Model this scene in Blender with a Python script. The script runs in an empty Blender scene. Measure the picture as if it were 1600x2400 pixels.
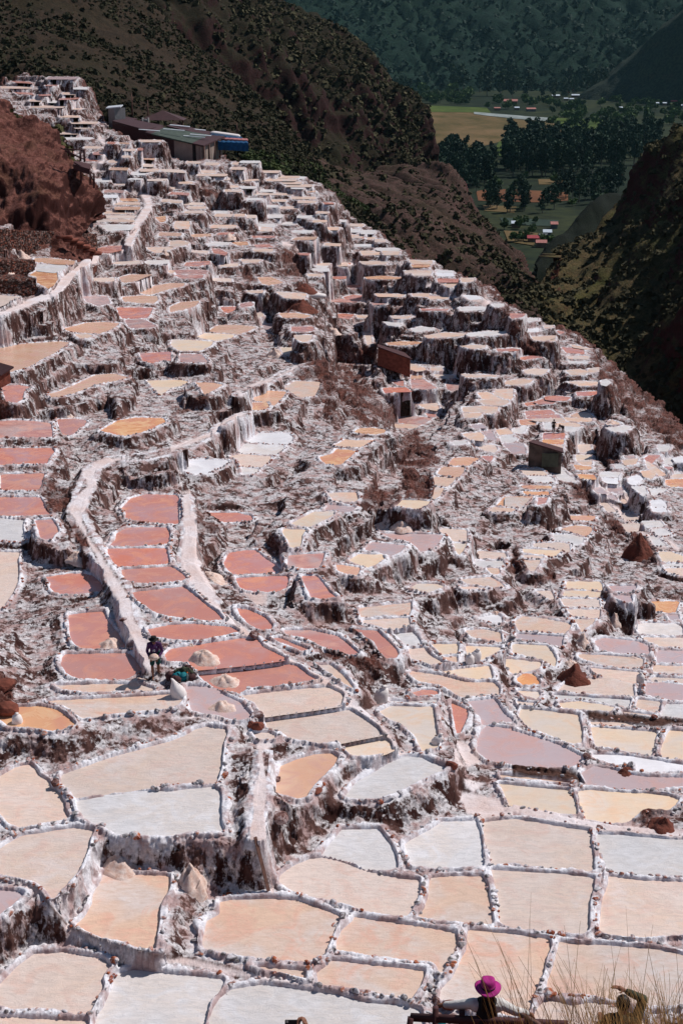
import bpy, bmesh, math, random
import numpy as np
from mathutils import Vector, Matrix, noise as mnoise
R = math.radians
SC = bpy.context.scene
COL = SC.collection
# ------------------------------------------------------------------ camera, sky, sun, exposure
PITCH = R(19.0); FPX = 3300.0; ZC = 100.0
cam_d = bpy.data.cameras.new('camera'); cam = bpy.data.objects.new('camera', cam_d); COL.objects.link(cam)
cam.location = (0, 0, ZC); cam.rotation_euler = (math.pi/2 - PITCH, 0, 0)
cam_d.sensor_fit = 'VERTICAL'; cam_d.sensor_height = 24.0; cam_d.lens = 24.0*FPX/2400.0
cam_d.clip_start = 0.5; cam_d.clip_end = 20000
SC.camera = cam
SUN_EL = R(51); SUN_AZ = R(30)          # azimuth: from the right (+x), turned towards the back (+y)
sd = Vector((math.cos(SUN_EL)*math.cos(SUN_AZ), math.cos(SUN_EL)*math.sin(SUN_AZ), math.sin(SUN_EL)))
W = bpy.data.worlds.new('World'); SC.world = W; W.use_nodes = True
nt = W.node_tree; nt.nodes.clear()
sky = nt.nodes.new('ShaderNodeTexSky'); sky.sky_type = 'NISHITA'; sky.sun_disc = False
sky.sun_elevation = SUN_EL; sky.sun_rotation = math.pi/2 - SUN_AZ; sky.altitude = 3000
bg = nt.nodes.new('ShaderNodeBackground'); bg.inputs['Strength'].default_value = 0.075
wo = nt.nodes.new('ShaderNodeOutputWorld')
nt.links.new(sky.outputs[0], bg.inputs['Color']); nt.links.new(bg.outputs[0], wo.inputs['Surface'])
ld = bpy.data.lights.new('sun', 'SUN'); ld.energy = 4.0; ld.angle = R(0.53); ld.color = (1.0, 0.955, 0.92)
lo = bpy.data.objects.new('sun', ld); COL.objects.link(lo)
lo.rotation_euler = sd.to_track_quat('Z', 'Y').to_euler(); lo.location = (60, 30, 200)
SC.view_settings.view_transform = 'Standard'; SC.view_settings.look = 'None'
SC.view_settings.exposure = 0.0; SC.view_settings.gamma = 1.0
SC.cycles.max_bounces = 5; SC.cycles.diffuse_bounces = 2; SC.cycles.glossy_bounces = 2
SC.cycles.transparent_max_bounces = 6
PAN_TXT='''
@ 0 2000
m -120,330 0,345 190,355 235,385 150,460 0,580 -120,600
c -100,-68 0,-38 60,-78 200,-158 680,-233 870,-208 850,-168 800,0 740,150 640,270 500,420 480,430 410,330 290,260 0,200 -100,190
p 950,185 1560,210 1560,330 1480,480 1450,700 1440,900 1300,890 1100,820 900,770 690,665 780,590 850,470 860,370 930,260
c 0,1210 170,1030 320,920 600,910 960,975 1030,1040 980,1080 940,1160 960,1230 900,1320 860,1400 820,1490 700,1500 480,1440 300,1440 130,1450 0,1400 -100,1380 -100,1260
w 1100,1100 1250,1070 1568,1105 2048,1160 2068,1185 2018,1290 1938,1360 1908,1480 1880,1620 1880,1700 830,1700 900,1500 960,1400 1040,1230 1060,1130
c -60,1500 150,1510 550,1530 820,1540 800,1700 -60,1700
@ 400 2000
w 560,1250 840,1205 1100,1240 1380,1280 1568,1310 1790,1370 2130,1400 2300,1450 2350,1700 350,1700 350,1540 400,1400 450,1330
p 450,450 560,430 940,415 1160,430 1300,480 1568,580 1540,640 1500,720 1450,850 1410,950 1330,980 1250,1010 1000,990 700,960 450,920 310,890 290,830 310,700 330,620 450,560
p 730,1040 900,1050 1240,1080 1250,1170 1050,1110 850,1075
@ 800 2000
p 120,585 500,640 1060,730 1060,850 1000,980 930,1100 900,1110 870,1040 820,1010 500,980 250,950 50,910 -60,900 -40,800 0,710 100,620
p -158,1050 -90,990 0,990 400,1040 770,1080 770,1110 730,1210 680,1290 640,1350 540,1340 440,1320 220,1270 0,1240 -100,1225 -210,1215 -230,1100
c 30,90 230,170 500,225 720,250 720,350 690,430 640,540 600,590 400,575 250,545 50,480 -68,450 -390,390 -528,310 -578,270 -568,210 -448,120 -288,50 -168,42 -88,60
p 820,225 1000,215 1300,210 1340,290 1370,480 1395,660 1100,650 900,630 690,590 760,500 800,400 800,300
p 1150,700 1568,740 1908,790 1918,870 1878,960 1858,1080 1798,1230 1748,1350 1718,1470 1568,1500 1250,1480 1080,1400 950,1380 900,1340 910,1250 1010,1150 1080,1020 1150,880
@ 1200 2000
c 0,165 200,175 500,190 760,230 740,330 710,450 700,600 710,700 650,750 500,740 200,730 0,700 -110,650 -120,560 -130,420 -180,250 -200,150
c 880,210 1200,250 1568,265 1700,270 1700,790 1568,750 1400,770 1260,785 1000,765 830,740 800,700 810,560 820,430 880,280
p 430,810 600,840 800,840 1100,865 1300,880 1568,940 1700,960 1700,1400 1300,1420 950,1370 700,1310 500,1300 310,1300 320,1180 370,1050 410,900
c 310,1340 450,1370 550,1400 740,1370 940,1400 1200,1500 1300,1700 100,1700 180,1500 250,1400
@ 1200 1600
c -268,1280 0,1255 200,1280 480,1330 720,1365 720,1470 740,1568 760,1730 700,1750 400,1725 180,1700 0,1660 -190,1700 -210,1600 -250,1500 -260,1380
w 780,1395 1000,1400 1300,1430 1480,1445 1700,1440 1700,1810 1568,1805 1230,1780 960,1770 880,1740 800,1650 800,1560 770,1450
y 590,1000 700,985 950,1010 1250,1020 1420,1040 1540,1080 1500,1120 1430,1180 1200,1170 1100,1270 1030,1300 900,1300 650,1260 620,1150
y -130,930 0,945 300,970 540,995 570,1080 600,1220 480,1215 300,1190 100,1150 -30,1120 -90,1000
p -120,850 0,858 300,890 550,920 540,935 0,890 -100,880
m 750,770 900,800 1100,850 1250,870 1568,875 1700,875 1700,960 1568,960 1400,975 1250,1000 950,990 850,965 700,955 670,900 630,830
k 730,660 1000,670 1280,710 1568,760 1700,780 1700,815 1568,815 1250,830 1140,820 1130,740 940,760 800,720 740,700
y 720,410 1000,430 1330,460 1300,560 1285,680 1100,650 900,610 760,590 740,500
c 710,360 1000,370 1230,410 1000,410 720,400
y 1440,440 1568,450 1700,460 1700,720 1568,710 1370,690 1360,620 1400,520
y 80,245 300,260 615,300 620,360 635,440 640,560 560,575 450,545 350,490 200,450 130,390 60,310
m 0,440 200,500 420,570 640,680 640,720 550,780 350,790 100,770 -30,760 -228,720 -318,640 -328,560 -288,440 -238,400 0,425
w 360,110 600,130 1090,160 1060,240 960,230 750,180 550,155 430,160
y 420,190 600,175 800,200 940,230 900,270 700,260 460,245
p 1150,155 1370,180 1350,270 1300,285 1130,230
p 1000,265 1300,300 1290,320 1020,285
w 1400,200 1568,200 1700,200 1700,340 1568,340 1360,320 1380,260
m 1225,10 1400,5 1568,30 1700,40 1700,150 1560,160 1500,180 1230,120
c 400,90 470,20 600,-30 900,-40 1100,20 1120,130 900,120
y 40,75 240,85 250,120 220,160 100,120
c 40,170 200,190 195,220 60,210
@ 800 1600
w 580,1480 830,1340 920,1280 1100,1275 1240,1265 1260,1350 1290,1450 1300,1568 1310,1700 1100,1705 820,1710 650,1690 620,1620 590,1540
w 0,1350 340,1345 400,1420 460,1500 500,1600 520,1710 440,1740 230,1725 100,1660 -60,1620 -190,1590 -140,1520 -60,1430
s 640,95 750,65 880,80 890,110 700,130
s 1000,180 1150,250 1160,310 1130,400 1090,470 1050,480 1040,350
m 1150,175 1400,150 1440,200 1500,290 1568,340 1568,370 1450,370 1280,410 1270,330 1210,230
y 340,270 450,215 650,225 840,220 860,330 870,440 890,560 880,600 800,620 740,640 680,500 560,390 460,350 380,300
w 420,165 600,180 880,160 880,180 840,210 450,190
c 80,255 230,350 340,430 370,480 200,510 0,550 -168,570 -468,520 -548,470 -688,420 -698,350 -468,320 0,265
c -818,460 -668,465 -598,490 -608,520 -768,530
y -88,580 0,570 400,525 450,560 470,620 400,650 270,680 100,680 20,610
o -558,770 -418,710 -238,660 -88,655 -18,690 -68,760 -168,870 -248,950 -288,1000 -318,1060 -398,1080 -508,1040 -608,1020 -598,930 -568,830
w 20,1050 130,920 350,790 450,730 580,680 740,690 850,740 970,780 920,820 740,890 620,960 480,1030 360,1070 200,1080 80,1070
c -928,120 -728,100 -368,60 -118,45 0,100 22,130 -8,210 -268,250 -568,290 -698,310 -768,240 -798,190 -888,150
@ 400 1600
m 140,30 350,40 430,70 520,130 640,180 700,250 740,300 730,330 650,350 550,350 450,310 300,290 200,270 150,120
@ 0 1600
c 565,850 850,750 1020,690 1568,540 1700,490 1800,430 1900,405 2080,430 2090,470 2050,560 2040,700 2030,800 2010,880 1970,940 1850,935 1568,945 1350,985 1000,1030 700,1075 650,1020 560,930
w 700,1090 1050,1030 1330,1000 1568,1000 1700,985 1950,960 2020,1000 2040,1100 2030,1290 2070,1370 1990,1385 1700,1390 1568,1420 1400,1420 1100,1410 960,1340 780,1270 720,1170
c 0,860 150,780 280,755 330,800 370,860 450,910 480,970 560,1010 590,1080 600,1170 640,1250 500,1290 180,1340 90,1310 0,1200 -100,1100 -100,950
O 0,310 150,230 370,220 530,250 620,310 700,390 600,430 480,455 330,430 100,420 50,390 0,345 -60,330
p 410,180 560,165 1000,145 1568,110 1700,130 1630,220 1568,240 1200,280 950,310 750,330 700,290 630,240 540,210
p 490,30 900,15 1280,20 1420,60 1400,85 1250,75 1000,90 800,100 570,70
@ 0 1200
w -100,60 0,60 230,80 205,130 215,200 240,255 180,265 0,255 -100,250
s 330,80 480,70 520,130 545,185 500,215 480,255 420,255 375,240 350,150
c -100,370 0,370 190,375 165,430 175,600 150,700 90,790 30,880 0,890 -100,890
s 420,600 640,570 780,570 860,590 920,640 945,680 940,730 800,750 560,760 500,740 460,690 470,660
s 630,945 960,915 990,990 1050,1070 1110,1150 1150,1220 1160,1260 900,1265 760,1260 680,1215 650,1130 640,1050
t 600,1310 1190,1300 1250,1360 1310,1450 1240,1500 1150,1550 740,1550 620,1490 560,1400 570,1340
s 1160,0 1160,60 1280,80 1540,110 1568,110 1640,115 1640,-150 1350,-160 1200,-120 1120,-30
s 1180,145 1540,145 1560,200 1550,290 1250,320 1000,320 1060,260 1070,200
s 990,340 1530,335 1545,400 1560,480 1250,500 1090,510 1020,430 990,380
s 1110,530 1568,505 1620,530 1710,600 1700,630 1568,645 1380,655 1180,660 1130,580
t 1220,740 1568,700 1690,690 1750,730 1900,860 2000,930 2060,995 1900,1005 1700,985 1568,965 1430,930 1300,840 1240,790
t 1350,1080 1568,1040 1750,1030 2130,1060 2210,1110 2000,1150 1830,1190 1620,1180 1400,1150
t 1568,1260 2200,1165 2370,1170 2420,1240 2620,1340 2600,1360 2300,1400 2000,1430 1790,1450 1730,1380 1650,1380 1540,1380 1510,1320
t 1820,1500 2050,1430 2640,1400 2740,1420 2850,1510 2940,1540 2600,1600 2300,1620 2200,1670 2000,1640 1900,1580
@ 400 1200
s 320,10 600,10 740,40 755,70 700,85 480,90 400,80
y 1100,110 1220,50 1320,0 1500,0 1500,30 1400,80 1280,140 1150,125
y 1040,160 1250,165 1210,210 1190,320 1100,330 1080,260 1030,190
s 490,470 540,380 660,360 780,355 870,430 950,480 1030,550 900,560 700,570 590,580 530,540
s 590,610 800,600 1080,590 1080,640 1070,700 960,740 760,735 640,700
s 1200,590 1340,590 1400,660 1460,740 1530,790 1290,800 1250,700
r 1080,400 1420,380 1400,440 1370,520 1200,520 1070,490
o 1520,490 1568,490 1740,515 1730,560 1710,590 1568,560 1530,540
t 600,880 720,900 870,970 940,1050 930,1080 840,1090 740,1050 640,960
t 930,1160 1000,1160 1150,1220 1290,1270 1200,1290 1100,1240 1000,1200
r 1030,1085 1300,1090 1530,1140 1620,1210 1740,1310 1650,1320 1568,1285 1400,1240 1240,1170 1060,1130
p 1340,1410 1470,1405 1568,1480 1640,1568 1700,1640 1568,1560 1400,1440
@ 800 1200
t 100,1080 330,1095 400,1160 460,1220 530,1300 500,1350 420,1355 340,1270 300,1200 180,1120
c 190,1000 400,985 620,975 630,1050 480,1075 400,1080 300,1040 200,1025
p 160,885 450,855 640,835 640,900 620,960 400,965 180,980
w 470,1120 660,1105 700,1150 740,1230 600,1240 540,1180
c 610,1260 760,1250 830,1330 970,1400 830,1410 760,1380 640,1350 620,1300
y 820,1215 1060,1215 1080,1240 1060,1310 920,1320 870,1260
p 930,1335 1060,1330 1060,1390 1000,1390
y 1140,1230 1470,1245 1450,1280 1330,1340 1280,1370 1150,1330
p 1130,1090 1300,1080 1460,1110 1470,1200 1280,1170 1190,1150
y 890,1470 1350,1415 1380,1480 1385,1540 1250,1550 1000,1500
p 620,1490 640,1465 900,1500 1150,1568 1400,1568 1450,1620 1450,1680 1300,1690 1100,1710 1050,1680 920,1600 700,1560
k 1230,980 1420,940 1470,970 1480,1020 1350,1010
p 1100,620 1370,600 1450,650 1500,690 1300,690 1130,650
c 1080,690 1200,690 1350,700 1130,720
y 610,710 700,660 880,665 950,690 800,740 740,730
y 60,450 160,390 370,395 400,430 330,480 240,515 180,490
m 210,350 280,280 460,300 590,310 540,370 440,415 330,380
m 330,200 700,205 930,215 890,280 820,340 730,375 690,320 630,280 560,260 480,250
c 880,185 930,155 1150,170 1150,275 1030,275 980,210
y 1030,290 1150,295 1110,360 1080,400 1050,350
w 1220,455 1480,450 1490,480 1450,510 1300,510 1230,490
p 1330,520 1440,520 1450,560 1430,580 1370,560
c 1250,360 1500,380 1520,420 1400,435 1250,420
@ 1200 1200
o 520,35 760,40 740,75 520,75
o 430,165 560,130 720,140 730,170 680,225 560,190
w 370,210 560,215 650,240 640,280 580,320 540,290 400,270
c 200,290 450,285 520,300 520,370 480,375 380,340 200,330
y 95,340 450,355 400,400 340,415 280,390 110,380
c 100,395 290,410 270,430 110,420
p 105,445 260,445 230,490 200,545 160,545
y 500,640 800,645 820,680 820,730 640,720 490,705
y 480,725 700,730 830,745 820,790 640,785 460,775
c 440,800 790,805 800,880 650,880 480,870
c 500,895 800,900 800,980 700,980 550,960
p 520,990 760,990 740,1030 670,1070 640,1110 600,1030
p 20,1010 100,960 280,980 540,1030 520,1080 470,1130 300,1110 60,1095
m 40,1120 470,1145 460,1200 450,1250 350,1220 180,1180 30,1160
y 0,1215 310,1230 370,1290 400,1360 390,1420 310,1380 220,1345 100,1320 0,1300
y -80,1350 0,1355 270,1385 240,1450 100,1480 0,1490 -60,1430
O 40,1530 100,1490 180,1490 230,1530 260,1590 100,1600 50,1570
c 200,730 350,730 380,780 390,830 320,790
m 880,680 1140,680 1120,730 1050,740 920,730
m 900,770 1090,770 1100,830 1040,830
O 1250,825 1530,825 1500,920 1400,925 1310,910 1300,850
m 1420,945 1520,950 1530,990 1450,990
w 1110,1040 1250,1020 1500,1030 1560,1060 1568,1140 1400,1140 1170,1120
c 1170,1155 1568,1160 1700,1160 1700,1240 1400,1240 1250,1200
m 750,1190 830,1160 1150,1190 1250,1230 1260,1310 1000,1300 800,1280
p 600,1310 900,1320 1200,1350 1190,1430 1050,1440 800,1400 620,1350
c 710,1430 1190,1475 1170,1530 1100,1620 700,1568 900,1560 770,1490
m 1330,1270 1568,1280 1700,1285 1700,1400 1568,1395 1320,1385
p 1300,1410 1568,1420 1700,1425 1700,1490 1568,1490 1280,1480
c 1290,1520 1568,1535 1700,1540 1700,1570 1560,1590 1240,1570
y 1340,370 1450,370 1568,410 1700,420 1700,470 1380,460
w 1380,480 1568,480 1568,510 1400,505
c 1400,520 1568,520 1700,520 1700,590 1568,590 1430,550
c 1000,110 1170,110 1240,190 1050,180
w 1190,85 1350,85 1390,135 1240,145
w 1270,160 1390,155 1460,210 1340,220
c 990,30 1120,25 1160,70 1050,75
w 1250,215 1330,240 1410,310 1310,310
@ 0 850
o -60,-130 0,-130 240,-170 560,-190 640,-180 500,-90 380,-30 240,50 100,80 0,90 -60,80
s 25,215 180,212 285,225 220,260 205,330 150,365 65,360 45,290
o 460,290 560,265 700,205 880,120 1050,108 1180,130 1080,160 940,180 800,230 680,280 560,310 470,315
y 1350,170 1568,165 1640,165 1730,175 1640,220 1568,230 1480,300 1430,245 1390,200
o 1800,185 1950,190 2050,205 2000,230 1900,280 1880,285 1850,230
r -60,545 120,535 300,540 470,560 475,640 480,685 250,680 90,680 0,690 -60,690
s 530,525 700,520 795,535 780,570 720,600 690,640 640,670 580,660 555,600
O 920,630 1080,540 1250,510 1500,515 1520,545 1400,600 1290,640 1160,670 1050,655
s -60,790 480,790 500,820 460,870 430,925 200,930 0,935 -60,935
s 10,1030 410,1020 390,1080 370,1165 200,1175 20,1170
s -60,1240 370,1240 400,1290 430,1372 480,1400 250,1410 0,1400 -60,1400
@ 400 850
o 770,320 880,260 1060,270 1010,330 950,390 880,360 770,345
O 710,370 880,370 900,400 870,430 740,435
w 1030,240 1140,175 1370,180 1360,220 1320,300 1180,320 1130,280
k 690,730 810,650 1080,655 1120,690 1100,730 1060,755 900,750
w 610,820 680,750 1040,765 1030,790 950,850 800,845 660,840
c 530,870 640,845 930,865 880,920 820,965 650,955 620,885
w 650,970 800,980 800,1000 740,1030 660,1030
k 90,940 240,890 550,905 500,930 430,970 330,1020 180,1020 130,990
O 1370,870 1490,840 1520,800 1620,805 1700,815 1640,870 1568,935 1430,930 1390,900
p 1490,770 1568,735 1600,710 1700,720 1880,700 1800,740 1740,775 1568,765
O 1680,640 1730,610 1850,605 1970,620 1960,640 1880,655
m 1450,1310 1568,1320 1700,1330 1660,1371 1400,1371
p 1440,1200 1568,1195 1700,1195 1720,1250 1700,1280 1568,1275 1500,1270
@ 800 850
r 640,160 740,155 800,190 870,235 760,240 650,230
s 470,170 560,165 570,210 520,200
o 640,120 740,115 730,140 640,145
w 620,0 760,50 770,70 690,75 620,50
p 820,45 920,45 920,70 830,70
s 380,240 440,235 590,235 640,265 500,265 400,275
m 960,200 1070,205 1110,250 1020,260 980,240
p 1250,280 1340,275 1480,335 1310,335
p 1240,345 1520,345 1530,365 1480,390 1310,380
p 1110,415 1300,405 1430,410 1420,445 1380,465 1120,445
p 1120,465 1290,465 1250,500 1140,500
m 1190,575 1290,570 1320,600 1210,595
p 1110,655 1270,645 1300,680 1290,715 1180,700
m 1280,630 1370,625 1400,680 1410,710 1320,710
w 1000,730 1130,720 1150,745 1040,750
c 1220,765 1400,760 1430,800 1400,820 1320,805
w 710,385 870,370 890,420 870,435 780,420
s 770,465 880,465 850,495 800,490
r 520,500 660,495 830,510 760,555 700,570 530,550
p 470,570 620,570 710,580 660,605 470,600
o 990,925 1030,880 1140,875 1260,880 1170,940 1120,955 1000,940
o 880,1020 930,960 1130,965 1110,1010 1060,1055 960,1045
p 850,1050 1050,1065 1000,1110 960,1145 860,1135
p 860,1150 940,1155 910,1210 850,1260 840,1240
s 1290,860 1390,860 1370,905 1310,880
y 500,1320 560,1265 820,1275 780,1310 700,1345 600,1335
O 1430,1310 1490,1240 1570,1235 1760,1235 1740,1260 1600,1340 1500,1325
s 1800,1245 1890,1250 1860,1290 1810,1295
p 1350,1371 1390,1330 1600,1345 1560,1371
m 400,20 -60,20 -60,10
p 1420,620 1530,610 1568,650 1450,660
w 1460,680 1568,670 1568,725 1470,725
m 1480,745 1660,745 1680,800 1690,835 1568,830 1500,760
p 850,110 1030,120 1020,135 880,130
p 1090,108 1440,110 1400,125 1150,130
c 1420,250 1568,245 1568,320 1540,340 1400,290
@ 1200 850
c 110,75 200,60 320,65 300,90 250,105 130,95
p 490,75 600,65 710,80 660,105 540,105
p 700,60 790,45 790,80 720,85
w 820,175 860,155 900,180 860,210 820,200
p 500,185 640,175 780,180 770,205 620,205
p -60,175 60,155 180,160 150,185 80,205 -60,195
s 590,275 770,270 810,285 700,295 600,300
s 300,315 410,310 530,320 500,340 390,345 310,335
s 200,360 300,335 400,355 360,375 240,375
s 115,375 190,365 240,375 130,395
s 120,450 350,440 390,470 130,485
s 130,495 420,480 440,510 140,515
p 150,525 450,515 490,545 380,545 210,530
O 65,530 200,520 210,565 80,570
w 290,560 350,560 360,610 300,610
p 370,560 560,555 620,575 610,590 390,590
w 480,590 610,595 560,630 490,630
s 290,650 480,650 470,700 280,700
O 280,710 470,710 460,755 280,745
p 300,755 460,765 450,805 350,785
p 470,505 730,515 720,535 580,540 500,525
y 530,490 600,465 700,470 740,500 600,505
c 600,755 710,755 720,820 620,820
y 590,850 720,855 725,890 590,895
p 580,905 725,900 720,945 640,935
O 565,940 720,960 720,975 590,980
O 600,1025 750,1035 760,1070 620,1060
w 360,1000 340,975 450,975 500,1030 590,1090 480,1095
c 60,980 240,975 350,1035 130,1035
w 120,1050 350,1050 390,1100 220,1095
O 80,1130 350,1135 360,1160 90,1155
O 90,1185 330,1190 340,1215 130,1210
s 240,1245 320,1245 300,1290 230,1310
w 850,605 960,595 1040,580 1090,590 1030,635 930,625
w 860,560 910,530 1000,555 880,565
w 930,940 1060,935 1030,960 950,970
p 1010,900 1100,890 1150,885 1130,925 1040,940
m 1020,860 1110,855 1120,885 1050,885
w 820,1010 990,1010 960,1050 800,1045
k 820,1065 970,1065 960,1110 850,1100
k 1060,1060 1160,1040 1210,1060 1130,1120 1080,1110
m 870,1150 1000,1145 1010,1180 890,1185
m 920,1195 1010,1195 1000,1215
m 720,1145 800,1150 870,1200 780,1200
m 780,1225 930,1220 980,1270 900,1240 800,1240
c 800,1290 860,1285 950,1371 880,1371
s 1210,885 1260,855 1360,850 1300,890 1280,925
p 1180,1000 1290,990 1310,1030 1270,1070 1210,1040
p 1220,900 1300,950 1400,1030 1350,1040 1240,960
w 1390,890 1460,875 1470,920 1400,935
k 1470,880 1568,870 1700,880 1700,910 1500,910
w 1330,765 1450,765 1420,810 1350,810
s 1380,960 1470,955 1430,980
p 1430,1040 1568,1030 1700,1040 1700,1055 1480,1055
O 1350,1095 1480,1075 1568,1075 1700,1080 1700,1105 1400,1105
O 1390,1120 1568,1115 1700,1120 1700,1145 1450,1135
w 1090,1140 1210,1140 1230,1200 1200,1220 1170,1190
w 1250,1165 1420,1155 1380,1190 1280,1220
k 1270,1270 1370,1265 1400,1290 1420,1330 1280,1330
p 980,1255 1020,1250 1080,1320 1040,1310
w 1480,1020 1530,1010 1568,1030 1500,1030
p -60,1240 180,1240 120,1290 70,1335 -60,1330
m 0,750 90,750 100,830 0,825
w -60,640 0,650 0,620 130,580 110,620 80,650
w -60,670 40,700 20,720 -60,740
@ 1200 850
k 1400,1340 1290,1340 1290,1371 1420,1371
@ 0 550
o 320,220 450,222 600,235 690,245 670,270 550,268 330,250
w 340,275 480,280 600,285 620,300 560,330 500,345 340,330
O 280,370 340,340 520,350 525,400 490,460 440,490 400,470 350,440 345,390
c -60,560 0,560 200,565 100,600 40,640 0,655 -60,660
s 900,130 1000,108 1145,105 1120,140 1000,165 900,160
o 1100,395 1200,370 1400,360 1330,385 1250,420 1140,440 1120,420
o 1250,540 1420,475 1568,450 1700,450 1680,470 1568,490 1430,535 1380,550
y 1130,575 1300,565 1440,570 1450,600 1400,630 1250,620 1140,610
s 1080,670 1400,675 1380,720 1350,765 1130,765 1100,740
m 1150,785 1330,785 1430,840 1350,855 1200,860
m 740,570 860,565 980,570 1010,630 900,650 820,620
y 590,865 800,815 950,808 1100,815 1040,860 910,910 750,900 630,880
c 690,915 800,915 850,930 800,950 740,950
w 1350,120 1568,118 1600,120 1480,160 1420,160
s 1290,1100 1400,1090 1568,1080 1568,1160 1500,1150 1400,1176 1320,1160
p 1570,330 1520,330 1568,355 1600,340
@ 400 550
w 0,60 80,55 170,70 140,90 60,105 0,105
r 0,330 180,325 340,330 320,360 100,365 0,355
r 30,375 300,370 290,395 100,398
y 0,665 100,625 260,610 230,650 100,690 0,710
o 340,890 430,840 600,835 780,845 720,880 600,915 450,900
y 220,950 320,910 590,920 560,940 430,970 350,960
y 20,970 200,975 390,985 360,1020 270,1060 80,1060 10,1010
m 90,1100 280,1105 350,1176 90,1170
s 380,130 450,135 520,170 500,185 400,165
O 550,75 700,68 710,90 620,95
w 340,80 440,72 540,75 540,92 350,98
s 770,95 900,92 940,115 780,115
p 760,130 940,135 930,155 770,148
p 640,228 830,230 800,248 680,255
o 800,395 920,395 1040,435 900,460 850,450
p 700,515 850,515 840,530 720,530
s 460,665 620,662 560,710 500,715
m 640,640 740,620 750,650 650,665
p 780,730 840,720 850,745 800,765
m 840,825 950,822 920,860 870,870
o 1000,722 1150,725 1290,740 1230,760 1030,755
s 1110,850 1300,848 1320,875 1250,888 1120,885
p 1140,925 1300,925 1280,965 1220,985 1150,950
y 1010,1040 1140,1040 1110,1080 1050,1100
s 1520,735 1568,732 1680,735 1640,770 1550,765
c 960,530 1240,545 1230,590 1050,575
r 1420,600 1568,595 1760,605 1700,615 1430,615
s 1170,170 1280,170 1260,185 1180,180
p 1330,265 1460,262 1450,280 1340,280
p 1530,262 1620,260 1620,285 1540,285
w 1330,285 1440,288 1430,300 1340,300
w 1280,312 1440,310 1440,335 1300,332
p 1260,362 1400,362 1390,380 1270,378
s 750,12 960,12 950,25 760,25
@ 800 550
s 150,10 200,5 200,35 100,30
p 175,150 350,152 350,180 200,185
p 370,150 530,152 520,180 400,185
w 310,125 500,125 530,145 330,143
w 160,250 420,248 400,270 200,268
s 0,262 85,262 60,282 0,285
O 220,390 380,383 570,388 520,403 240,403
s 20,465 190,460 170,480 30,485
s 20,575 100,560 190,562 180,595 70,605
w 620,232 830,240 830,268 660,265
O 640,275 810,278 800,295 660,295
w 570,335 830,330 820,350 600,350
c 650,352 820,352 810,372 670,370
w 870,330 1010,335 1040,350 880,345
k 870,355 1020,358 1020,380 890,378
s 880,405 1080,410 1090,435 890,435
p 910,448 1060,452 1010,480 980,480
w 1095,400 1210,400 1210,425 1110,435
k 1110,560 1240,565 1290,590 1180,595
w 300,545 590,543 540,565 340,565
p 650,545 800,543 790,565 660,562
w 790,568 980,568 970,585 820,590
s 730,680 990,675 960,690 740,690
k 1085,670 1320,665 1330,685 1100,700
p 450,750 650,742 610,765 480,765
p 140,742 250,742 240,758 150,758
w 390,805 540,810 530,835 430,828
w 630,880 720,852 860,850 820,870 700,890
p 750,935 950,905 1160,903 1100,925 930,940 800,945
k 1160,910 1350,893 1520,893 1490,910 1300,925 1180,930
O 410,1000 560,985 770,980 720,997 600,1008 440,1010
p 1080,1030 1200,1020 1320,1022 1310,1038 1200,1042
s 1420,1052 1568,1050 1640,1050 1600,1062 1440,1068
k 1370,640 1490,635 1490,655 1410,660
c 215,900 265,900 270,1000 240,1010
r 270,625 420,620 400,635 290,640
@ 1200 550
s -20,725 120,728 80,755 -10,765
w 140,770 230,770 230,790 150,795
k 110,870 240,862 240,890 130,893
w 180,940 390,930 390,945 300,970 200,965
w 340,955 390,955 380,975 350,975
p 540,1010 730,1040 680,1050 560,1030
s 450,1035 640,1050 660,1095 500,1080
p 500,1115 700,1120 690,1140 520,1135
w 520,1165 690,1168 680,1176 530,1176
s 0,1140 180,1118 290,1120 150,1140 0,1160
w 290,835 370,835 370,850 300,855
s 400,885 470,895 440,915
w 0,1045 60,1045 40,1060 0,1062
@ 0 150
k 930,1480 1090,1478 1240,1478 1200,1520 1000,1530
O 1050,1240 1250,1240 1270,1260 1050,1255
c 1050,1270 1280,1275 1290,1290 1060,1290
o 1060,1315 1290,1315 1280,1335 1060,1335
p 960,1352 1240,1352 1230,1375 970,1375
c 900,1395 1240,1395 1230,1415 900,1415
p 900,1430 1230,1432 1230,1448 910,1445
O 1430,1410 1520,1400 1520,1440 1480,1450
r 640,805 680,805 680,830 640,825
q p 280,600 385,398
q p 0,300 208,214
q m 440,720 120,138
q w 280,380 328,334
q w 450,520 340,347
q w 680,800 216,224
q w 580,700 265,271
q p 660,900 532,541
q w 420,740 628,640
q w 480,850 676,685
q w 780,930 760,770
q s 860,950 812,830
q s 780,900 875,888
q s 990,1060 718,728
q p 1140,1240 782,795
q s 1270,1310 775,790
q p 1130,1200 842,856
q c 1320,1410 915,942
q c 1290,1460 965,985
q k 1220,1340 996,1018
q k 920,1080 1205,1225
q w 1000,1110 890,900
q w 1290,1480 700,712
q m 960,1140 1160,1178
q p 1490,1568 1245,1262
q w 880,1010 1060,1080
@ 400 250
q w 320,440 517,535
q w 150,270 505,518
q w 380,540 658,670
q w 430,620 728,742
q w 600,780 735,748
q w 500,650 765,778
q w 790,950 765,776
q c 950,1180 640,652
q w 1080,1230 645,656
q w 880,1160 665,680
q w 1030,1200 690,708
q c 1060,1300 718,734
q k 1110,1220 738,752
q p 680,900 795,808
q w 900,1120 795,808
q w 1110,1330 830,845
q w 700,840 842,856
q w 910,1060 855,866
q w 1170,1330 868,880
q w 870,980 908,918
q w 1010,1180 920,935
q w 1170,1310 1005,1018
q p 1340,1440 965,978
q w 1310,1430 1045,1058
q w 900,1020 995,1018
q w 1000,1150 1065,1080
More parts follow.
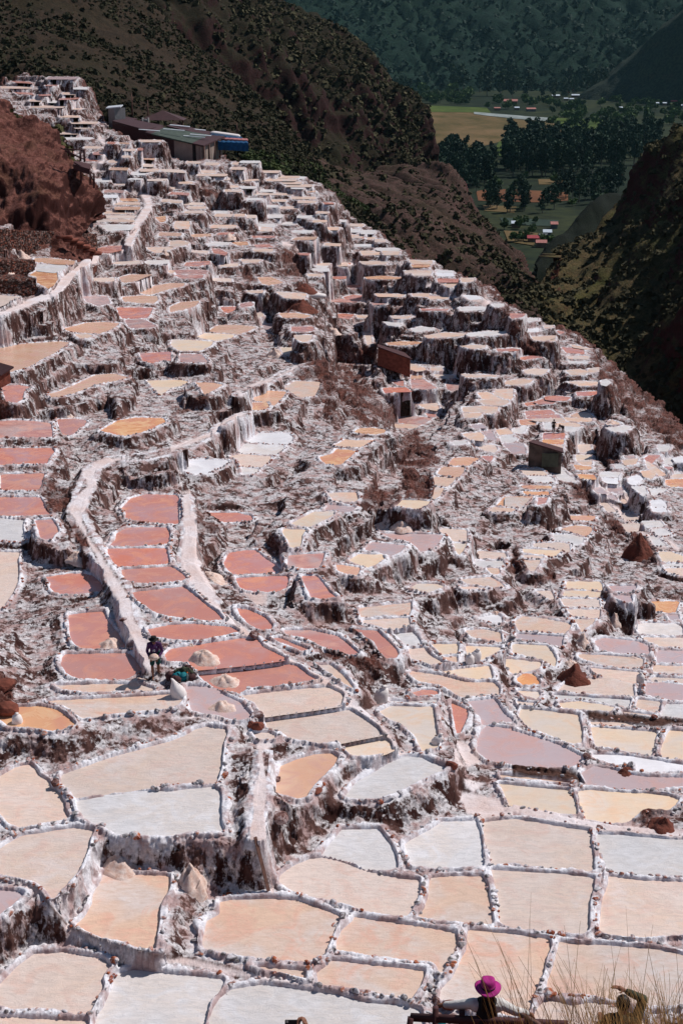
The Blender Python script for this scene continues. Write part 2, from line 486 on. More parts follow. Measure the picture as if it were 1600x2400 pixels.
q c 110,300 885,900
q p 160,320 920,935
q w 410,520 960,980
q p 410,570 988,1008
q c 590,680 988,1005
q c 700,780 998,1020
q w 370,600 1090,1112
q p 40,170 1055,1120
q w 130,310 960,975
q w 0,90 740,752
q w 80,200 690,705
q c 570,640 515,530
q w 560,680 560,575
q p 0,100 860,880
q w 780,960 1080,1100
q p 830,930 1110,1140
q w 1120,1300 1140,1155
q p 1420,1540 1110,1130
q w 250,520 620,632
q w 230,420 590,598
q w 640,820 500,510
q w 800,1000 590,600
@ 800 350
q w 80,200 688,705
q w 90,170 735,760
q w 180,300 745,775
q p 90,190 790,810
q p 310,400 830,848
q p 240,300 808,825
q w 0,40 650,665
q w 130,300 875,888
'''
AREA_TXT='''
# kind: E red-brown earth, P path pale, D dark earth
@ 800 850
E 0,0 120,0 200,80 300,280 520,440 510,540 400,600 240,600 130,500 0,560 -100,450 -300,100 -350,-60 -200,-60
E 540,700 700,600 740,680 860,800 870,920 780,960 850,1080 850,1250 580,1250 560,1080 520,900
E 230,1170 500,1130 570,1260 480,1340 300,1371 200,1300
@ 0 850
E -60,180 0,180 40,300 100,440 100,500 0,590 -60,600
P 1568,800 1380,860 1330,880 1000,880 860,930 770,1000 800,1150 680,1260 620,1371 780,1371 880,1130 880,1010 980,930 1200,885 1350,880
E 380,1080 500,1000 640,1250 620,1371 430,1371 380,1200
@ 400 850
P 0,770 330,650 430,580 620,460 720,460 500,560 400,660 150,760 0,820
P 600,260 880,190 1000,110 1200,20 1180,40 950,140 760,190 640,260 700,430 650,380
E 1150,60 1300,20 1370,80 1310,170 1150,150
E 280,280 380,300 300,400 100,460 0,470 0,440 180,350
E 1370,0 1568,60 1568,400 1480,560 1400,500 1420,200
@ 1200 850
E 740,0 980,0 1200,230 1568,560 1700,700 1700,870 1480,760 1200,620 900,350
E 730,740 800,710 960,860 1000,920 900,960 820,860
E 310,960 400,1030 560,1120 700,1150 780,1320 700,1330 540,1180 430,1080
@ 0 1200
E 380,600 420,600 420,720 380,720
E 640,0 760,120 840,340 760,330 600,80
P 640,0 740,0 800,220 920,380 1050,580 1150,720 1200,800 1240,1000 1400,1180 1440,1300 1380,1400 1500,1568 1350,1480 1240,1300 1110,980 1050,780 920,480 800,250
E -60,1500 60,1500 120,1568 120,1800 0,1900 -60,1900
@ 400 1200
P 130,0 220,0 260,300 300,400 280,520 420,760 480,800 330,760 200,560 130,440 170,200
P 660,740 900,740 880,830 800,870 720,800
E 230,0 320,20 500,140 350,180 260,150
E 320,380 420,500 600,640 620,700 460,600 300,430
E 800,140 1000,220 1090,300 1080,470 960,360
E 1400,1240 1600,1290 1800,1380 1990,1480 1960,1500 1700,1440 1450,1370
@ 800 1200
E 20,1100 130,1090 300,1200 440,1400 450,1480 330,1480 0,1380 0,1300 200,1310 330,1280 180,1160
@ 1200 1200
E 180,590 330,560 380,520 440,560 380,640 260,680 190,640
E 860,60 1000,100 1040,160 1000,340 940,350 880,200
E 1040,200 1240,200 1340,380 1370,510 1280,470 1000,380
E 0,300 80,330 150,550 0,580
E 1150,340 1240,270 1320,330 1250,340
@ 1200 1600
E -20,-20 1,1 0,0
E 1100,1280 1200,1170 1400,1180 1568,1100 1568,1300 1500,1350 1240,1330 1160,1290
D 690,260 1000,280 1568,340 1568,380 1300,400 1000,380 700,340
D 0,750 500,800 620,850 620,920 400,880 0,850
@ 400 1600
P 640,400 800,560 820,800 760,1000 760,1200 720,1450 800,1568 900,1900 950,1960 900,1600 860,1200 880,900 840,640 960,560 760,500
P 0,310 500,310 500,370 300,330 0,340
@ 800 1600
P 1030,540 1210,570 1300,720 1100,800 1030,700
P 1100,870 1320,930 1200,1010 1130,960
P 1100,1050 1568,1120 1568,1230 1300,1270 1150,1200
@ 0 1600
P 180,500 350,560 330,600 220,560
@ 0 550
E -60,-60 820,-60 900,150 820,190 500,160 230,160 0,160 -60,160
E -60,260 0,280 340,400 340,450 280,510 180,550 -60,550
E 0,230 330,230 330,330 230,350 100,270
P 0,720 200,650 480,530 600,380 700,280 900,220 1100,140 1190,80 1300,95 1180,160 950,230 720,330 590,520 400,600 200,680 0,750
@ 400 550
E 960,150 1200,180 1230,330 1100,380 960,350 1000,230
E 1010,700 1050,630 1200,600 1340,690 1300,715
E 1110,440 1200,430 1310,510 1240,530 1140,490
E 640,310 760,310 800,450 700,430
E 1020,150 1130,180 1080,90 900,120
@ 400 250
E 260,660 420,750 550,860 600,950 430,940 300,780
E 290,460 480,360 690,520 560,480
@ 800 550
E -60,1040 120,1060 300,1000 460,1176 -60,1176
E 1220,450 1320,410 1480,580 1568,650 1568,900 1430,780 1480,680 1380,560
@ 1200 550
E -60,780 20,800 90,950 230,1010 280,1130 60,1110 80,1010 -60,980
E 440,850 500,840 640,990 790,1040 940,1176 730,1176 720,1050 580,1000 420,900
'''
# ------------------------------------------------------------------ pixel <-> ray helpers (photo pixels, 1600 x 2400)
CP, SP = math.cos(PITCH), math.sin(PITCH)
def ray_np(px, py):
    """unit-less ray; returns azimuth a and depression e"""
    x = (np.asarray(px, float)-800)/FPX; y = -(np.asarray(py, float)-1200)/FPX
    dx = x; dy = CP + y*SP; dz = -SP + y*CP
    a = np.arctan2(dx, dy); e = np.arctan2(-dz, np.hypot(dx, dy))
    return a, e
def proj_ae(a, e):
    dx = np.sin(a)*np.cos(e); dy = np.cos(a)*np.cos(e); dz = -np.sin(e)
    F = dy*CP - dz*SP; U = dy*SP + dz*CP
    return 800 + FPX*dx/F, 1200 - FPX*U/F
def unproj(px, py, rr):
    a, e = ray_np(px, py)
    return Vector((float(rr*np.sin(a)), float(rr*np.cos(a)), float(ZC - rr*np.tan(e))))
# ------------------------------------------------------------------ value noise
def _hash(ix, iy, iz, seed):
    h = (ix.astype(np.int64)*374761393 + iy.astype(np.int64)*668265263 + iz.astype(np.int64)*2147483647 + seed*974634777) & 0xffffffff
    h = ((h ^ (h >> 13))*1274126177) & 0xffffffff
    h = h ^ (h >> 16)
    return (h & 0xffff)/65535.0
def vnoise(x, y, z=None, seed=0):
    x = np.asarray(x, float); y = np.asarray(y, float)
    ix = np.floor(x); iy = np.floor(y); fx = x-ix; fy = y-iy
    fx = fx*fx*(3-2*fx); fy = fy*fy*(3-2*fy); ix = ix.astype(np.int64); iy = iy.astype(np.int64)
    if z is None:
        zz = np.zeros_like(ix)
        a = _hash(ix, iy, zz, seed); b = _hash(ix+1, iy, zz, seed); c = _hash(ix, iy+1, zz, seed); d = _hash(ix+1, iy+1, zz, seed)
        return (a*(1-fx)+b*fx)*(1-fy)+(c*(1-fx)+d*fx)*fy
    z = np.asarray(z, float); iz = np.floor(z); fz = z-iz; fz = fz*fz*(3-2*fz); iz = iz.astype(np.int64)
    r = []
    for k in (0, 1):
        a = _hash(ix, iy, iz+k, seed); b = _hash(ix+1, iy, iz+k, seed); c = _hash(ix, iy+1, iz+k, seed); d = _hash(ix+1, iy+1, iz+k, seed)
        r.append((a*(1-fx)+b*fx)*(1-fy)+(c*(1-fx)+d*fx)*fy)
    return r[0]*(1-fz)+r[1]*fz
def fbm(x, y, z=None, o=4, seed=0, gain=.5):
    s = 0; amp = 1; t = 0; f = 1.0
    for k in range(o):
        s = s + amp*vnoise(x*f+k*7.3, y*f+k*3.1, None if z is None else z*f+k*1.7, seed+k); t += amp; amp *= gain; f *= 2.03
    return s/t*2-1
# ------------------------------------------------------------------ traced pans
def parse(txt):
    out = []; ox = oy = 0
    for ln in txt.strip().split('\n'):
        t = ln.split()
        if t[0] == '#': continue
        if t[0] == '@': ox, oy = float(t[1]), float(t[2]); continue
        if t[0] == 'q':
            x0, x1 = [float(v) for v in t[2].split(',')]; y0, y1 = [float(v) for v in t[3].split(',')]
            y0, y1 = min(y0, y1), max(y0, y1)
            if y1-y0 < 14: y1 = y0+14
            w = x1-x0; sk = .08*w
            P = [(x0+sk, y0), (x1-sk*.3, y0+1), (x1, (y0+y1)/2), (x1-sk, y1), (x0+sk*.3, y1-1), (x0, (y0+y1)/2)]; c = t[1]
        else:
            c = t[0]; P = [tuple(float(v) for v in q.split(',')) for q in t[1:]]
        out.append((c, np.array([(ox+p[0]/3.92, oy+p[1]/3.92) for p in P])))
    return out
PANS = parse(PAN_TXT)
AREAS = parse(AREA_TXT)
def strip0(pts, w):
    P = np.array(pts, float); d = np.gradient(P, axis=0); n = np.stack([-d[:, 1], d[:, 0]], -1); n /= np.linalg.norm(n, axis=1)[:, None]; return np.concatenate([P+n*w/2, (P-n*w/2)[::-1]])
for c_, w_, L_ in [('P', 19, [(435, 1150), (442, 1250), (434, 1325), (462, 1372), (530, 1450), (600, 1502), (700, 1565), (800, 1625), (860, 1680), (920, 1742), (962, 1790)]), ('D', 4, [(437, 1180), (445, 1250), (432, 1325), (470, 1380), (540, 1455), (610, 1512), (710, 1575), (810, 1635), (880, 1700), (940, 1760)]),
  ('P', 15, [(0, 735), (50, 715), (120, 690), (165, 640), (210, 610), (300, 575), (318, 530), (350, 482), (338, 452), (300, 440)]), ('D', 4, [(0, 728), (60, 705), (130, 675), (160, 640), (200, 610), (290, 580), (325, 530), (345, 480), (330, 455)]),
  ('P', 14, [(0, 2058), (90, 2088), (115, 2130), (165, 2175), (260, 2218), (360, 2243), (480, 2262), (620, 2292), (760, 2322)]), ('D', 6, [(0, 2054), (85, 2080), (110, 2118), (160, 2168), (260, 2212), (360, 2237), (480, 2256), (620, 2286)]),
  ('P', 24, [(1080, 1868), (1200, 1890), (1350, 1928), (1480, 1948), (1640, 1965)]), ('D', 4, [(1200, 1888), (1350, 1926), (1480, 1946), (1640, 1962)]), ('P', 12, [(1360, 1060), (1370, 1110), (1400, 1130), (1440, 1190), (1480, 1230), (1560, 1290)]), ('P', 9, [(1450, 1150), (1520, 1220), (1590, 1290)]),
  ('P', 12, [(820, 610), (860, 700), (870, 735), (850, 700)]), ('P', 10, [(830, 620), (940, 640), (1060, 690), (1150, 710)]), ('P', 10, [(222, 405), (245, 370), (248, 340), (232, 318)]), ('P', 10, [(660, 570), (760, 600), (800, 615), (900, 640)])]:
    AREAS.append((c_, strip0(L_, w_)))
def parea(P): x, y = P[:, 0], P[:, 1]; return .5*(np.dot(x, np.roll(y, -1))-np.dot(y, np.roll(x, -1)))
_tmp = []
for c, P in PANS:
    if len(P) < 3 or abs(parea(P)) < 20: continue
    if parea(P) < 0: P = P[::-1]
    _tmp.append((c, P))
PANS = _tmp
def grow(P, d):
    n = len(P); e = np.roll(P, -1, 0)-P; e /= np.linalg.norm(e, axis=1)[:, None]+1e-9; nn = np.stack([e[:, 1], -e[:, 0]], -1); q = nn+np.roll(nn, 1, 0); L = np.linalg.norm(q, axis=1)[:, None]; q = np.where(L > .5, q/(L+1e-9), nn); return P+q*np.array([d, d*.8])
PANS = [(c, grow(P, float(np.interp(P[:, 1].mean(), [300, 900, 1500, 2200], [1.6, 2.4, 1.8, 2.0])))) for c, P in PANS]
RIDGE = [(-300,168),(0,166),(60,163),(130,172),(180,184),(205,215),(240,268),(262,300),(300,312),(330,318),(348,338),(390,345),(412,360),(440,376),(475,368),(520,362),(560,378),(600,397),(680,411),(740,421),
 (790,452),(830,508),(880,545),(930,583),(960,605),(1010,611),(1060,633),(1100,653),(1150,660),(1190,703),(1250,740),(1330,765),(1400,815),(1440,850),(1500,902),(1560,958),(1600,985),(1700,1060),(1900,1180)]
def inside(P, X, Y):
    c = np.zeros(X.shape, bool); n = len(P)
    for i in range(n):
        x0, y0 = P[i]; x1, y1 = P[(i+1) % n]
        if y0 == y1: continue
        m = ((y0 > Y) != (y1 > Y)) & (X < (x1-x0)*(Y-y0)/(y1-y0)+x0)
        c ^= m
    return c
def autofill():
    """small pans between the traced ones on the far slope, where the photograph shows them packed too small to trace"""
    Xh, Yh = np.meshgrid(np.arange(0, 1600, 2)+1., np.arange(0, 1400, 2)+1.); occ = np.zeros(Xh.shape, bool)
    occ |= Yh < np.interp(Xh, [p[0] for p in RIDGE], [p[1] for p in RIDGE])+14
    for P in [p for _, p in PANS]+[p for c, p in AREAS if c in 'EP']+[np.array([(-20, 215), (60, 250), (150, 320), (240, 450), (240, 600), (-20, 600)]), np.array([(540, 1060), (680, 1010), (760, 1150), (700, 1250), (600, 1230)])]:
        if P[:, 1].min() < 1400: occ |= inside(P, Xh, Yh)
    r = np.random.RandomState(11); new = []
    for t in range(9000):
        if len(new) > 130: break
        x = r.uniform(5, 1595); y = r.uniform(175, 660)
        w = np.interp(y, [170, 500, 900, 1290], [34, 52, 62, 85])*r.uniform(.7, 1.35); h = w*np.interp(y, [170, 500, 900, 1290], [.10, .13, .20, .30])*r.uniform(.8, 1.2); h = max(h, 3.2)
        if t > 4500: w *= .65; h *= .8
        mg = np.interp(y, [170, 700, 1290], [5, 8, 14])
        i0, i1, j0, j1 = int((y-h/2-mg)/2), int((y+h/2+mg)/2), int((x-w/2-5)/2), int((x+w/2+5)/2)
        if i0 < 0 or j0 < 0 or i1 >= occ.shape[0] or j1 >= occ.shape[1] or occ[i0:i1+1, j0:j1+1].mean() > .0: continue
        sk = r.uniform(-.18, .18)*w; ti = r.uniform(-.06, .06)*w
        P = np.array([(x-w/2+sk, y-h/2+ti*.5), (x+r.uniform(-.1, .1)*w, y-h/2-h*.06), (x+w/2+sk*.6, y-h/2-ti*.5), (x+w/2-sk*.4, y+h/2-ti), (x, y+h/2+h*.05), (x-w/2-sk, y+h/2)])
        c = 'ssspppccwooors'[r.randint(14)]; new.append((c, P if parea(P) > 0 else P[::-1])); occ[i0:i1+1, j0:j1+1] = True
    return new
_rc = random.Random(19)
PANS = [({'w': 'p', 'c': 'p', 'k': 'w', 'm': 'r', 'y': 'o'}.get(c, c) if P[:, 1].mean() < 1000 and _rc.random() < .5 else c, P) for c, P in PANS]
PANS = PANS+autofill()
# the trails are level benches cut into the slope: each short piece has a height of its own
TRAILS = [(24, [(440, 1050), (400, 1056), (352, 1069), (293, 1074), (255, 1078), (219, 1094), (208, 1125), (189, 1169), (178, 1202), (194, 1236), (219, 1279), (250, 1330), (281, 1368), (297, 1402), (304, 1444), (328, 1494), (357, 1556)]),
 (15, [(440, 1049), (497, 1016), (522, 993), (553, 975), (585, 967)]), (13, [(553, 924), (590, 908), (624, 898), (655, 878), (701, 860), (745, 846)]),
 (12, [(436, 1160), (442, 1210), (442, 1260), (434, 1322), (462, 1370), (500, 1415)]), (14, [(0, 735), (50, 715), (120, 690), (165, 640), (210, 610), (300, 575), (318, 530), (350, 482), (338, 452)]),
 (20, [(625, 1760), (615, 1830), (608, 1890), (600, 1960)]), (14, [(1100, 1880), (1200, 1893), (1350, 1930), (1480, 1950), (1600, 1962)])]
def strip(pts, w):
    P = np.array(pts, float); d = np.gradient(P, axis=0); n = np.stack([-d[:, 1], d[:, 0]], -1); n /= np.linalg.norm(n, axis=1)[:, None]; return np.concatenate([P+n*w/2, (P-n*w/2)[::-1]])
_ben = []
for w_, L_ in TRAILS:
    for a_, b_ in zip(L_, L_[1:]):
        Q_ = strip([a_, b_], w_*(.7 if abs(b_[0]-a_[0]) > abs(b_[1]-a_[1]) else 1)*.8); Q_ = Q_ if parea(Q_) > 0 else Q_[::-1]
        if not any(inside(P, np.array([(a_[0]+b_[0])/2.]), np.array([(a_[1]+b_[1])/2.]))[0] for _, P in PANS if len(P)): _ben.append(('B', Q_))
PANS = PANS+_ben; NP_ = len(PANS)
# macro control points: photo x, y -> slant distance in metres
CTL = [(0,2500,40),(800,2500,38.5),(1600,2500,40),(0,2400,41),(800,2400,40.5),(1600,2400,41),(0,2150,43),(800,2150,44.5),(1600,2150,45.5),(400,1960,43.5),(1000,1980,46),(1600,1950,49),
 (300,1750,47.5),(800,1750,49),(1250,1750,53),(1600,1750,58),(50,1600,49),(365,1588,50),(800,1600,55),(1200,1600,62),(1600,1600,70),
 (50,1450,55),(500,1450,55),(850,1450,64),(1200,1450,77),(1600,1450,88),(50,1250,64),(350,1250,66),(600,1250,70),(900,1280,80),(1200,1280,98),(1600,1280,118),
 (50,1050,80),(350,1050,84),(620,1050,90),(900,1080,112),(1200,1100,136),(1600,1120,158),(1294,1012,185),(1590,1010,200),(1500,960,215),
 (50,870,102),(350,870,110),(600,850,125),(900,870,160),(1200,870,215),(1400,870,232),
 (50,700,135),(300,700,150),(600,700,172),(900,720,215),(1150,720,245),(1300,780,250),
 (80,560,170),(300,560,195),(600,560,225),(900,600,262),(1050,640,262),
 (100,450,190),(260,450,235),(500,450,262),(750,470,290),(880,560,285),(250,330,285),(350,400,285),(450,370,330),(600,390,335),(720,420,330),
 (30,330,215),(60,260,290),(50,180,335),(180,180,345),(235,250,330),(230,300,320)]
_c = np.array(CTL, float); _cx = _c[:, :2]/400.0
_a, _e = ray_np(_c[:, 0], _c[:, 1]); _lr = np.log(_c[:, 2]*np.cos(_e))
def _tps(d2): return .5*d2*np.log(d2+1e-9)
_d2 = ((_cx[:, None]-_cx[None])**2).sum(-1); _n = len(_c)
_A = np.zeros((_n+3, _n+3)); _A[:_n, :_n] = _tps(_d2)+np.eye(_n)*.02
_A[:_n, _n] = 1; _A[:_n, _n+1:] = _cx; _A[_n, :_n] = 1; _A[_n+1:, :_n] = _cx.T
_w = np.linalg.solve(_A, np.r_[_lr, 0, 0, 0])
def macro_lr(px, py):
    p = np.stack([np.asarray(px, float).ravel()/400, np.asarray(py, float).ravel()/400], -1)
    o = np.empty(len(p))
    for s in range(0, len(p), 20000):
        q = p[s:s+20000]; d2 = ((q[:, None]-_cx[None])**2).sum(-1)
        o[s:s+20000] = _tps(d2)@_w[:_n] + _w[_n] + q@_w[_n+1:]
    return o.reshape(np.shape(px))
# ------------------------------------------------------------------ label map of the traced pans (half size) and level solver
def segdist(P, X, Y):
    best = np.full(X.shape, 1e18); n = len(P)
    for i in range(n):
        x0, y0 = P[i]; x1, y1 = P[(i+1) % n]; dx, dy = x1-x0, y1-y0; L = dx*dx+dy*dy+1e-12
        t = np.clip(((X-x0)*dx+(Y-y0)*dy)/L, 0, 1)
        d = (X-x0-t*dx)**2+(Y-y0-t*dy)**2
        np.minimum(best, d, out=best)
    return np.sqrt(best)
LH, LW = 1300, 1000   # half-res with a 100 px margin to each side
LAB = np.full((LH, LW), -1, np.int32)
for k, (c, P) in enumerate(PANS):
    Q = P/2+np.array([100, 0]); x0, y0 = np.floor(Q.min(0)).astype(int); x1, y1 = np.ceil(Q.max(0)).astype(int)
    x0 = max(x0, 0); y0 = max(y0, 0); x1 = min(x1, LW-1); y1 = min(y1, LH-1)
    if x1 <= x0 or y1 <= y0: continue
    X, Y = np.meshgrid(np.arange(x0, x1+1)+.5, np.arange(y0, y1+1)+.5)
    m = inside(Q, X, Y); LAB[y0:y1+1, x0:x1+1][m] = k
CEN = np.array([P.mean(0) for c, P in PANS])
_ca, _ce = ray_np(CEN[:, 0], CEN[:, 1]); LR0 = macro_lr(CEN[:, 0], CEN[:, 1]); LH0 = LR0+np.log(np.tan(_ce))
pairs = {}
for x in range(0, LW):
    col = LAB[:, x]; prev = -1; py_ = -1
    ch = np.nonzero(np.diff(col))[0]
    for y in ch:
        a_, b_ = col[y], col[y+1]
        if a_ >= 0: prev, py_ = a_, y+1
        if b_ >= 0 and prev >= 0 and prev != b_:
            if (y+1-py_) < 50: pairs.setdefault((prev, b_), []).append((x, py_, y+1))
hp = {}
for y in range(0, LH):
    row = LAB[y]; ch = np.nonzero(np.diff(row))[0]; prev = -1; px_ = -1
    for x in ch:
        a_, b_ = row[x], row[x+1]
        if a_ >= 0: prev, px_ = a_, x+1
        if b_ >= 0 and prev >= 0 and prev != b_ and (x+1-px_) < 12:
            hp.setdefault((prev, b_), []).append(x+1-px_)
WPR = .05
LHs = LH0.copy()
for it in range(5):
    A = np.zeros((NP_, NP_)); B = np.zeros(NP_)
    for i in range(NP_): wp_ = WPR if CEN[i][1] < 1400 else .35; A[i, i] += wp_; B[i] += wp_*LH0[i]
    for (i, j), L in pairs.items():
        if len(L) < 2: continue
        L = np.array(L, float); xs, y1, y2 = (np.median(L, 0)).tolist()
        _, e1 = ray_np((xs-100)*2, y1*2); _, e2 = ray_np((xs-100)*2, y2*2)
        h = math.exp(LHs[i]); t1, t2 = math.tan(e1), math.tan(e2)
        dfl = h*(1/t1-1/t2); s0 = .45
        if dfl <= s0: tgt = 0.0; wt = 9.0
        else:
            Wd = (dfl-s0)/(1/t2+.30); tgt = math.log((h+Wd)/h); wt = 2.0/(1+(Wd/5)**2)
        wt *= min(1, len(L)/12)
        A[i, i] += wt; A[j, j] += wt; A[i, j] -= wt; A[j, i] -= wt; B[i] -= wt*tgt; B[j] += wt*tgt
    for (i, j), L in hp.items():
        if len(L) < 3: continue
        g = np.median(L)*2*math.exp(LR0[i])/FPX
        if g > .9: continue
        wt = 1.2*min(1, len(L)/10)
        if (i, j) in pairs and len(pairs[(i, j)]) > len(L): wt *= .2
        if (j, i) in pairs and len(pairs[(j, i)]) > len(L): wt *= .2
        A[i, i] += wt; A[j, j] += wt; A[i, j] -= wt; A[j, i] -= wt
    LHs = np.linalg.solve(A, B)
HS = np.exp(LHs); PZ = ZC-HS
RES = LHs-LH0
def macro_h(px, py):
    """log height-below-camera correction taken from the solved pans"""
    sh = np.shape(px); p = np.stack([np.ravel(px), np.ravel(py)], -1); o = np.empty(len(p))
    for s in range(0, len(p), 20000):
        q = p[s:s+20000]; d2 = ((q[:, None]-CEN[None])**2).sum(-1)
        w = 1/(d2+28**2)**1.7
        o[s:s+20000] = (w@RES)/(w.sum(1)+1/(160.**3.4))
    return o.reshape(sh)
# ------------------------------------------------------------------ terraced hillside: one polar height field round the viewpoint
_ra, _re = ray_np([p[0] for p in RIDGE], [p[1] for p in RIDGE])
NA, NR = 1340, 1700
AZ = np.linspace(R(-22.5), R(22.5), NA)
RL0, RL1 = math.log(26.0), math.log(430.0)
LRg = np.linspace(RL0, RL1, NR); RG = np.exp(LRg)
ER = np.interp(AZ, _ra, _re)
_es = np.linspace(0, 1, 260)
AA = np.repeat(AZ[:, None], 260, 1); EE = R(44) + (ER[:, None]-R(44))*_es[None]
PXm, PYm = proj_ae(AA, EE); PXc = np.clip(PXm, -130, 1730)
LRm = macro_lr(PXc, PYm)+macro_h(PXc, PYm)
Rm = np.exp(LRm); Rm = np.maximum.accumulate(Rm+np.arange(260)[None]*.002, 1)
Hm = Rm*np.tan(EE)                    # height below the camera
HB = np.empty((NA, NR))
for i in range(NA):
    h = np.interp(RG, Rm[i], Hm[i]); rr = Rm[i, -1]; hr = Hm[i, -1]
    k = RG > rr; t = RG[k]-rr; h[k] = np.minimum(hr + t*np.minimum(.85, .12+t*.035), 128)
    k = RG < Rm[i, 0]; h[k] = Hm[i, 0]
    HB[i] = h
HB = ZC-HB                            # world z of the smooth hillside
XG = RG[None]*np.sin(AZ)[:, None]; YG = RG[None]*np.cos(AZ)[:, None]
HB = HB + .35*fbm(XG/7, YG/7, o=3, seed=5) + .10*fbm(XG/1.6, YG/1.6, o=2, seed=9)
def chaikin(P):
    Q = np.roll(P, -1, 0); return np.stack([P*.92+Q*.08, P*.08+Q*.92], 1).reshape(-1, 2)
WP = []
for k, (c, P) in enumerate(PANS):
    P = chaikin(P); a, e = ray_np(P[:, 0], P[:, 1]); r = HS[k]/np.tan(e)
    WP.append(np.stack([r*np.sin(a), r*np.cos(a)], -1))
DK = np.full((3, NA, NR), 99., np.float32); ZK = np.zeros((3, NA, NR), np.float32); D1 = np.full((NA, NR), 99., np.float32); I1 = np.full((NA, NR), -1, np.int32); RIMZ = np.full((NA, NR), -1e3)
wins = []
def rimh(rm): return float(np.interp(rm, [35, 60, 110, 250], [.13, .11, .07, .04]))
RH = np.array([rimh(np.hypot(*P.mean(0))) for P in WP])
for k in range(NP_):
    P = WP[k]; M = 4.6
    rr = np.hypot(P[:, 0], P[:, 1]); aa = np.arctan2(P[:, 0], P[:, 1]); rm = rr.mean()
    j0, j1 = np.searchsorted(RG, [rr.min()-M, rr.max()+M]); i0, i1 = np.searchsorted(AZ, [aa.min()-M/rm, aa.max()+M/rm])
    if i1-i0 < 2 or j1-j0 < 2: wins.append(None); continue
    sl = (slice(i0, i1), slice(j0, j1)); X = XG[sl]; Y = YG[sl]
    d = segdist(P, X, Y); ins = inside(P, X, Y)
    dd = np.where(ins, 0, d).astype(np.float32); wins.append((sl, np.where(ins, -d, d).astype(np.float32)))
    dq = np.where(dd > M, 99., dd).astype(np.float32); zq = np.full(dq.shape, PZ[k], np.float32)
    for q in range(3):
        A_ = DK[q][sl]; B_ = ZK[q][sl]; b = dq < A_
        nA = np.where(b, dq, A_); nB = np.where(b, zq, B_); dq = np.where(b, A_, dq); zq = np.where(b, B_, zq)
        DK[q][sl] = nA; ZK[q][sl] = nB
    rw = .15 if rm < 80 else .2
    if PANS[k][0] == 'B': RH[k] = 0.0
    rz = PZ[k]+RH[k] - np.clip((dd-rw)/.22, 0, None)*1.2
    RIMZ[sl] = np.maximum(RIMZ[sl], np.where(dd < rw+.7, rz, -1e3))
    b = dd < D1[sl]; D1[sl] = np.where(b, dd, D1[sl]); I1[sl] = np.where(b, k, I1[sl])
_num = 0; _den = 0; zmn = np.minimum(np.minimum(ZK[0], np.where(DK[1] < 4, ZK[1], 1e3)), np.where(DK[2] < 4, ZK[2], 1e3))
for q in range(3):
    de_ = np.maximum(DK[q]-.10, .03)*(1+.55*np.clip(ZK[q]-zmn, 0, 3)); w = 1/de_**3.0*np.clip((4.6-DK[q])/1.5, 0, 1)
    if q == 2: w = w*.7
    _num = _num+w*ZK[q]; _den = _den+w
wm = np.clip((D1-.6)/2.5, 0, 1)**1.5*np.interp(RG, [60, 130], [.35, 1.3])[None] + 1e-4
# between the pans the slope is cut into low terraces of its own
def terrace(Z, s, ph):
    t = Z/s+ph; fl = np.floor(t); fr = t-fl; return s*(fl+np.clip((fr-.80)/.20, 0, 1)*.85-ph+.15*fr)
HBT = terrace(HB, 1.25, 1.3*vnoise(XG/11, YG/11, seed=61)+.45*vnoise(XG/3.3, YG/3.3, seed=62))
HBT = np.where(RG[None] > 60, HBT, HB)
HT = (_num+wm*HBT)/(_den+wm)
_tt = terrace(HT, 1.0, .9*vnoise(XG/8, YG/8, seed=63)+.35*vnoise(XG/2.4, YG/2.4, seed=64))
HT = HT+(_tt-HT)*np.clip((D1-.35)/.45, 0, 1)*np.interp(RG, [48, 62], [0, .9])[None]
HT = np.maximum(HT, np.where(RIMZ > -500, RIMZ + .03*fbm(XG*1.3, YG*1.3, o=2, seed=3), -1e3))
# beds: the highest pan that contains a node wins
BED = np.full((NA, NR), -1, np.int32); BZ = np.full((NA, NR), -1e3)
for k in range(NP_):
    if wins[k] is None: continue
    sl, ds = wins[k]; m = (ds < 0) & (PZ[k] > BZ[sl])
    BZ[sl] = np.where(m, PZ[k], BZ[sl]); BED[sl] = np.where(m, k, BED[sl])
def boxf(G, n):
    c = np.cumsum(np.concatenate([np.repeat(G[:1], n+1, 0), G, np.repeat(G[-1:], n, 0)], 0), 0); return (c[2*n+1:]-c[:-2*n-1])/(2*n+1)
# nothing between the viewpoint's side of the slope and a pan's front rim stands higher than that rim's line of sight
TF = np.zeros((NA, NR)); _b = BED >= 0; _st = _b & (BED != np.concatenate([np.full((NA, 1), -1), BED[:, :-1]], 1))
TF[_st] = ((ZC-BZ)/RG[None])[_st]
TF = np.maximum(TF, np.maximum(np.roll(TF, 1, 0), np.roll(TF, -1, 0)))
TF = np.maximum.accumulate(TF[:, ::-1], 1)[:, ::-1]
TFB = boxf(TF, 2); TFB = np.where(TF > 0, TFB, 0)
_lim = ZC-RG[None]*TFB+np.where(D1 < .5, .07, .0)
_keep = np.where((D1 < .22) & (I1 >= 0), PZ[np.clip(I1, 0, None)]-.01, -1e3)
HT = np.where((TF > 0) & ~_b, np.maximum(np.minimum(HT, _lim), _keep), HT)
DIN = np.zeros((NA, NR), np.float32); DUP = np.full((NA, NR), 99., np.float32); IUP = np.full((NA, NR), -1, np.int32)
HT = np.where(BED >= 0, 0, HT)
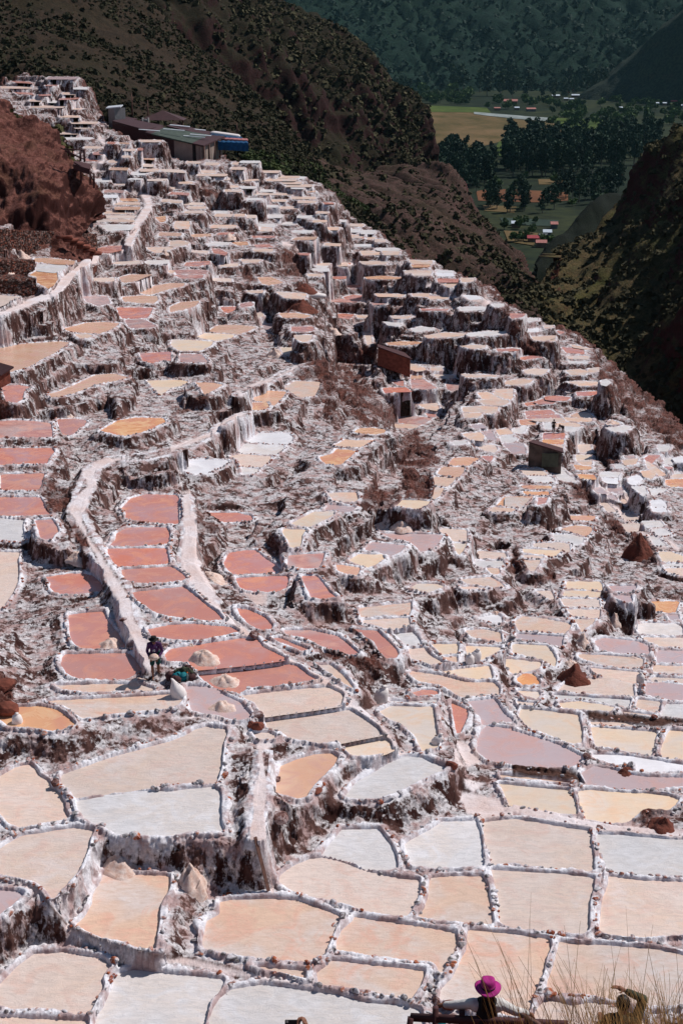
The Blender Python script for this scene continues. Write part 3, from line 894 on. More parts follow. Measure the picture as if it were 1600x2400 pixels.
for k in range(NP_):
    if wins[k] is None: continue
    sl, ds = wins[k]; m = BED[sl] == k
    DIN[sl] = np.where(m, -ds, DIN[sl])
    if PANS[k][0] == 'B': HT[sl] = np.where(m, PZ[k], HT[sl]); BED[sl] = np.where(m, -1, BED[sl]); D1[sl] = np.where(m, 1.0, D1[sl]); continue
    HT[sl] = np.where(m, PZ[k]+RH[k]*.8-(RH[k]*.8+.10)*np.clip(-ds/.05, 0, 1), HT[sl])
for k in range(NP_):
    if wins[k] is None: continue
    sl, ds = wins[k]; m = (BED[sl] != k) & (PZ[k] > HT[sl]+.12) & (ds < DUP[sl])
    DUP[sl] = np.where(m, ds, DUP[sl]); IUP[sl] = np.where(m, k, IUP[sl])
def terr_z(x, y):
    """height of the hillside at world x, y (bilinear)"""
    a = math.atan2(x, y); r = math.hypot(x, y)
    fi = (a-AZ[0])/(AZ[1]-AZ[0]); fj = (math.log(r)-RL0)/(LRg[1]-LRg[0])
    fi = min(max(fi, 0), NA-2.001); fj = min(max(fj, 0), NR-2.001); i = int(fi); j = int(fj); u = fi-i; v = fj-j
    return float((HT[i, j]*(1-u)+HT[i+1, j]*u)*(1-v)+(HT[i, j+1]*(1-u)+HT[i+1, j+1]*u)*v)
def hit(px, py):
    """point of the hillside seen at photo pixel px, py"""
    a, e = ray_np(px, py); a = float(a); e = float(e); i = int(round((a-AZ[0])/(AZ[1]-AZ[0]))); i = min(max(i, 0), NA-1)
    zr = ZC-RG*math.tan(e); k = np.nonzero(zr <= HT[i])[0]
    j = int(k[0]) if len(k) else NR-1; r = RG[j]
    return Vector((r*math.sin(a), r*math.cos(a), ZC-r*math.tan(e)))
# adaptive columns: rows spaced by how much of the view they take
NROW = 1500
ROW = np.empty((NA, NROW)); el = np.arctan2(ZC-HT, RG[None])
de = np.abs(np.diff(el, axis=1)); arc = np.hypot(np.diff(HT, axis=1), np.diff(RG)[None])/RG[None, 1:]
den = de + .10*arc + 1e-6
def boxf(G, n):
    c = np.cumsum(np.concatenate([np.repeat(G[:1], n+1, 0), G, np.repeat(G[-1:], n, 0)], 0), 0); return (c[2*n+1:]-c[:-2*n-1])/(2*n+1)
den = boxf(boxf(boxf(den, 24), 24), 12)
cum = np.concatenate([np.zeros((NA, 1)), np.cumsum(den, 1)], 1)
for i in range(NA): ROW[i] = np.interp(np.linspace(0, cum[i, -1], NROW), cum[i], np.arange(NR))
CI = np.arange(0, NA)            # every azimuth column
J0 = np.clip(ROW.astype(int), 0, NR-2); FJ = ROW-J0
ii = np.arange(NA)[:, None]
def samp(G): return G[ii, J0]*(1-FJ)+G[ii, J0+1]*FJ
JN = np.where(FJ > .5, J0+1, J0)
VR = np.exp(RL0+ROW*(LRg[1]-LRg[0])); VX = VR*np.sin(AZ)[:, None]; VY = VR*np.cos(AZ)[:, None]; VZ = samp(HT)
VBED = BED[ii, JN]; VDIN = samp(DIN); VI1 = I1[ii, JN]; VD1 = samp(D1); VIUP = IUP[ii, JN]; VDUP = DUP[ii, JN]
_e = np.arctan2(ZC-VZ, VR); VPX, VPY = proj_ae(np.repeat(AZ[:, None], NROW, 1), _e)
EA = np.zeros((NA, NROW), np.float32); PA = EA.copy(); DA = EA.copy()
jf1 = fbm(VX/1.2, VY/1.2, VZ/1.2, o=3, seed=21); jf2 = fbm(VX/1.2, VY/1.2, VZ/1.2, o=3, seed=27)
for c, P in AREAS:
    ja = 16 if c == 'E' else 5 if c == 'P' else 3
    jx = VPX+ja*jf1; jy = VPY+ja*jf2
    x0, y0 = P.min(0)-2; x1, y1 = P.max(0)+2
    q = (jx > x0) & (jx < x1) & (jy > y0) & (jy < y1); idx = np.nonzero(q)
    if len(idx[0]) == 0: continue
    m = inside(P, jx[idx], jy[idx]); T = {'E': EA, 'P': PA, 'D': DA}[c]
    T[idx[0][m], idx[1][m]] = 1
# the outer flank below the last terraces is bare red earth
_rr = Rm[:, -1][:, None]
BEY = (VR > _rr*1.004)
EA[BEY & (VBED < 0) & (VD1 > .8)] = 1
for T in (EA, PA, DA):
    T[:] = (T + np.roll(T, 1, 1)+np.roll(T, -1, 1)+np.roll(T, 1, 0)+np.roll(T, -1, 0))/5
EA *= np.where(BEY, 1, np.clip(.80+1.5*fbm(VX/2.0, VY/2.0, VZ/1.2, o=3, seed=71), 0, 1))
# normals of the smooth sheet, then rough stone-and-salt relief pushed along them
P3 = np.stack([VX, VY, VZ], -1)
du = np.gradient(P3, axis=0); dv = np.gradient(P3, axis=1); Nn = np.cross(dv, du); Nn /= np.linalg.norm(Nn, axis=-1, keepdims=True)+1e-9
Nn[Nn[..., 2] < 0] *= -1
steep = np.clip((1-Nn[..., 2])*1.6, 0, 1)
out = np.where(VBED >= 0, np.clip(1-VDIN/.06, 0, 1), 1.0)
ftr = np.clip(VD1/.12, 0.25, 1)*out
str_ = fbm(VX*2.6, VY*2.6, VZ*.45, o=3, seed=31); lump = fbm(VX*1.1, VY*1.1, VZ*1.1, o=3, seed=37); fine = fbm(VX*7, VY*7, VZ*5, o=3, seed=41)
calm = 1-.85*PA
disp = ftr*calm*(steep*(np.interp(VR, [60, 150, 300], [.16, .10, .04])*str_+.22*lump+.08*fine) + (1-steep)*(.06*lump+.075*fine) + EA*(.50*lump+.12*fine)*np.clip(VD1/.8, 0, 1))
disp *= np.clip(np.where(VR > 120, 1.25, 1), 0, 2)
P3 = P3+Nn*disp[..., None]
RA = np.where(VBED >= 0, 1, np.clip(1.25-VD1/.32, 0, 1)).astype(np.float32)*np.clip(1.15-EA*.6, 0, 1)*np.interp(VR, [70, 200, 300], [1, .6, .42]).astype(np.float32)
# ------------------------------------------------------------------ materials
def lin(c):
    if isinstance(c, str): c = [int(c[i:i+2], 16)/255 for i in (0, 2, 4)]
    return tuple((v/12.92 if v <= .04045 else ((v+.055)/1.055)**2.4) for v in c)
class NT:
    def __init__(s, name):
        s.m = bpy.data.materials.new(name); s.m.use_nodes = True; s.t = s.m.node_tree; s.t.nodes.clear()
        s.o = s.n('ShaderNodeOutputMaterial'); s.b = s.n('ShaderNodeBsdfPrincipled'); s.l(s.b.outputs[0], s.o.inputs[0])
    def n(s, t, **k):
        x = s.t.nodes.new(t)
        for a, v in k.items(): setattr(x, a, v)
        return x
    def l(s, a, b): s.t.links.new(a, b)
    def v(s, sock, x):
        if hasattr(x, 'is_linked') or isinstance(x, bpy.types.NodeSocket): s.l(x, sock)
        else: sock.default_value = x
    def co(s, scale=(1, 1, 1), kind='Position'):
        if kind == 'Position': g = s.n('ShaderNodeNewGeometry').outputs['Position']
        else: g = s.n('ShaderNodeTexCoord').outputs[kind]
        mp = s.n('ShaderNodeMapping'); mp.inputs['Scale'].default_value = scale; s.l(g, mp.inputs[0]); return mp.outputs[0]
    def noise(s, vec, scale=1.0, detail=4, rough=.55, dist=0.0):
        x = s.n('ShaderNodeTexNoise'); x.inputs['Scale'].default_value = scale; x.inputs['Detail'].default_value = detail
        x.inputs['Roughness'].default_value = rough; x.inputs['Distortion'].default_value = dist; s.l(vec, x.inputs['Vector']); return x.outputs['Fac']
    def ramp(s, fac, pts, interp='LINEAR'):
        r = s.n('ShaderNodeValToRGB'); r.color_ramp.interpolation = interp; e = r.color_ramp.elements
        while len(e) < len(pts): e.new(.5)
        for q, (p, c) in zip(e, pts):
            q.position = p; q.color = (tuple(c)+(1,))[:4] if not isinstance(c, (int, float)) else (c, c, c, 1)
        s.v(r.inputs[0], fac); return r.outputs[0]
    def math(s, op, a, b=0.0, c=None, clamp=False):
        x = s.n('ShaderNodeMath', operation=op); x.use_clamp = clamp; s.v(x.inputs[0], a); s.v(x.inputs[1], b)
        if c is not None: s.v(x.inputs[2], c)
        return x.outputs[0]
    def mix(s, f, a, b, mode='MIX'):
        x = s.n('ShaderNodeMix', data_type='RGBA', blend_type=mode); s.v(x.inputs[0], f)
        for k, q in ((6, a), (7, b)):
            if isinstance(q, (tuple, list)): x.inputs[k].default_value = (tuple(q)+(1,))[:4]
            else: s.l(q, x.inputs[k])
        return x.outputs[2]
    def attr(s, name): return s.n('ShaderNodeAttribute', attribute_name=name).outputs['Fac']
    def bump(s, h, strength=.4, dist=.05):
        x = s.n('ShaderNodeBump'); x.inputs['Strength'].default_value = strength; x.inputs['Distance'].default_value = dist
        s.l(h, x.inputs['Height']); s.l(x.outputs[0], s.b.inputs['Normal'])
    def fin(s, col, rough=.9, spec=.25):
        s.v(s.b.inputs['Base Color'], (tuple(col)+(1,))[:4] if isinstance(col, (tuple, list)) else col)
        s.v(s.b.inputs['Roughness'], rough); s.b.inputs['Specular IOR Level'].default_value = spec; return s.m
def mat_plain(name, col, rough=.8, var=.25, scale=6, spec=.3, bump=.3, bd=.02):
    t = NT(name); n = t.noise(t.co(kind='Object'), scale, 5); c2 = tuple(max(0, v*(1-var)) for v in col); c3 = tuple(min(1, v*(1+var)) for v in col)
    t.bump(n, bump, bd); return t.fin(t.ramp(n, [(.3, c2), (.7, c3)]), rough, spec)
# salt-crusted stone and earth
def mat_salt():
    t = NT('salt_crusted_stone')
    nz = t.n('ShaderNodeSeparateXYZ'); g = t.n('ShaderNodeNewGeometry'); t.l(g.outputs['Normal'], nz.inputs[0]); up = nz.outputs[2]
    st = t.noise(t.co((2.0, 2.0, .55)), 1.0, 8, .68, .25)          # streaks running down the walls
    st2 = t.noise(t.co((6, 6, 2.0)), 1.0, 6, .65)
    bl = t.noise(t.co(), .45, 5, .6); fi = t.noise(t.co(), 6.5, 8, .72); pk = t.noise(t.co((1, 1, .4)), 1.4, 5, .6)
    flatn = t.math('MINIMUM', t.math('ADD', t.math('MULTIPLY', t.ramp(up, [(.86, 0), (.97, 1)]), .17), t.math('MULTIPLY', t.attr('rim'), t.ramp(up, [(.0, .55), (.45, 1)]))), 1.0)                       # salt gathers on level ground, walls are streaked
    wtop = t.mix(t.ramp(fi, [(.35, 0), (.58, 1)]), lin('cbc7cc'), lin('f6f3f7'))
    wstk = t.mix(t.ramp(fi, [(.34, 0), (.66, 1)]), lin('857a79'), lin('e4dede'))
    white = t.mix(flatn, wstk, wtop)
    pink = t.mix(fi, lin('7d4f49'), lin('bd9790'))
    dark = t.mix(t.ramp(pk, [(.42, 0), (.6, 1)]), lin('351c18'), lin('5f433d'))
    wall = t.mix(t.ramp(pk, [(.45, 0), (.60, .75)]), white, pink)
    s = t.math('ADD', t.math('MULTIPLY', st, .58), t.math('ADD', t.math('MULTIPLY', st2, .20), t.math('MULTIPLY', bl, .22)))
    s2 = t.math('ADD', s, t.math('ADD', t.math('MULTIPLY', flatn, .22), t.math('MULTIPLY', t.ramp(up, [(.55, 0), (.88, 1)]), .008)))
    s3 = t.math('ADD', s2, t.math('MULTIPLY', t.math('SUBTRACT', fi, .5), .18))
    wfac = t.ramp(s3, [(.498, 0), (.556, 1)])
    c = t.mix(wfac, dark, wall)
    red = t.mix(t.ramp(t.noise(t.co(), 1.7, 7, .65), [(.35, 0), (.65, 1)]), lin('2a1411'), lin('6a3d33'))
    red = t.mix(t.ramp(fi, [(.50, 0), (.70, .75)]), red, lin('a4857e'))
    c = t.mix(t.attr('earth'), c, red)
    c = t.mix(t.attr('dark'), c, t.mix(fi, lin('1d120f'), lin('6b4a40')))
    pth = t.mix(t.ramp(bl, [(.35, 0), (.65, 1)]), lin('e9dfe0'), lin('dcc3bb'))
    pth = t.mix(t.ramp(fi, [(.3, .5), (.5, 0)]), pth, lin('a98f8a'))
    c = t.mix(t.math('MULTIPLY', t.attr('path'), t.ramp(t.math('ADD', up, t.math('MULTIPLY', t.math('SUBTRACT', fi, .5), .5)), [(.52, .12), (.80, 1)])), c, pth)
    h = t.math('ADD', t.math('MULTIPLY', fi, .6), t.math('MULTIPLY', st2, .4)); t.bump(h, .7, .09)
    return t.fin(c, .92, .15)
M_SALT = mat_salt()
def mat_brine(code, c1, c2, c3, rough, crust, name, stain=None):
    stain = stain or lin({'s': 'dc8a62', 't': 'dd8558', 'r': 'd58a68', 'O': 'd8843f', 'o': 'dc9468', 'p': 'dd9d7c', 'y': 'e2b184', 'c': 'dda98c', 'w': 'dcc0b0', 'k': 'e6d8d2', 'm': 'c98f84'}[code]); t = NT(name); P = t.co(); oi = t.n('ShaderNodeObjectInfo').outputs['Random']
    mp = t.n('ShaderNodeMapping'); t.l(P, mp.inputs[0]); cx = t.n('ShaderNodeCombineXYZ'); t.l(t.math('MULTIPLY', oi, 60), cx.inputs[2]); t.l(cx.outputs[0], mp.inputs['Location'])
    Q = mp.outputs[0]
    n1 = t.noise(Q, .38, 3, .5, .8); n2 = t.noise(Q, .9, 5, .6, 1.2); rip = t.noise(t.co((1.3, 3.6, 1)), 1.7, 6, .72, .5); fi = t.noise(Q, 22, 4, .7); n3 = t.noise(Q, 2.2, 6, .7, .6)
    c = t.mix(t.ramp(n1, [(.40, 0), (.60, 1)]), c1, c2); c = t.mix(t.ramp(n2, [(.48, 0), (.66, .9)]), c, c3)
    c = t.mix(t.ramp(rip, [(.40, .62*crust+.05), (.58, 0)]), c, tuple(v*.70 for v in c1))
    sh = t.attr('shore'); shn = t.math('ADD', t.math('MULTIPLY', sh, .62), t.math('MULTIPLY', n2, .75))
    c = t.mix(t.ramp(shn, [(.52, 0), (.80, .55)]), c, stain)
    c = t.mix(t.ramp(t.math('ADD', sh, t.math('MULTIPLY', fi, .35)), [(.98, 0), (1.0, 0)]), c, lin('efe4e0'))
    c = t.mix(t.ramp(t.math('ADD', t.math('MULTIPLY', n1, .6), t.math('MULTIPLY', n3, .4)), [(.56, 0), (.68, .45*crust+.12)]), c, lin('ebe4e4'))
    hue = t.n('ShaderNodeHueSaturation'); t.l(c, hue.inputs['Color']); t.l(t.math('ADD', t.math('MULTIPLY', oi, .16), .90), hue.inputs['Value']); t.l(t.math('ADD', t.math('MULTIPLY', oi, .15), .80), hue.inputs['Saturation'])
    t.bump(t.math('ADD', t.math('MULTIPLY', rip, .8), t.math('MULTIPLY', fi, .3)), .2+.7*crust, .02+.11*crust)
    return t.fin(hue.outputs[0], t.ramp(n2, [(.4, rough*.7), (.7, min(1, rough+.2))]), .5)
BRINE = {
 's': mat_brine('s', lin('d67a5c'), lin('ca8a84'), lin('e0906c'), .22, .05, 'salmon_brine'),
 't': mat_brine('t', lin('d1775d'), lin('cb8476'), lin('dc8460'), .22, .02, 'terracotta_brine'),
 'r': mat_brine('r', lin('c88477'), lin('c6a29c'), lin('d99f8c'), .25, .1, 'rose_brine'),
 'O': mat_brine('O', lin('e9a05f'), lin('dd8a5e'), lin('edc08a'), .25, .05, 'orange_brine'),
 'o': mat_brine('o', lin('e3a77f'), lin('e6b692'), lin('d79c86'), .25, .1, 'apricot_brine'),
 'p': mat_brine('p', lin('e7bfa2'), lin('dfccc2'), lin('e3aa90'), .5, .55, 'peach_brine'),
 'y': mat_brine('y', lin('efd0ae'), lin('e9d5c4'), lin('ebc19c'), .4, .25, 'straw_brine'),
 'c': mat_brine('c', lin('e9d2c5'), lin('e8c8b2'), lin('e2baa8'), .55, .6, 'cream_brine'),
 'w': mat_brine('w', lin('dfdada'), lin('e2d5cd'), lin('e6e2e4'), .6, .6, 'white_crust_brine'),
 'k': mat_brine('k', lin('eeebef'), lin('e9e4e6'), lin('f3f1f4'), .6, .3, 'bright_salt'),
 'm': mat_brine('m', lin('c9aaa8'), lin('c5b0b2'), lin('cf9f95'), .22, .1, 'mauve_brine')}
M_PILE = None
def mk_pile():
    t = NT('raw_salt'); P = t.co(kind='Position'); a = t.noise(P, 5, 8, .75); b = t.noise(P, 26, 4, .7)
    t.bump(t.math('ADD', a, t.math('MULTIPLY', b, .5)), .7, .06)
    return t.fin(t.mix(t.ramp(a, [(.35, 0), (.62, 1)]), lin('d2a894'), lin('efdbd0')), .95, .1)
M_PILE = mk_pile()
def mk_stone():
    t = NT('rim_stone'); P = t.co(); a = t.noise(P, 1.1, 2, .5); b = t.noise(P, 9, 6, .7)
    c = t.ramp(a, [(.36, lin('8a4630')), (.42, lin('b56a48')), (.455, lin('c9c3c4')), (.49, lin('4d4440')), (.53, lin('d6d0d2')), (.57, lin('a8674c')), (.61, lin('8d8686'))])
    c = t.mix(t.ramp(b, [(.50, 0), (.64, .8)]), c, lin('dcd8dc')); t.bump(b, .6, .03); return t.fin(c, .9, .2)
M_STONE = mk_stone()
# ------------------------------------------------------------------ object helpers
def tag(o, label=None, cat=None, group=None, kind=None):
    if label: o['label'] = label
    if cat: o['category'] = cat
    if group: o['group'] = group
    if kind: o['kind'] = kind
    return o
def empty(name, loc, rz=0.0, label=None, cat=None, group=None):
    o = bpy.data.objects.new(name, None); COL.objects.link(o); o.location = loc; o.rotation_euler = (0, 0, rz); o.empty_display_size = .2
    return tag(o, label, cat, group)
def mesh_np(name, V, F, mats, parent=None, smooth=True, midx=None, attrs=None, origin=None):
    """V (n,3), F (m,k) numpy arrays -> one linked object"""
    V = np.asarray(V, np.float32); F = np.asarray(F, np.int32)
    if origin is None: origin = np.array([0, 0, 0], np.float32) if parent is not None else V.mean(0)
    me = bpy.data.meshes.new(name); k = F.shape[1]
    me.vertices.add(len(V)); me.vertices.foreach_set('co', (V-np.asarray(origin, np.float32)).ravel())
    me.loops.add(F.size); me.loops.foreach_set('vertex_index', F.ravel()); me.polygons.add(len(F))
    me.polygons.foreach_set('loop_start', np.arange(0, F.size, k, dtype=np.int32)); me.polygons.foreach_set('loop_total', np.full(len(F), k, np.int32))
    if midx is not None: me.polygons.foreach_set('material_index', np.asarray(midx, np.int32))
    me.update(calc_edges=True); me.polygons.foreach_set('use_smooth', np.full(len(F), smooth))
    for n_, A_ in (attrs or {}).items():
        at = me.attributes.new(n_, 'FLOAT', 'POINT'); at.data.foreach_set('value', np.asarray(A_, np.float32).ravel())
    for m in (mats if isinstance(mats, (list, tuple)) else [mats]): me.materials.append(m)
    o = bpy.data.objects.new(name, me); COL.objects.link(o)
    if parent is not None: o.parent = parent
    else: o.location = [float(v) for v in origin]
    return o
# ------------------------------------------------------------------ which 300 pans are things of their own
AREA_PX = np.array([abs(parea(np.clip(P, [0, 0], [1600, 2400])))*(c != 'B') for c, P in PANS])
vis = np.zeros(NP_, int)
_u, _cnt = np.unique(VBED[(VPX > 0) & (VPX < 1600) & (VPY > 0) & (VPY < 2400)], return_counts=True)
for u, n in zip(_u, _cnt):
    if u >= 0: vis[u] = n
order = np.argsort(-AREA_PX); OWN = np.zeros(NP_, bool)
OWN[[k for k in order if AREA_PX[k] > 1 and vis[k] > 0][:296]] = True
# ------------------------------------------------------------------ cut the sheet into hillside and the pans' beds, rims and walls
def fq(G): return G[:-1, :-1]
fz = (P3[:-1, :-1, 2]+P3[1:, 1:, 2])/2
a_ = P3[1:, 1:]-P3[:-1, :-1]; b_ = P3[1:, :-1]-P3[:-1, 1:]; fn = np.cross(a_, b_); fnz = np.abs(fn[..., 2])/(np.linalg.norm(fn, axis=-1)+1e-12)
fb = np.maximum(fq(VBED), VBED[1:, 1:]); f1 = fq(VI1); fd = fq(VD1); fu = fq(VIUP); fdu = fq(VDUP)
part = np.zeros(fb.shape, np.int8); pid = np.full(fb.shape, -1, np.int32)      # 0 hillside 1 rim 2 wall
m = (fu >= 0) & (fdu < 2.6) & np.isin(fu, np.nonzero(OWN)[0]) & (fnz < .80); part[m] = 2; pid[m] = fu[m]
m = (fb >= 0); part[m] = 1; pid[m] = fb[m]
RIM_ = .13
m = (fb < 0) & (fd < .38) & (f1 >= 0) & (np.abs(fz-PZ[np.clip(f1, 0, None)]) < RIM_+.16); part[m] = 1; pid[m] = f1[m]
own_f = np.where(pid >= 0, OWN[np.clip(pid, 0, None)], False); part[~own_f] = 0; pid[~own_f] = -1
# bed faces deeper than 25 cm inside are hidden under the brine: dropped
deep = (fq(VBED) >= 0) & (fq(VDIN) > .25) & (VBED[1:, 1:] >= 0) & (VDIN[1:, 1:] > .25)
vid = np.arange(NA*NROW).reshape(NA, NROW)
Q = np.stack([vid[:-1, :-1], vid[1:, :-1], vid[1:, 1:], vid[:-1, 1:]], -1)
VV = P3.reshape(-1, 3); AE, AP, AD, AR = EA.ravel(), PA.ravel(), DA.ravel(), RA.ravel()
def cut(mask_faces):
    F = mask_faces; u, inv = np.unique(F, return_inverse=True); return VV[u], inv.reshape(F.shape), u
def sheet(name, F, parent=None, origin=None):
    V, f, u = cut(F); return mesh_np(name, V, f, M_SALT, parent, True, attrs={'earth': AE[u], 'path': AP[u], 'dark': AD[u], 'rim': AR[u]}, origin=origin)
hs = sheet('hillside', Q[(part == 0) & ~deep]); tag(hs, kind='structure')
key = (pid.astype(np.int64)*4+part)[~deep].ravel(); FQ = Q[~deep].reshape(-1, 4)
srt = np.argsort(key, kind='stable'); ks = key[srt]; FQ = FQ[srt]
uk, st_ = np.unique(ks, return_index=True); en_ = np.r_[st_[1:], len(ks)]; SEG = {int(k): (s, e) for k, s, e in zip(uk, st_, en_)}
def poly_off(P, d):
    n = len(P); o = []
    ar = .5*(np.dot(P[:, 0], np.roll(P[:, 1], -1))-np.dot(P[:, 1], np.roll(P[:, 0], -1))); sg = 1 if ar > 0 else -1
    for i in range(n):
        a, b, c = P[i-1], P[i], P[(i+1) % n]; e1 = b-a; e2 = c-b
        n1 = np.array([e1[1], -e1[0]])/(np.hypot(*e1)+1e-9); n2 = np.array([e2[1], -e2[0]])/(np.hypot(*e2)+1e-9); q = n1+n2; L = np.hypot(*q)
        q = q/L if L > .3 else n1
        o.append(b+sg*q*d)
    return np.array(o)
def brine_mesh(name, P, z, mat, parent, origin):
    Po = poly_off(P, .05); bm = bmesh.new()
    f = bm.faces.new([bm.verts.new((p[0]-origin[0], p[1]-origin[1], z-origin[2])) for p in Po])
    if f.normal.z < 0: f.normal_flip()
    f.normal_update()
    if f.normal.z < 0: f.normal_flip()
    sl = bm.verts.layers.float.new('shore')
    for v in bm.verts: v[sl] = 1
    ext = min(P.max(0)-P.min(0))
    r_ = bmesh.ops.inset_region(bm, faces=[f], thickness=min(.9, ext*.2), depth=0, use_even_offset=False)
    for v in f.verts: v[sl] = 0
    bmesh.ops.triangulate(bm, faces=[q for q in bm.faces if len(q.verts) > 4])
    me = bpy.data.meshes.new(name); bm.to_mesh(me); bm.free(); me.materials.append(mat)
    o = bpy.data.objects.new(name, me); COL.objects.link(o); o.parent = parent; return o
rng = random.Random(7)
ICO = None
def stone_batch(pts, seed):
    """pts: list of (pos, size, yaw) -> merged irregular stones"""
    global ICO
    if ICO is None:
        bm = bmesh.new(); bmesh.ops.create_icosphere(bm, subdivisions=2, radius=1); ICO = (np.array([v.co[:] for v in bm.verts]), np.array([[v.index for v in f.verts] for f in bm.faces])); bm.free()
    V0, F0 = ICO; Vs = []; Fs = []; r = np.random.RandomState(seed)
    for n, (p, s, yaw) in enumerate(pts):
        q = V0*1.0; cut_ = r.randn(5, 3); cut_ /= np.linalg.norm(cut_, axis=1)[:, None]
        for c in cut_:
            d = q@c; lim = r.uniform(.5, .85); q = q-np.clip(d-lim, 0, None)[:, None]*c
        q = q*np.array([r.uniform(.8, 1.35), r.uniform(.7, 1.0), r.uniform(.5, .85)])*s
        c_, s_ = math.cos(yaw), math.sin(yaw); q = np.stack([q[:, 0]*c_-q[:, 1]*s_, q[:, 0]*s_+q[:, 1]*c_, q[:, 2]], -1)
        Vs.append(q+np.array(p)); Fs.append(F0+len(V0)*n)
    return np.concatenate(Vs), np.concatenate(Fs)
CN = {'s': 'salmon pink', 't': 'terracotta red', 'r': 'dusty rose', 'O': 'deep orange', 'o': 'apricot', 'p': 'peach', 'y': 'straw yellow', 'c': 'cream', 'w': 'off-white', 'k': 'bright white', 'm': 'greyish mauve'}
LMK = [('the purple-shirted worker', 366, 1540), ('the pink-hatted woman', 1140, 2320), ('the green shed roof', 450, 320), ('the hut on the right slope', 1285, 1060),
 ('the boulder by the trail', 655, 1912), ('the leaning plank', 625, 2050), ('the stone steps', 185, 560), ('the long dry grass', 1500, 2330),
 ('the cone of white salt', 40, 640), ('the two distant workers', 1300, 1000), ('the two sacks together', 1110, 1535), ('the dark lean-to roof', 905, 835),
 ('the tall dark right wall', 1480, 1360), ('the split salt heap', 480, 1535), ('the red left bluff', 130, 470), ('the right ridge end', 1570, 1000),
 ('the crest above the ravine', 1100, 660), ('the grey middle apron', 640, 1130), ('the ringed rubble heap', 1540, 1930), ('the blue tarpaulin', 560, 335), ('the bottom left corner', 40, 2380), ('the red earth heap', 870, 930)]
ORD = ['nearest', 'second nearest', 'third nearest', 'fourth nearest', 'fifth nearest', 'sixth nearest', 'seventh nearest', 'eighth nearest', 'ninth nearest', 'tenth nearest'] + ['%dth nearest' % i for i in range(11, 60)]
groups = {}
for k in np.nonzero(OWN)[0]:
    d = [math.hypot(CEN[k][0]-x, CEN[k][1]-y) for _, x, y in LMK]; L = int(np.argmin(d)); groups.setdefault((L, PANS[k][0]), []).append((d[L], int(k)))
LABEL = {}
for (L, c), lst in groups.items():
    lst.sort()
    for n, (_, k) in enumerate(lst):
        A = AREA_PX[k]; sz = 'large' if A > 9000 else 'small' if A < 700 else 'walled'
        LABEL[k] = '%s salt pan, %s of its colour to %s' % (CN[c], ORD[n], LMK[L][0])
rest = []
for k in range(NP_):
    c, P = PANS[k]; W_ = WP[k]; o3 = (float(W_[:, 0].mean()), float(W_[:, 1].mean()), float(PZ[k]))
    if c == 'B': continue
    if not OWN[k]: rest.append(k); continue
    root = empty('salt_pan', o3, 0, LABEL[k], 'salt pan', 'salt pans on the terraces')
    brine_mesh('brine', W_, PZ[k], BRINE[c], root, o3)
    for pc, nm in ((1, 'rim'), (2, 'retaining_wall')):
        s = SEG.get(int(k)*4+pc)
        if s and s[1]-s[0] > 3: sheet(nm, FQ[s[0]:s[1]], root, origin=o3)
    dist = math.hypot(o3[0], o3[1])
    if dist < 125:
        pts = []; n = len(W_); Pr = poly_off(W_, .16)
        for i in range(n):
            a, b = Pr[i], Pr[(i+1) % n]; L = np.hypot(*(b-a)); t = rng.random()*.3
            dens = rng.random()
            while t < L:
                q = a+(b-a)*t/L; q = q+np.array([rng.uniform(-.05, .05), rng.uniform(-.05, .05)]); z = terr_z(*q)
                sz = rng.uniform(.04, .115)*(1 if rng.random() < .88 else 1.5)
                if abs(z-PZ[k]) < .32 and rng.random() < .30+.68*dens: pts.append(((q[0]-o3[0], q[1]-o3[1], z-o3[2]+sz*.15), sz, rng.uniform(0, 6.3)))
                t += rng.uniform(.15, .34)
        if pts:
            V, F = stone_batch(pts, k); mesh_np('rim_stones', V, F, M_STONE, root, False)['kind'] = 'stuff'
# pans beyond the three hundred largest: one object
if rest:
    Vs = []; Fs = []; mats = list(BRINE.values()); keys = list(BRINE.keys()); bm = bmesh.new(); sl = bm.verts.layers.float.new('shore')
    for k in rest:
        try: f = bm.faces.new([bm.verts.new((p[0], p[1], PZ[k])) for p in poly_off(WP[k], .05)])
        except Exception: continue
        f.normal_update()
        if f.normal.z < 0: f.normal_flip()
        f.material_index = keys.index(PANS[k][0])
    bmesh.ops.triangulate(bm, faces=bm.faces[:])
    me = bpy.data.meshes.new('salt_pans'); bm.to_mesh(me); bm.free()
    for m_ in mats: me.materials.append(m_)
    o = bpy.data.objects.new('salt_pans', me); COL.objects.link(o); tag(o, 'smallest far salt pans scattered over the upper terraces', 'salt pans', kind='stuff')
# ------------------------------------------------------------------ the hills beyond the terraces, lofted between lines in space
def mk_hill(name, ca, cb, cc, bare, scale=1.0, veg=.5):
    t = NT(name); P = t.co(); a = t.noise(P, .035/scale, 6, .62); b = t.noise(P, .35/scale, 6, .7); c = t.noise(P, 1.6/scale, 5, .7)
    g = t.n('ShaderNodeNewGeometry'); s = t.n('ShaderNodeSeparateXYZ'); t.l(g.outputs['Normal'], s.inputs[0])
    k = t.mix(t.ramp(b, [(.4, 0), (.6, 1)]), ca, cb); k = t.mix(t.ramp(a, [(.50, 0), (.7, .7)]), k, cc)
    st = t.math('ADD', s.outputs[2], t.math('MULTIPLY', t.math('SUBTRACT', b, .5), .9)); k = t.mix(t.ramp(st, [(veg-.12, 1), (veg+.12, 0)]), k, bare)
    k = t.mix(t.ramp(c, [(.42, .6), (.56, 0)]), k, tuple(v*.35 for v in ca)); t.bump(c, .8, .6*scale)
    return t.fin(k, .95, .1)
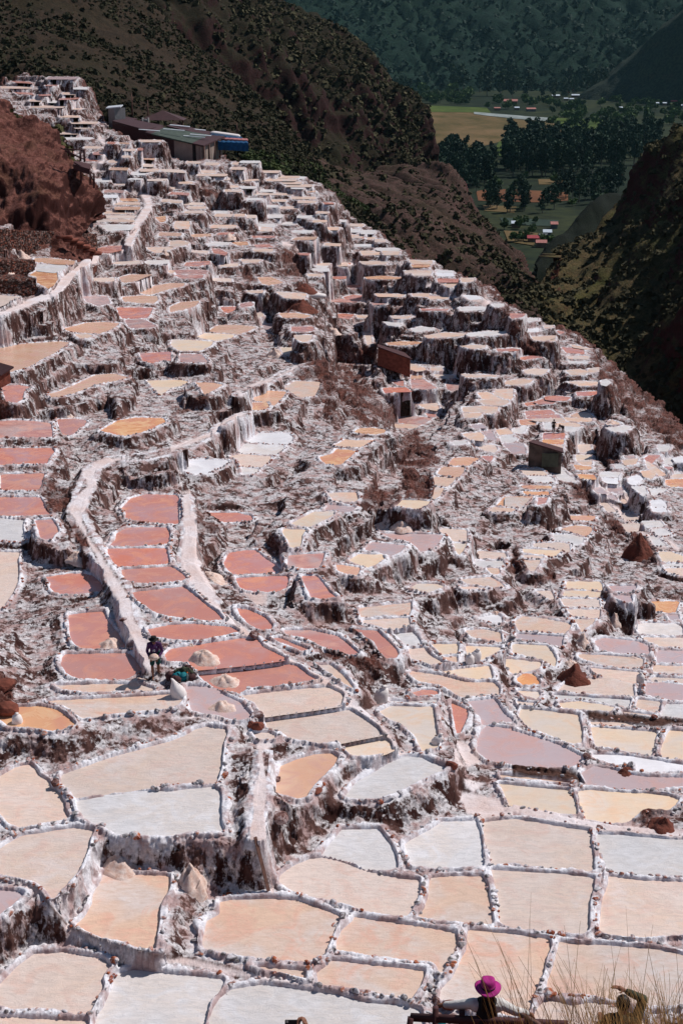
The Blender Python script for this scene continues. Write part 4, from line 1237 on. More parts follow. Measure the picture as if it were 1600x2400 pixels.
def loft(name, rows, nu, nv, mat, amp=(3, 25), amp2=(1.2, 6), amp3=(.4, 1.7), seed=0, gully=0.0, gdir=(1, 0), kind='structure'):
    L = []
    for row in rows:
        P = np.array([tuple(unproj(*q)) if len(q) == 3 else q[:3] for q in row]); d = np.r_[0, np.cumsum(np.hypot(np.hypot(*np.diff(P[:, :2], axis=0).T), np.diff(P[:, 2])))]; d /= d[-1]
        u = np.linspace(0, 1, nu); L.append(np.stack([np.interp(u, d, P[:, k]) for k in range(3)], -1))
    L = np.array(L); m = len(L); dl = np.r_[0, np.cumsum(np.linalg.norm(np.diff(L, axis=0), axis=2).mean(1))]; dl /= dl[-1]
    v = np.linspace(0, 1, nv); G = np.empty((nv, nu, 3))
    for a in range(nv):
        k = min(np.searchsorted(dl, v[a], 'right')-1, m-2); f = (v[a]-dl[k])/(dl[k+1]-dl[k]); G[a] = L[k]*(1-f)+L[k+1]*f
    for _ in range(3):
        G[1:-1] = (G[:-2]+G[1:-1]*2+G[2:])/4; G[:, 1:-1] = (G[:, :-2]+G[:, 1:-1]*2+G[:, 2:])/4
    X, Y, Z = G[..., 0], G[..., 1], G[..., 2]
    du = np.gradient(G, axis=1); dv = np.gradient(G, axis=0); N = np.cross(du, dv); N /= np.linalg.norm(N, axis=-1, keepdims=True)+1e-9; N[N[..., 2] < 0] *= -1
    D = 0
    for A, S in (amp, amp2, amp3): D = D+A*fbm(X/S, Y/S, Z/S, o=4, seed=seed+int(S*10))
    if gully: 
        q = X*gdir[0]+Y*gdir[1]; D = D - gully*np.abs(fbm(q/16, (X*-gdir[1]+Y*gdir[0])/130, o=4, seed=seed+99))*2
    D = D*np.clip(np.minimum(np.arange(nv), 4)/4, 0.25, 1)[:, None]
    G = G+N*D[..., None]; id_ = np.arange(nu*nv).reshape(nv, nu); F = np.stack([id_[:-1, :-1], id_[1:, :-1], id_[1:, 1:], id_[:-1, 1:]], -1).reshape(-1, 4)
    if N[nv//2, nu//2, 2] > 0 and np.cross(G[1, 0]-G[0, 0], G[0, 1]-G[0, 0])[2] < 0: F = F[:, ::-1]
    o = mesh_np(name, G.reshape(-1, 3), F, mat); o['kind'] = kind; return o, G, N
M_HA = mk_hill('dry_hillside', lin('322920'), lin('45372b'), lin('302e1b'), lin('38221e'), 1.0, .45)  # cloud shade over the hills is put into their dark colours
M_HB = mk_hill('red_cliff_hillside', lin('292619'), lin('372d22'), lin('2c2d1b'), lin('341c1c'), 1.0, .62)
M_HG = mk_hill('gullied_red_hillside', lin('42352d'), lin('5f4842'), lin('413c24'), lin('663d3f'), .8, .50)
M_HR = mk_hill('dark_right_hillside', lin('504a30'), lin('6b593f'), lin('585b2e'), lin('582d2a'), 1.0, .55)
M_FAR = mk_hill('far_mountain_scrub', lin('162a23'), lin('20372c'), lin('243829'), lin('29372e'), 7.0, .3)  # cloud shade and the teal of distant haze are put into the colour
M_FAR2 = mk_hill('far_spur_scrub', lin('2b352f'), lin('383f33'), lin('323c2d'), lin('423f33'), 7.0, .3)
A2, GA2, NA2 = loft('cliff_hill', [
  [(200, -120, 900), (560, -60, 950), (760, 60, 960), (860, 130, 980), (960, 260, 1000), (1015, 420, 1000)],
  [(200, -260, 620), (590, -8, 640), (700, 60, 650), (800, 106, 650), (850, 114, 655), (890, 160, 660), (920, 205, 665), (965, 232, 670), (1006, 256, 675), (1022, 300, 680), (1026, 410, 680)],
  [(200, -100, 560), (590, 120, 570), (700, 170, 580), (800, 220, 590), (860, 260, 600), (900, 290, 610), (940, 300, 620), (980, 310, 640), (1010, 330, 650), (1024, 440, 660)],
  [(200, 100, 500), (590, 260, 540), (700, 330, 550), (800, 345, 570), (860, 350, 580), (900, 360, 590), (940, 365, 600), (980, 372, 610), (1015, 385, 620), (1024, 440, 640)],
  [(200, 300, 480), (590, 400, 500), (700, 480, 500), (800, 500, 520), (900, 500, 540), (1000, 500, 560), (1030, 520, 600)]], 300, 240, M_HB, (8, 48), (5.5, 13), (1.4, 3), 3, gully=5, gdir=(.8, .6))
A1, GA1, NA1 = loft('brown_hill', [
  [(-500, -500, 800), (100, -200, 800), (340, 60, 800), (620, 300, 780), (760, 480, 700), (1000, 740, 500)],
  [(-500, -420, 520), (100, -190, 500), (340, -2, 480), (430, 90, 470), (540, 170, 455), (620, 240, 440), (690, 335, 420), (760, 405, 400), (850, 478, 380), (930, 560, 350), (1000, 650, 320)],
  [(-500, -50, 440), (100, 40, 430), (340, 170, 420), (430, 220, 410), (540, 290, 400), (620, 340, 385), (690, 390, 370), (760, 440, 350), (850, 520, 330), (930, 600, 310), (1000, 690, 300)],
  [(-500, 160, 360), (0, 150, 372), (180, 190, 362), (250, 255, 345), (340, 290, 335), (480, 320, 335), (600, 350, 330), (690, 398, 320), (760, 440, 300), (830, 520, 285), (930, 610, 270), (1000, 680, 265)],
  [(-500, 400, 330), (0, 330, 350), (180, 330, 350), (250, 350, 330), (340, 380, 322), (480, 420, 315), (600, 450, 300), (690, 470, 285), (760, 520, 270), (830, 580, 265), (930, 680, 255), (1000, 740, 250)]], 330, 240, M_HA, (3.2, 50), (1.6, 12), (.45, 2.6), 13)
A3, GA3, NA3 = loft('gullied_hill', [
  [(680, 380, 700), (860, 420, 720), (1060, 450, 720), (1150, 560, 620), (1260, 700, 480)],
  [(680, 352, 520), (760, 361, 540), (860, 370, 560), (960, 384, 570), (1050, 392, 570), (1076, 425, 560), (1100, 470, 540), (1135, 512, 510), (1175, 556, 480), (1212, 596, 450), (1262, 650, 420)],
  [(700, 400, 430), (800, 430, 430), (880, 460, 430), (960, 480, 430), (1020, 500, 430), (1060, 540, 420), (1100, 590, 400), (1140, 620, 385), (1180, 650, 370), (1215, 680, 350), (1262, 700, 340)],
  [(740, 450, 330), (830, 530, 310), (900, 600, 290), (960, 650, 280), (1020, 680, 275), (1060, 700, 270), (1110, 720, 262), (1150, 740, 258), (1200, 780, 252), (1250, 810, 250), (1300, 850, 250)]], 300, 220, M_HG, (3, 40), (1.8, 11), (.5, 2.5), 23, gully=7.0, gdir=(.77, .64))
BR, GBR, NBR = loft('right_hill', [
  [(1230, 760, 520), (1300, 700, 560), (1440, 600, 640), (1620, 420, 620), (2000, 150, 560)],
  [(1196, 705, 340), (1250, 652, 380), (1290, 590, 430), (1376, 531, 460), (1412, 490, 470), (1458, 434, 470), (1483, 388, 470), (1514, 347, 460), (1565, 306, 440), (1600, 284, 430), (1720, 210, 410), (2000, 60, 390)],
  [(1196, 740, 310), (1250, 720, 330), (1300, 700, 350), (1376, 680, 360), (1412, 640, 365), (1458, 600, 365), (1500, 560, 360), (1560, 520, 350), (1600, 500, 340), (1720, 430, 330), (2000, 300, 320)],
  [(1196, 780, 285), (1260, 800, 290), (1330, 840, 290), (1400, 860, 290), (1450, 870, 285), (1500, 880, 280), (1560, 900, 275), (1600, 910, 270), (1720, 850, 262), (2000, 760, 255)],
  [(1196, 860, 262), (1260, 900, 262), (1330, 950, 260), (1400, 1000, 256), (1500, 1080, 248), (1600, 1150, 240), (1800, 1200, 232), (2000, 1240, 230)]], 330, 240, M_HR, (5, 45), (2.2, 12), (.6, 2.6), 33, gully=8, gdir=(.77, -.64))
B2, GB2, NB2 = loft('right_spur', [
  [(1330, 960, 330), (1500, 880, 340), (1700, 760, 330), (2000, 600, 320)],
  [(1400, 868, 265), (1440, 840, 268), (1480, 815, 268), (1530, 770, 265), (1600, 702, 258), (1720, 600, 250), (2000, 420, 240)],
  [(1400, 960, 245), (1480, 960, 242), (1560, 980, 236), (1640, 1000, 228), (1760, 980, 222), (2000, 900, 215)],
  [(1400, 1060, 236), (1500, 1090, 230), (1600, 1140, 222), (1800, 1200, 212), (2000, 1240, 205)]], 200, 130, M_HR, (3, 30), (1.6, 8), (.5, 2.2), 43, gully=4, gdir=(.77, -.64))
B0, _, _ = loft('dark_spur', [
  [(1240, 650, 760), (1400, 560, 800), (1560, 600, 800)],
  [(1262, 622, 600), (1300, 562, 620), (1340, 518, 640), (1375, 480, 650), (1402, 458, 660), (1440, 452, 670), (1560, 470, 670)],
  [(1240, 760, 560), (1340, 740, 560), (1560, 740, 560)]], 90, 60, mk_hill('shaded_spur_scrub', lin('191e18'), lin('22261d'), lin('1f2619'), lin('2a1d1b'), 1.0, .5), (4, 40), (1.5, 12), (.4, 3), 53)  # the spur's shadow is put into this darker scrub colour
ZV = ZC-120.0
def onv(px, py, z=ZV):
    a, e = ray_np(px, py); r = (ZC-z)/math.tan(e); return np.array([r*math.sin(a), r*math.cos(a), z])
C1, GC1, _ = loft('far_mountain', [
  [(-900, -700, 5200), (800, -700, 5400), (2500, -700, 5200)],
  [(-900, -200, 3900), (500, -200, 4000), (1200, -260, 4000), (1700, -300, 3900), (2500, -260, 3800)],
  [(-900, 60, 3200), (500, 60, 3300), (900, 60, 3250), (1200, 60, 3200), (1500, 70, 3150), (1700, 60, 3100), (2500, 60, 3000)],
  [(-900, 245, 2850), (500, 235, 2850), (1000, 222, 2860), (1250, 215, 2900), (1500, 222, 2860), (1700, 230, 2850), (2500, 240, 2800)],
  [(-900, 300, 2500), (500, 300, 2500), (1500, 300, 2500), (2500, 300, 2500)]], 260, 200, M_FAR, (45, 500), (9, 90), (2.5, 24), 63, gully=18, gdir=(.96, .28))
C2, _, _ = loft('far_spur', [
  [(1330, 250, 3000), (1500, 130, 3000), (1650, 40, 3000), (2300, -250, 2900)],
  [(1305, 268, 2650), (1350, 236, 2640), (1400, 200, 2630), (1465, 145, 2620), (1530, 85, 2600), (1600, 20, 2580), (1800, -120, 2550), (2300, -300, 2500)],
  [(1300, 272, 2560), (1450, 262, 2500), (1600, 270, 2450), (1800, 275, 2400), (2300, 285, 2350)]], 150, 90, M_FAR2, (14, 220), (8, 60), (3, 18), 73)
# valley floor and its fields
def mk_floor():
    t = NT('valley_grass'); P = t.co(); a = t.noise(P, .006, 6, .6); b = t.noise(P, .05, 6, .7)
    c = t.mix(t.ramp(a, [(.4, 0), (.6, 1)]), lin('1f2a1c'), lin('3a3f26')); c = t.mix(t.ramp(b, [(.42, .7), (.6, 0)]), c, lin('131c15')); return t.fin(c, .95, .1)
def flat(name, pts, z, mat, kind='structure', up=0):
    V = np.array([onv(x, y, z) for x, y in pts]); me = bpy.data.meshes.new(name); o3 = V.mean(0); me.from_pydata([tuple(v-o3) for v in V], [], [list(range(len(V)))]); me.materials.append(mat); me.update()
    if me.polygons[0].normal.z < 0: me.flip_normals()
    o = bpy.data.objects.new(name, me); COL.objects.link(o); o.location = o3; o['kind'] = kind; return o
V = np.array([(-1500, 560, ZV), (2600, 560, ZV), (3600, 3400, ZV), (-2600, 3400, ZV)]); vf = mesh_np('valley_floor', V, np.array([[0, 1, 2, 3]]), mk_floor(), None, False); vf['kind'] = 'structure'
def mf(n, a, b, s=.02):
    t = NT(n); P = t.co((1, .35, 1)); q = t.noise(P, s, 6, .7); return t.fin(t.ramp(q, [(.35, a), (.65, b)]), .95, .1)
MF1 = mf('dry_meadow_grass', lin('4a4426'), lin('776044')); MF2 = mf('bright_field_green', lin('35461f'), lin('525f2c')); MF3 = mf('ploughed_red_field', lin('5a3a2c'), lin('7a5238')); MF4 = mf('river_bed', lin('6d7471'), lin('9aa19f'), .05)
flat('meadow', [(990, 262), (1120, 262), (1220, 272), (1300, 290), (1320, 312), (1200, 325), (1120, 345), (1000, 350)], ZV+.3, MF1)
flat('green_field', [(1000, 247), (1140, 252), (1150, 264), (1000, 262)], ZV+.6, MF2); flat('green_field', [(1290, 275), (1420, 282), (1500, 290), (1400, 305), (1310, 296)], ZV+.6, MF2)
flat('river', [(1110, 262), (1160, 266), (1230, 272), (1290, 276), (1290, 284), (1230, 280), (1150, 272), (1110, 267)], ZV+.9, MF4)
flat('ploughed_field', [(1115, 448), (1150, 442), (1330, 450), (1330, 470), (1250, 474), (1120, 470)], ZV+.3, MF3); flat('ploughed_field', [(1260, 420), (1340, 418), (1330, 432), (1262, 432)], ZV+.3, MF1)
flat('ploughed_field', [(1400, 408), (1460, 408), (1455, 422), (1405, 420)], ZV+.3, MF3); flat('dry_field', [(1130, 480), (1210, 484), (1205, 498), (1135, 494)], ZV+.3, MF1)
flat('green_field', [(1170, 330), (1215, 350), (1205, 372), (1150, 362)], ZV+.6, MF2); flat('pond', [(1170, 510), (1310, 516), (1300, 530), (1180, 526)], ZV+.4, mf('pond_green', lin('2e3a33'), lin('3c4a40'), .05)); flat('dry_field', [(1180, 540), (1260, 546), (1250, 575), (1190, 566)], ZV+.5, MF1)
# ------------------------------------------------------------------ trees of the valley
def mk_leaf(n, a, b):
    t = NT(n); oi = t.n('ShaderNodeObjectInfo').outputs['Random']; q = t.noise(t.co(), .25, 4, .7)
    c = t.ramp(t.math('ADD', t.math('MULTIPLY', q, .7), t.math('MULTIPLY', oi, .3)), [(.3, a), (.7, b)]); return t.fin(c, .8, .2)
ML1 = mk_leaf('dark_eucalyptus_leaves', lin('1a2c24'), lin('354a35')); ML2 = mk_leaf('green_tree_leaves', lin('2b3f26'), lin('556a38')); MTR = mat_plain('pale_bark', lin('6b6258'), .9, .3, 2)
def crown_mesh(name, h, w, n, seed, mat, tall):
    r = np.random.RandomState(seed); V = []; F = []
    nc = 9 if tall else 7; cs = []
    for k in range(nc):
        f = (k+.5)/nc; z = h*(.22+.74*f) if tall else h*(.35+.5*r.rand()); ww = w*(.55+.5*math.sin(math.pi*min(1, f*1.05+.02)))*(.8+.4*r.rand()) if tall else w*.6
        cs.append((r.uniform(-.3, .3)*w, r.uniform(-.3, .3)*w, z, ww*.5, h*.10 if tall else h*.2))
    for k in range(n):
        c = cs[r.randint(nc)]; d = r.randn(3); d /= np.linalg.norm(d); rad = r.rand()**.4; p = np.array(c[:3])+d*rad*np.array([c[3], c[3], c[4]])
        s = w*r.uniform(.05, .12); u = r.randn(3); u /= np.linalg.norm(u); v = np.cross(u, r.randn(3)); v /= np.linalg.norm(v)
        b = len(V); V += [p-u*s-v*s*.6, p+u*s-v*s*.6, p+u*s*.8+v*s, p-u*s*.8+v*s*.7]; F.append([b, b+1, b+2, b+3])
    me = bpy.data.meshes.new(name); me.from_pydata([tuple(v) for v in V], [], F); me.materials.append(mat); return me
def trunk_mesh(h, r0, seed=0):
    bm = bmesh.new(); r = random.Random(seed); prev = None
    for k in range(6):
        z = h*k/5; R_ = r0*(1-.8*k/5); x = r.uniform(-.02, .02)*h*(k > 0); ring = [bm.verts.new((x+R_*math.cos(q*math.pi/3), R_*math.sin(q*math.pi/3), z)) for q in range(6)]
        if prev:
            for q in range(6): bm.faces.new((prev[q], prev[(q+1) % 6], ring[(q+1) % 6], ring[q]))
        prev = ring
    bm.faces.new(prev); me = bpy.data.meshes.new('trunk'); bm.to_mesh(me); bm.free(); me.materials.append(MTR); return me
TM = {}
for k in range(4): TM['E', k] = (crown_mesh('crown', 22, 8.5, 420, 50+k, ML1, True), trunk_mesh(20, .45, k))
for k in range(4): TM['G', k] = (crown_mesh('crown', 9, 9, 330, 80+k, ML2, False), trunk_mesh(5, .35, k))
TL = {'wood': ('tall dark eucalyptus in the dense wood across the valley floor', 'eucalyptus in the valley wood'),
      'slope': ('tall dark eucalyptus in the grove behind the valley village', 'eucalyptus behind the village'),
      'bush': ('round green tree among the houses and fields of the valley', 'green valley trees'),
      'edge': ('dark tree in the small stand beside the red fields', 'trees by the red fields')}
rt = random.Random(5)
def tree(kind, px, py, s, lab):
    p = onv(px, py); o = empty('eucalyptus_tree' if kind == 'E' else 'broadleaf_tree', tuple(p), rt.uniform(0, 6.3), TL[lab][0], 'tree', TL[lab][1]); s *= rt.uniform(.8, 1.2); o.scale = (s*rt.uniform(.8, 1.15), s*rt.uniform(.8, 1.15), s)
    for nm, me in zip(('crown', 'trunk'), TM[kind, rt.randrange(4)]):
        c = bpy.data.objects.new(nm, me); COL.objects.link(c); c.parent = o
# the big wood
for k in range(170):
    x = rt.uniform(1180, 1545); y0 = np.interp(x, [1180, 1300, 1450, 1545], [330, 335, 320, 315]); y1 = np.interp(x, [1180, 1300, 1450, 1545], [408, 408, 400, 350]); tree('E', x, rt.uniform(y0, y1)+8, 1.15, 'wood')
for k in range(48): tree('E', rt.uniform(1015, 1160), rt.uniform(372, 440), .95, 'wood')
for k in range(14): tree('E', rt.uniform(1075, 1130), rt.uniform(400, 455), .9, 'wood')
for k in range(20): tree('E', rt.uniform(1140, 1310), rt.uniform(465, 500), .72, 'edge')
for k in range(26): tree('E', rt.uniform(1310, 1450), rt.uniform(425, 480), .8, 'edge')
for k in range(70):
    x = rt.choice([rt.uniform(1060, 1240), rt.uniform(1330, 1440), rt.uniform(900, 960), rt.uniform(1240, 1330), rt.uniform(1540, 1580)]); tree('E', x, rt.uniform(206, 232)+(0 if x < 1500 else 4), 2.1 if 1060 < x < 1240 or 1330 < x < 1440 else 1.2, 'slope')
for k in range(120):
    x = rt.uniform(1130, 1620); y = rt.uniform(238, 300)
    if x < 1290 and y > 258: x = rt.uniform(1000, 1100); y = rt.uniform(222, 246)
    tree('G', x, y, rt.uniform(1.0, 1.7), 'bush')
for k in range(26): tree('G', rt.uniform(930, 1120), rt.uniform(215, 246), rt.uniform(1.2, 2.0), 'bush')
for k in range(24): tree('G', rt.uniform(1130, 1460), rt.uniform(415, 500), rt.uniform(.5, .8), 'bush')
for k in range(14): tree('G', rt.uniform(1180, 1300), rt.uniform(520, 575), rt.uniform(.45, .7), 'bush')
# ------------------------------------------------------------------ village houses
MW1 = mat_plain('adobe_wall', lin('6e5648'), .95, .2, .5); MW2 = mat_plain('grey_wall', lin('5f6263'), .95, .2, .5)
MRW = mat_plain('sheet_metal_roof', lin('c9d3dc'), .5, .1, 1); MRR = mat_plain('red_roof', lin('a5434a'), .8, .15, 1); MRP = mat_plain('pink_tile_roof', lin('b0756c'), .8, .2, 1); MRG = mat_plain('grey_roof', lin('6f7478'), .8, .2, 1)
HOUSES = [(1195.7, 240, 30, MRP, 'pink-roofed'), (1210, 256, 10, MRW, 'small white-roofed'), (1301, 227, 17, MRW, 'long white-roofed'), (1327, 220, 8, MRR, 'red-roofed'), (1345, 215, 8, MRR, 'red-roofed'), (1347, 226, 17, MRW, 'white-roofed'), (1325, 234, 9, MRW, 'white-roofed'), (1338, 235, 9, MRW, 'white-roofed'),
 (1371, 226, 10, MRW, 'white-roofed'), (1384, 223, 30, MRP, 'long pink-roofed'), (1417, 210, 15, MRW, 'white-roofed'), (1471, 215, 17, MRW, 'bright white-roofed'), (1424, 227, 12, MRG, 'grey-roofed'), (1446, 226, 19, MRG, 'grey-roofed'), (1535, 245, 13, MRW, 'white-roofed'), (1556, 245, 8, MRW, 'white-roofed'),
 (1585, 242, 26, MRR, 'long red-roofed'), (1583, 251, 25, MRW, 'long white-roofed'), (1353, 259, 8, MRW, 'white-roofed'), (1453, 256, 7, MRW, 'white-roofed'), (1168, 237, 12, MRP, 'pink-roofed'), (1164, 257, 13, MRP, 'pink-roofed'), (1243, 259, 20, MRP, 'pink-roofed'),
 (1208, 531, 19, MRW, 'white-roofed'), (1281, 552, 17, MRW, 'white-roofed'), (1249, 566, 26, MRR, 'pink-red roofed'), (1272, 562, 16, MRG, 'grey-roofed'), (1267, 577, 22, MRP, 'pink-roofed'), (1297, 533, 14, MRP, 'pink-roofed')]
ORDN = ['first', 'second', 'third', 'fourth', 'fifth', 'sixth', 'seventh', 'eighth', 'ninth', 'tenth', 'eleventh', 'twelfth', 'thirteenth']
hc = {}
for x, y, w, rm_, ds in sorted(HOUSES, key=lambda q: q[0]):
    near = y > 400; hc[ds, near] = hc.get((ds, near), 0)+1; n = hc[ds, near]
    p = onv(x, y+2); r = math.hypot(p[0], p[1]); L = w*r/FPX; D_ = max(5, L*.5); hh = 2.6 if near else 3.4; t_ = math.tan(R(12))*D_/2
    o = empty('house', tuple(p), rt.uniform(-.15, .15), '%s house, %s from the left, %s' % (ds, ORDN[n-1], 'by the gap of the ravine' if near else 'in the far valley village'), 'house', 'houses of the valley village')
    def box(name, x0, x1, y0, y1, z0, z1, m, par):
        V = [(a, b, c) for a in (x0, x1) for b in (y0, y1) for c in (z0, z1)]; me = bpy.data.meshes.new(name); me.from_pydata(V, [], [(0, 1, 3, 2), (4, 6, 7, 5), (0, 4, 5, 1), (2, 3, 7, 6), (0, 2, 6, 4), (1, 5, 7, 3)]); me.materials.append(m); me.update()
        q = bpy.data.objects.new(name, me); COL.objects.link(q); q.parent = par; return q
    box('wall', -L/2, L/2, -D_/2, D_/2, -1, hh, MW1 if n % 2 else MW2, o)
    e = .5; V = [(-L/2-e, -D_/2-e, hh), (L/2+e, -D_/2-e, hh), (L/2+e, 0, hh+D_*.28), (-L/2-e, 0, hh+D_*.28), (-L/2-e, D_/2+e, hh), (L/2+e, D_/2+e, hh)]; V += [(a, b, c+.25) for a, b, c in V]
    me = bpy.data.meshes.new('roof'); me.from_pydata(V, [], [(0, 3, 2, 1), (3, 4, 5, 2), (6, 7, 8, 9), (9, 8, 11, 10), (0, 1, 7, 6), (1, 2, 8, 7), (2, 5, 11, 8), (5, 4, 10, 11), (4, 3, 9, 10), (3, 0, 6, 9)]); me.materials.append(rm_); me.update()
    q = bpy.data.objects.new('roof', me); COL.objects.link(q); q.parent = o
    if L > 6:
        box('door', -.5, .5, -D_/2-.08, -D_/2, -.9, 1.9, MTR, o)
        wf = box('window', L*.22, L*.22+1.2, -D_/2-.06, -D_/2, .9, 2.0, MTR, o); box('pane', L*.22+.1, L*.22+1.1, -D_/2-.09, -D_/2-.06, 1.0, 1.9, MW2, wf)
# ------------------------------------------------------------------ scrub on the hills: uncountable, one object for each slope
def scrub(name, G, N, n, s0, s1, mat, seed, umin=0.0, vmin=.15):
    r = np.random.RandomState(seed); nv, nu, _ = G.shape; a = (r.uniform(vmin, 1, n)*(nv-1)).astype(int); b = (r.uniform(umin, 1, n)*(nu-1)).astype(int)
    P = G[a, b]; keep = (np.abs(N[a, b, 2]) > .35+.4*r.rand(n)) & (fbm(P[:, 0]/18, P[:, 1]/18, o=3, seed=seed) > -.5+.6*r.rand(n)); P = P[keep]; n = len(P)
    S = s0+(s1-s0)*r.rand(n)**2.2*1.3; K = 9
    c = r.randn(n, K, 3); c /= np.linalg.norm(c, axis=2)[..., None]; c[..., 2] = np.abs(c[..., 2]); C = P[:, None]+c*S[:, None, None]*np.array([.8, .8, .7])
    u = r.randn(n, K, 3); u /= np.linalg.norm(u, axis=2)[..., None]; v = np.cross(u, c); s = S[:, None, None]*.55
    V = np.stack([C-u*s-v*s, C+u*s-v*s, C+u*s+v*s, C-u*s+v*s], 2).reshape(-1, 3); F = np.arange(len(V)).reshape(-1, 4)
    o = mesh_np(name, V, F, mat, None, False); o['kind'] = 'stuff'; return o
MSH = mk_leaf('dry_scrub_leaves', lin('2c2b1d'), lin('57513a'))
MSH.node_tree.nodes['Principled BSDF'].inputs['Roughness'].default_value = 1 if 'Principled BSDF' in MSH.node_tree.nodes else 1
scrub('scrub_on_brown_hill', GA1, NA1, 36000, .3, .9, MSH, 1)
scrub('scrub_on_cliff_hill', GA2, NA2, 24000, .5, 1.4, MSH, 2)
scrub('scrub_on_gullied_hill', GA3, NA3, 6000, .4, 1.1, MSH, 3)
scrub('scrub_on_right_hill', GBR, NBR, 18000, .35, 1.1, MSH, 4)
scrub('scrub_on_right_spur', GB2, NB2, 4000, .4, 1.0, MSH, 5)
scrub('scrub_on_far_mountain', GC1, NA1[:1, :1]*0+1 if False else np.ones_like(GC1), 30000, 3, 7, mk_leaf('far_scrub_leaves', lin('182b22'), lin('21382c')), 6, 0, .2)

# ------------------------------------------------------------------ props
def scale_at(p): return (Vector(p)-Vector((0, 0, ZC))).length/FPX
def bm_obj(name, bm, mat, parent=None, smooth=True, loc=None):
    me = bpy.data.meshes.new(name); bmesh.ops.recalc_face_normals(bm, faces=bm.faces[:]); bm.to_mesh(me); bm.free()
    for m in (mat if isinstance(mat, (list, tuple)) else [mat]): me.materials.append(m)
    me.polygons.foreach_set('use_smooth', [smooth]*len(me.polygons)); o = bpy.data.objects.new(name, me); COL.objects.link(o)
    if parent is not None: o.parent = parent
    if loc is not None: o.location = loc
    return o
def capsule(bm, p0, p1, r0, r1, seg=10, sq=(1, 1)):
    p0, p1 = Vector(p0), Vector(p1); d = (p1-p0); L = d.length or 1e-4; d = d/L; u = d.orthogonal().normalized(); v = d.cross(u); rings = []
    st = [(-math.cos(a)*r0, math.sin(a)*r0) for a in (.25, .8, 1.25)]+[(L*k/3, r0+(r1-r0)*k/3) for k in range(4)]+[(L+math.cos(a)*r1, math.sin(a)*r1) for a in (1.25, .8, .25)]
    for t, r in st: rings.append([bm.verts.new(p0+d*t+(u*math.cos(2*math.pi*k/seg)*sq[0]+v*math.sin(2*math.pi*k/seg)*sq[1])*r) for k in range(seg)])
    for a, b in zip(rings, rings[1:]):
        for k in range(seg): bm.faces.new((a[k], a[(k+1) % seg], b[(k+1) % seg], b[k]))
    bm.faces.new(rings[0][::-1]); bm.faces.new(rings[-1])
def ellipsoid(bm, c, r, seg=14, rot=None):
    m = Matrix.Translation(Vector(c)) @ (rot.to_4x4() if rot else Matrix.Identity(4)) @ Matrix.Diagonal((r[0], r[1], r[2], 1)); bmesh.ops.create_uvsphere(bm, u_segments=seg, v_segments=seg-4, radius=1, matrix=m)
def fused(name, parts, mat, parent, vox=.012, sm=4):
    bm = bmesh.new()
    for p in parts: (capsule if p[0] == 'c' else ellipsoid)(bm, *p[1:])
    o = bm_obj(name, bm, mat, parent); m = o.modifiers.new('r', 'REMESH'); m.mode = 'VOXEL'; m.voxel_size = vox; m.use_smooth_shade = True
    s = o.modifiers.new('s', 'SMOOTH'); s.iterations = sm; s.factor = .5; return o
def lathe(bm, prof, seg=20, c=(0, 0, 0), sx=1, sy=1, jit=0, seed=0, wav=0):
    r = random.Random(seed); rings = []
    for (rad, z) in prof: rings.append([bm.verts.new((c[0]+sx*rad*(1+r.uniform(-jit, jit))*math.cos(2*math.pi*k/seg), c[1]+sy*rad*(1+r.uniform(-jit, jit))*math.sin(2*math.pi*k/seg), c[2]+z+wav*math.cos(4*math.pi*k/seg)*rad)) for k in range(seg)])
    for a, b in zip(rings, rings[1:]):
        for k in range(seg): bm.faces.new((a[k], a[(k+1) % seg], b[(k+1) % seg], b[k]))
    bm.faces.new(rings[0][::-1]); bm.faces.new(rings[-1])
def boxv(bm, c, s, rot=None):
    bmesh.ops.create_cube(bm, size=1, matrix=Matrix.Translation(Vector(c)) @ (rot.to_4x4() if rot else Matrix.Identity(4)) @ Matrix.Diagonal((s[0], s[1], s[2], 1)))
def bar(bm, a, b, w, h=None):
    a, b = Vector(a), Vector(b); d = b-a; q = d.to_track_quat('X', 'Z'); h = h or w; boxv(bm, (a+b)/2, (d.length, w, h), q.to_matrix())
M_SKIN = mat_plain('skin_brown', lin('8a5b45'), .6, .08, 8); M_PURP = mat_plain('purple_jersey', lin('4a2452'), .75, .2, 12, bump=.4); M_SHORT = mat_plain('green_printed_shorts', lin('1d4a44'), .8, .6, 14)
M_BLACK = mat_plain('black_felt', lin('1b1616'), .8, .2, 10); M_PINK = mat_plain('magenta_felt', lin('a82478'), .75, .08, 10); M_HAIR = mat_plain('black_hair', lin('120d0c'), .5, .3, 20)
M_SACK = mat_plain('woven_white_sack', lin('e6dcd8'), .8, .08, 10, bump=.5, bd=.02); M_WHITE = mat_plain('white_print', lin('e8e6ea'), .8, .03); M_TEAL = mat_plain('teal_cloth', lin('0f6f78'), .75, .25, 8); M_BLOUSE = mat_plain('white_blouse', lin('d8d2cc'), .8, .08, 12, bump=.6, bd=.02)
M_WOOD = mat_plain('weathered_wood', lin('6e4f45'), .85, .3, 8, bump=.6); M_DWOOD = mat_plain('dark_reddish_wood', lin('4a2c2c'), .8, .3, 8, bump=.5); M_BRN = mat_plain('brown_roof_sheet', lin('452b2d'), .7, .2, 1.5, bump=.3); M_GRN = mat_plain('mossy_green_roof_sheet', lin('434d44'), .8, .35, 1.2, bump=.3)
M_CREAM = mat_plain('pale_shed_panel', lin('9c8a80'), .85, .2, .8); M_DRK = mat_plain('dark_interior_panel', lin('2a2020'), .9, .3, 1); M_BLUE = mat_plain('blue_tarpaulin', lin('104870'), .5, .3, .9, bump=.6, bd=.1); M_GREY = mat_plain('grey_concrete', lin('8f8a88'), .9, .15, 2)
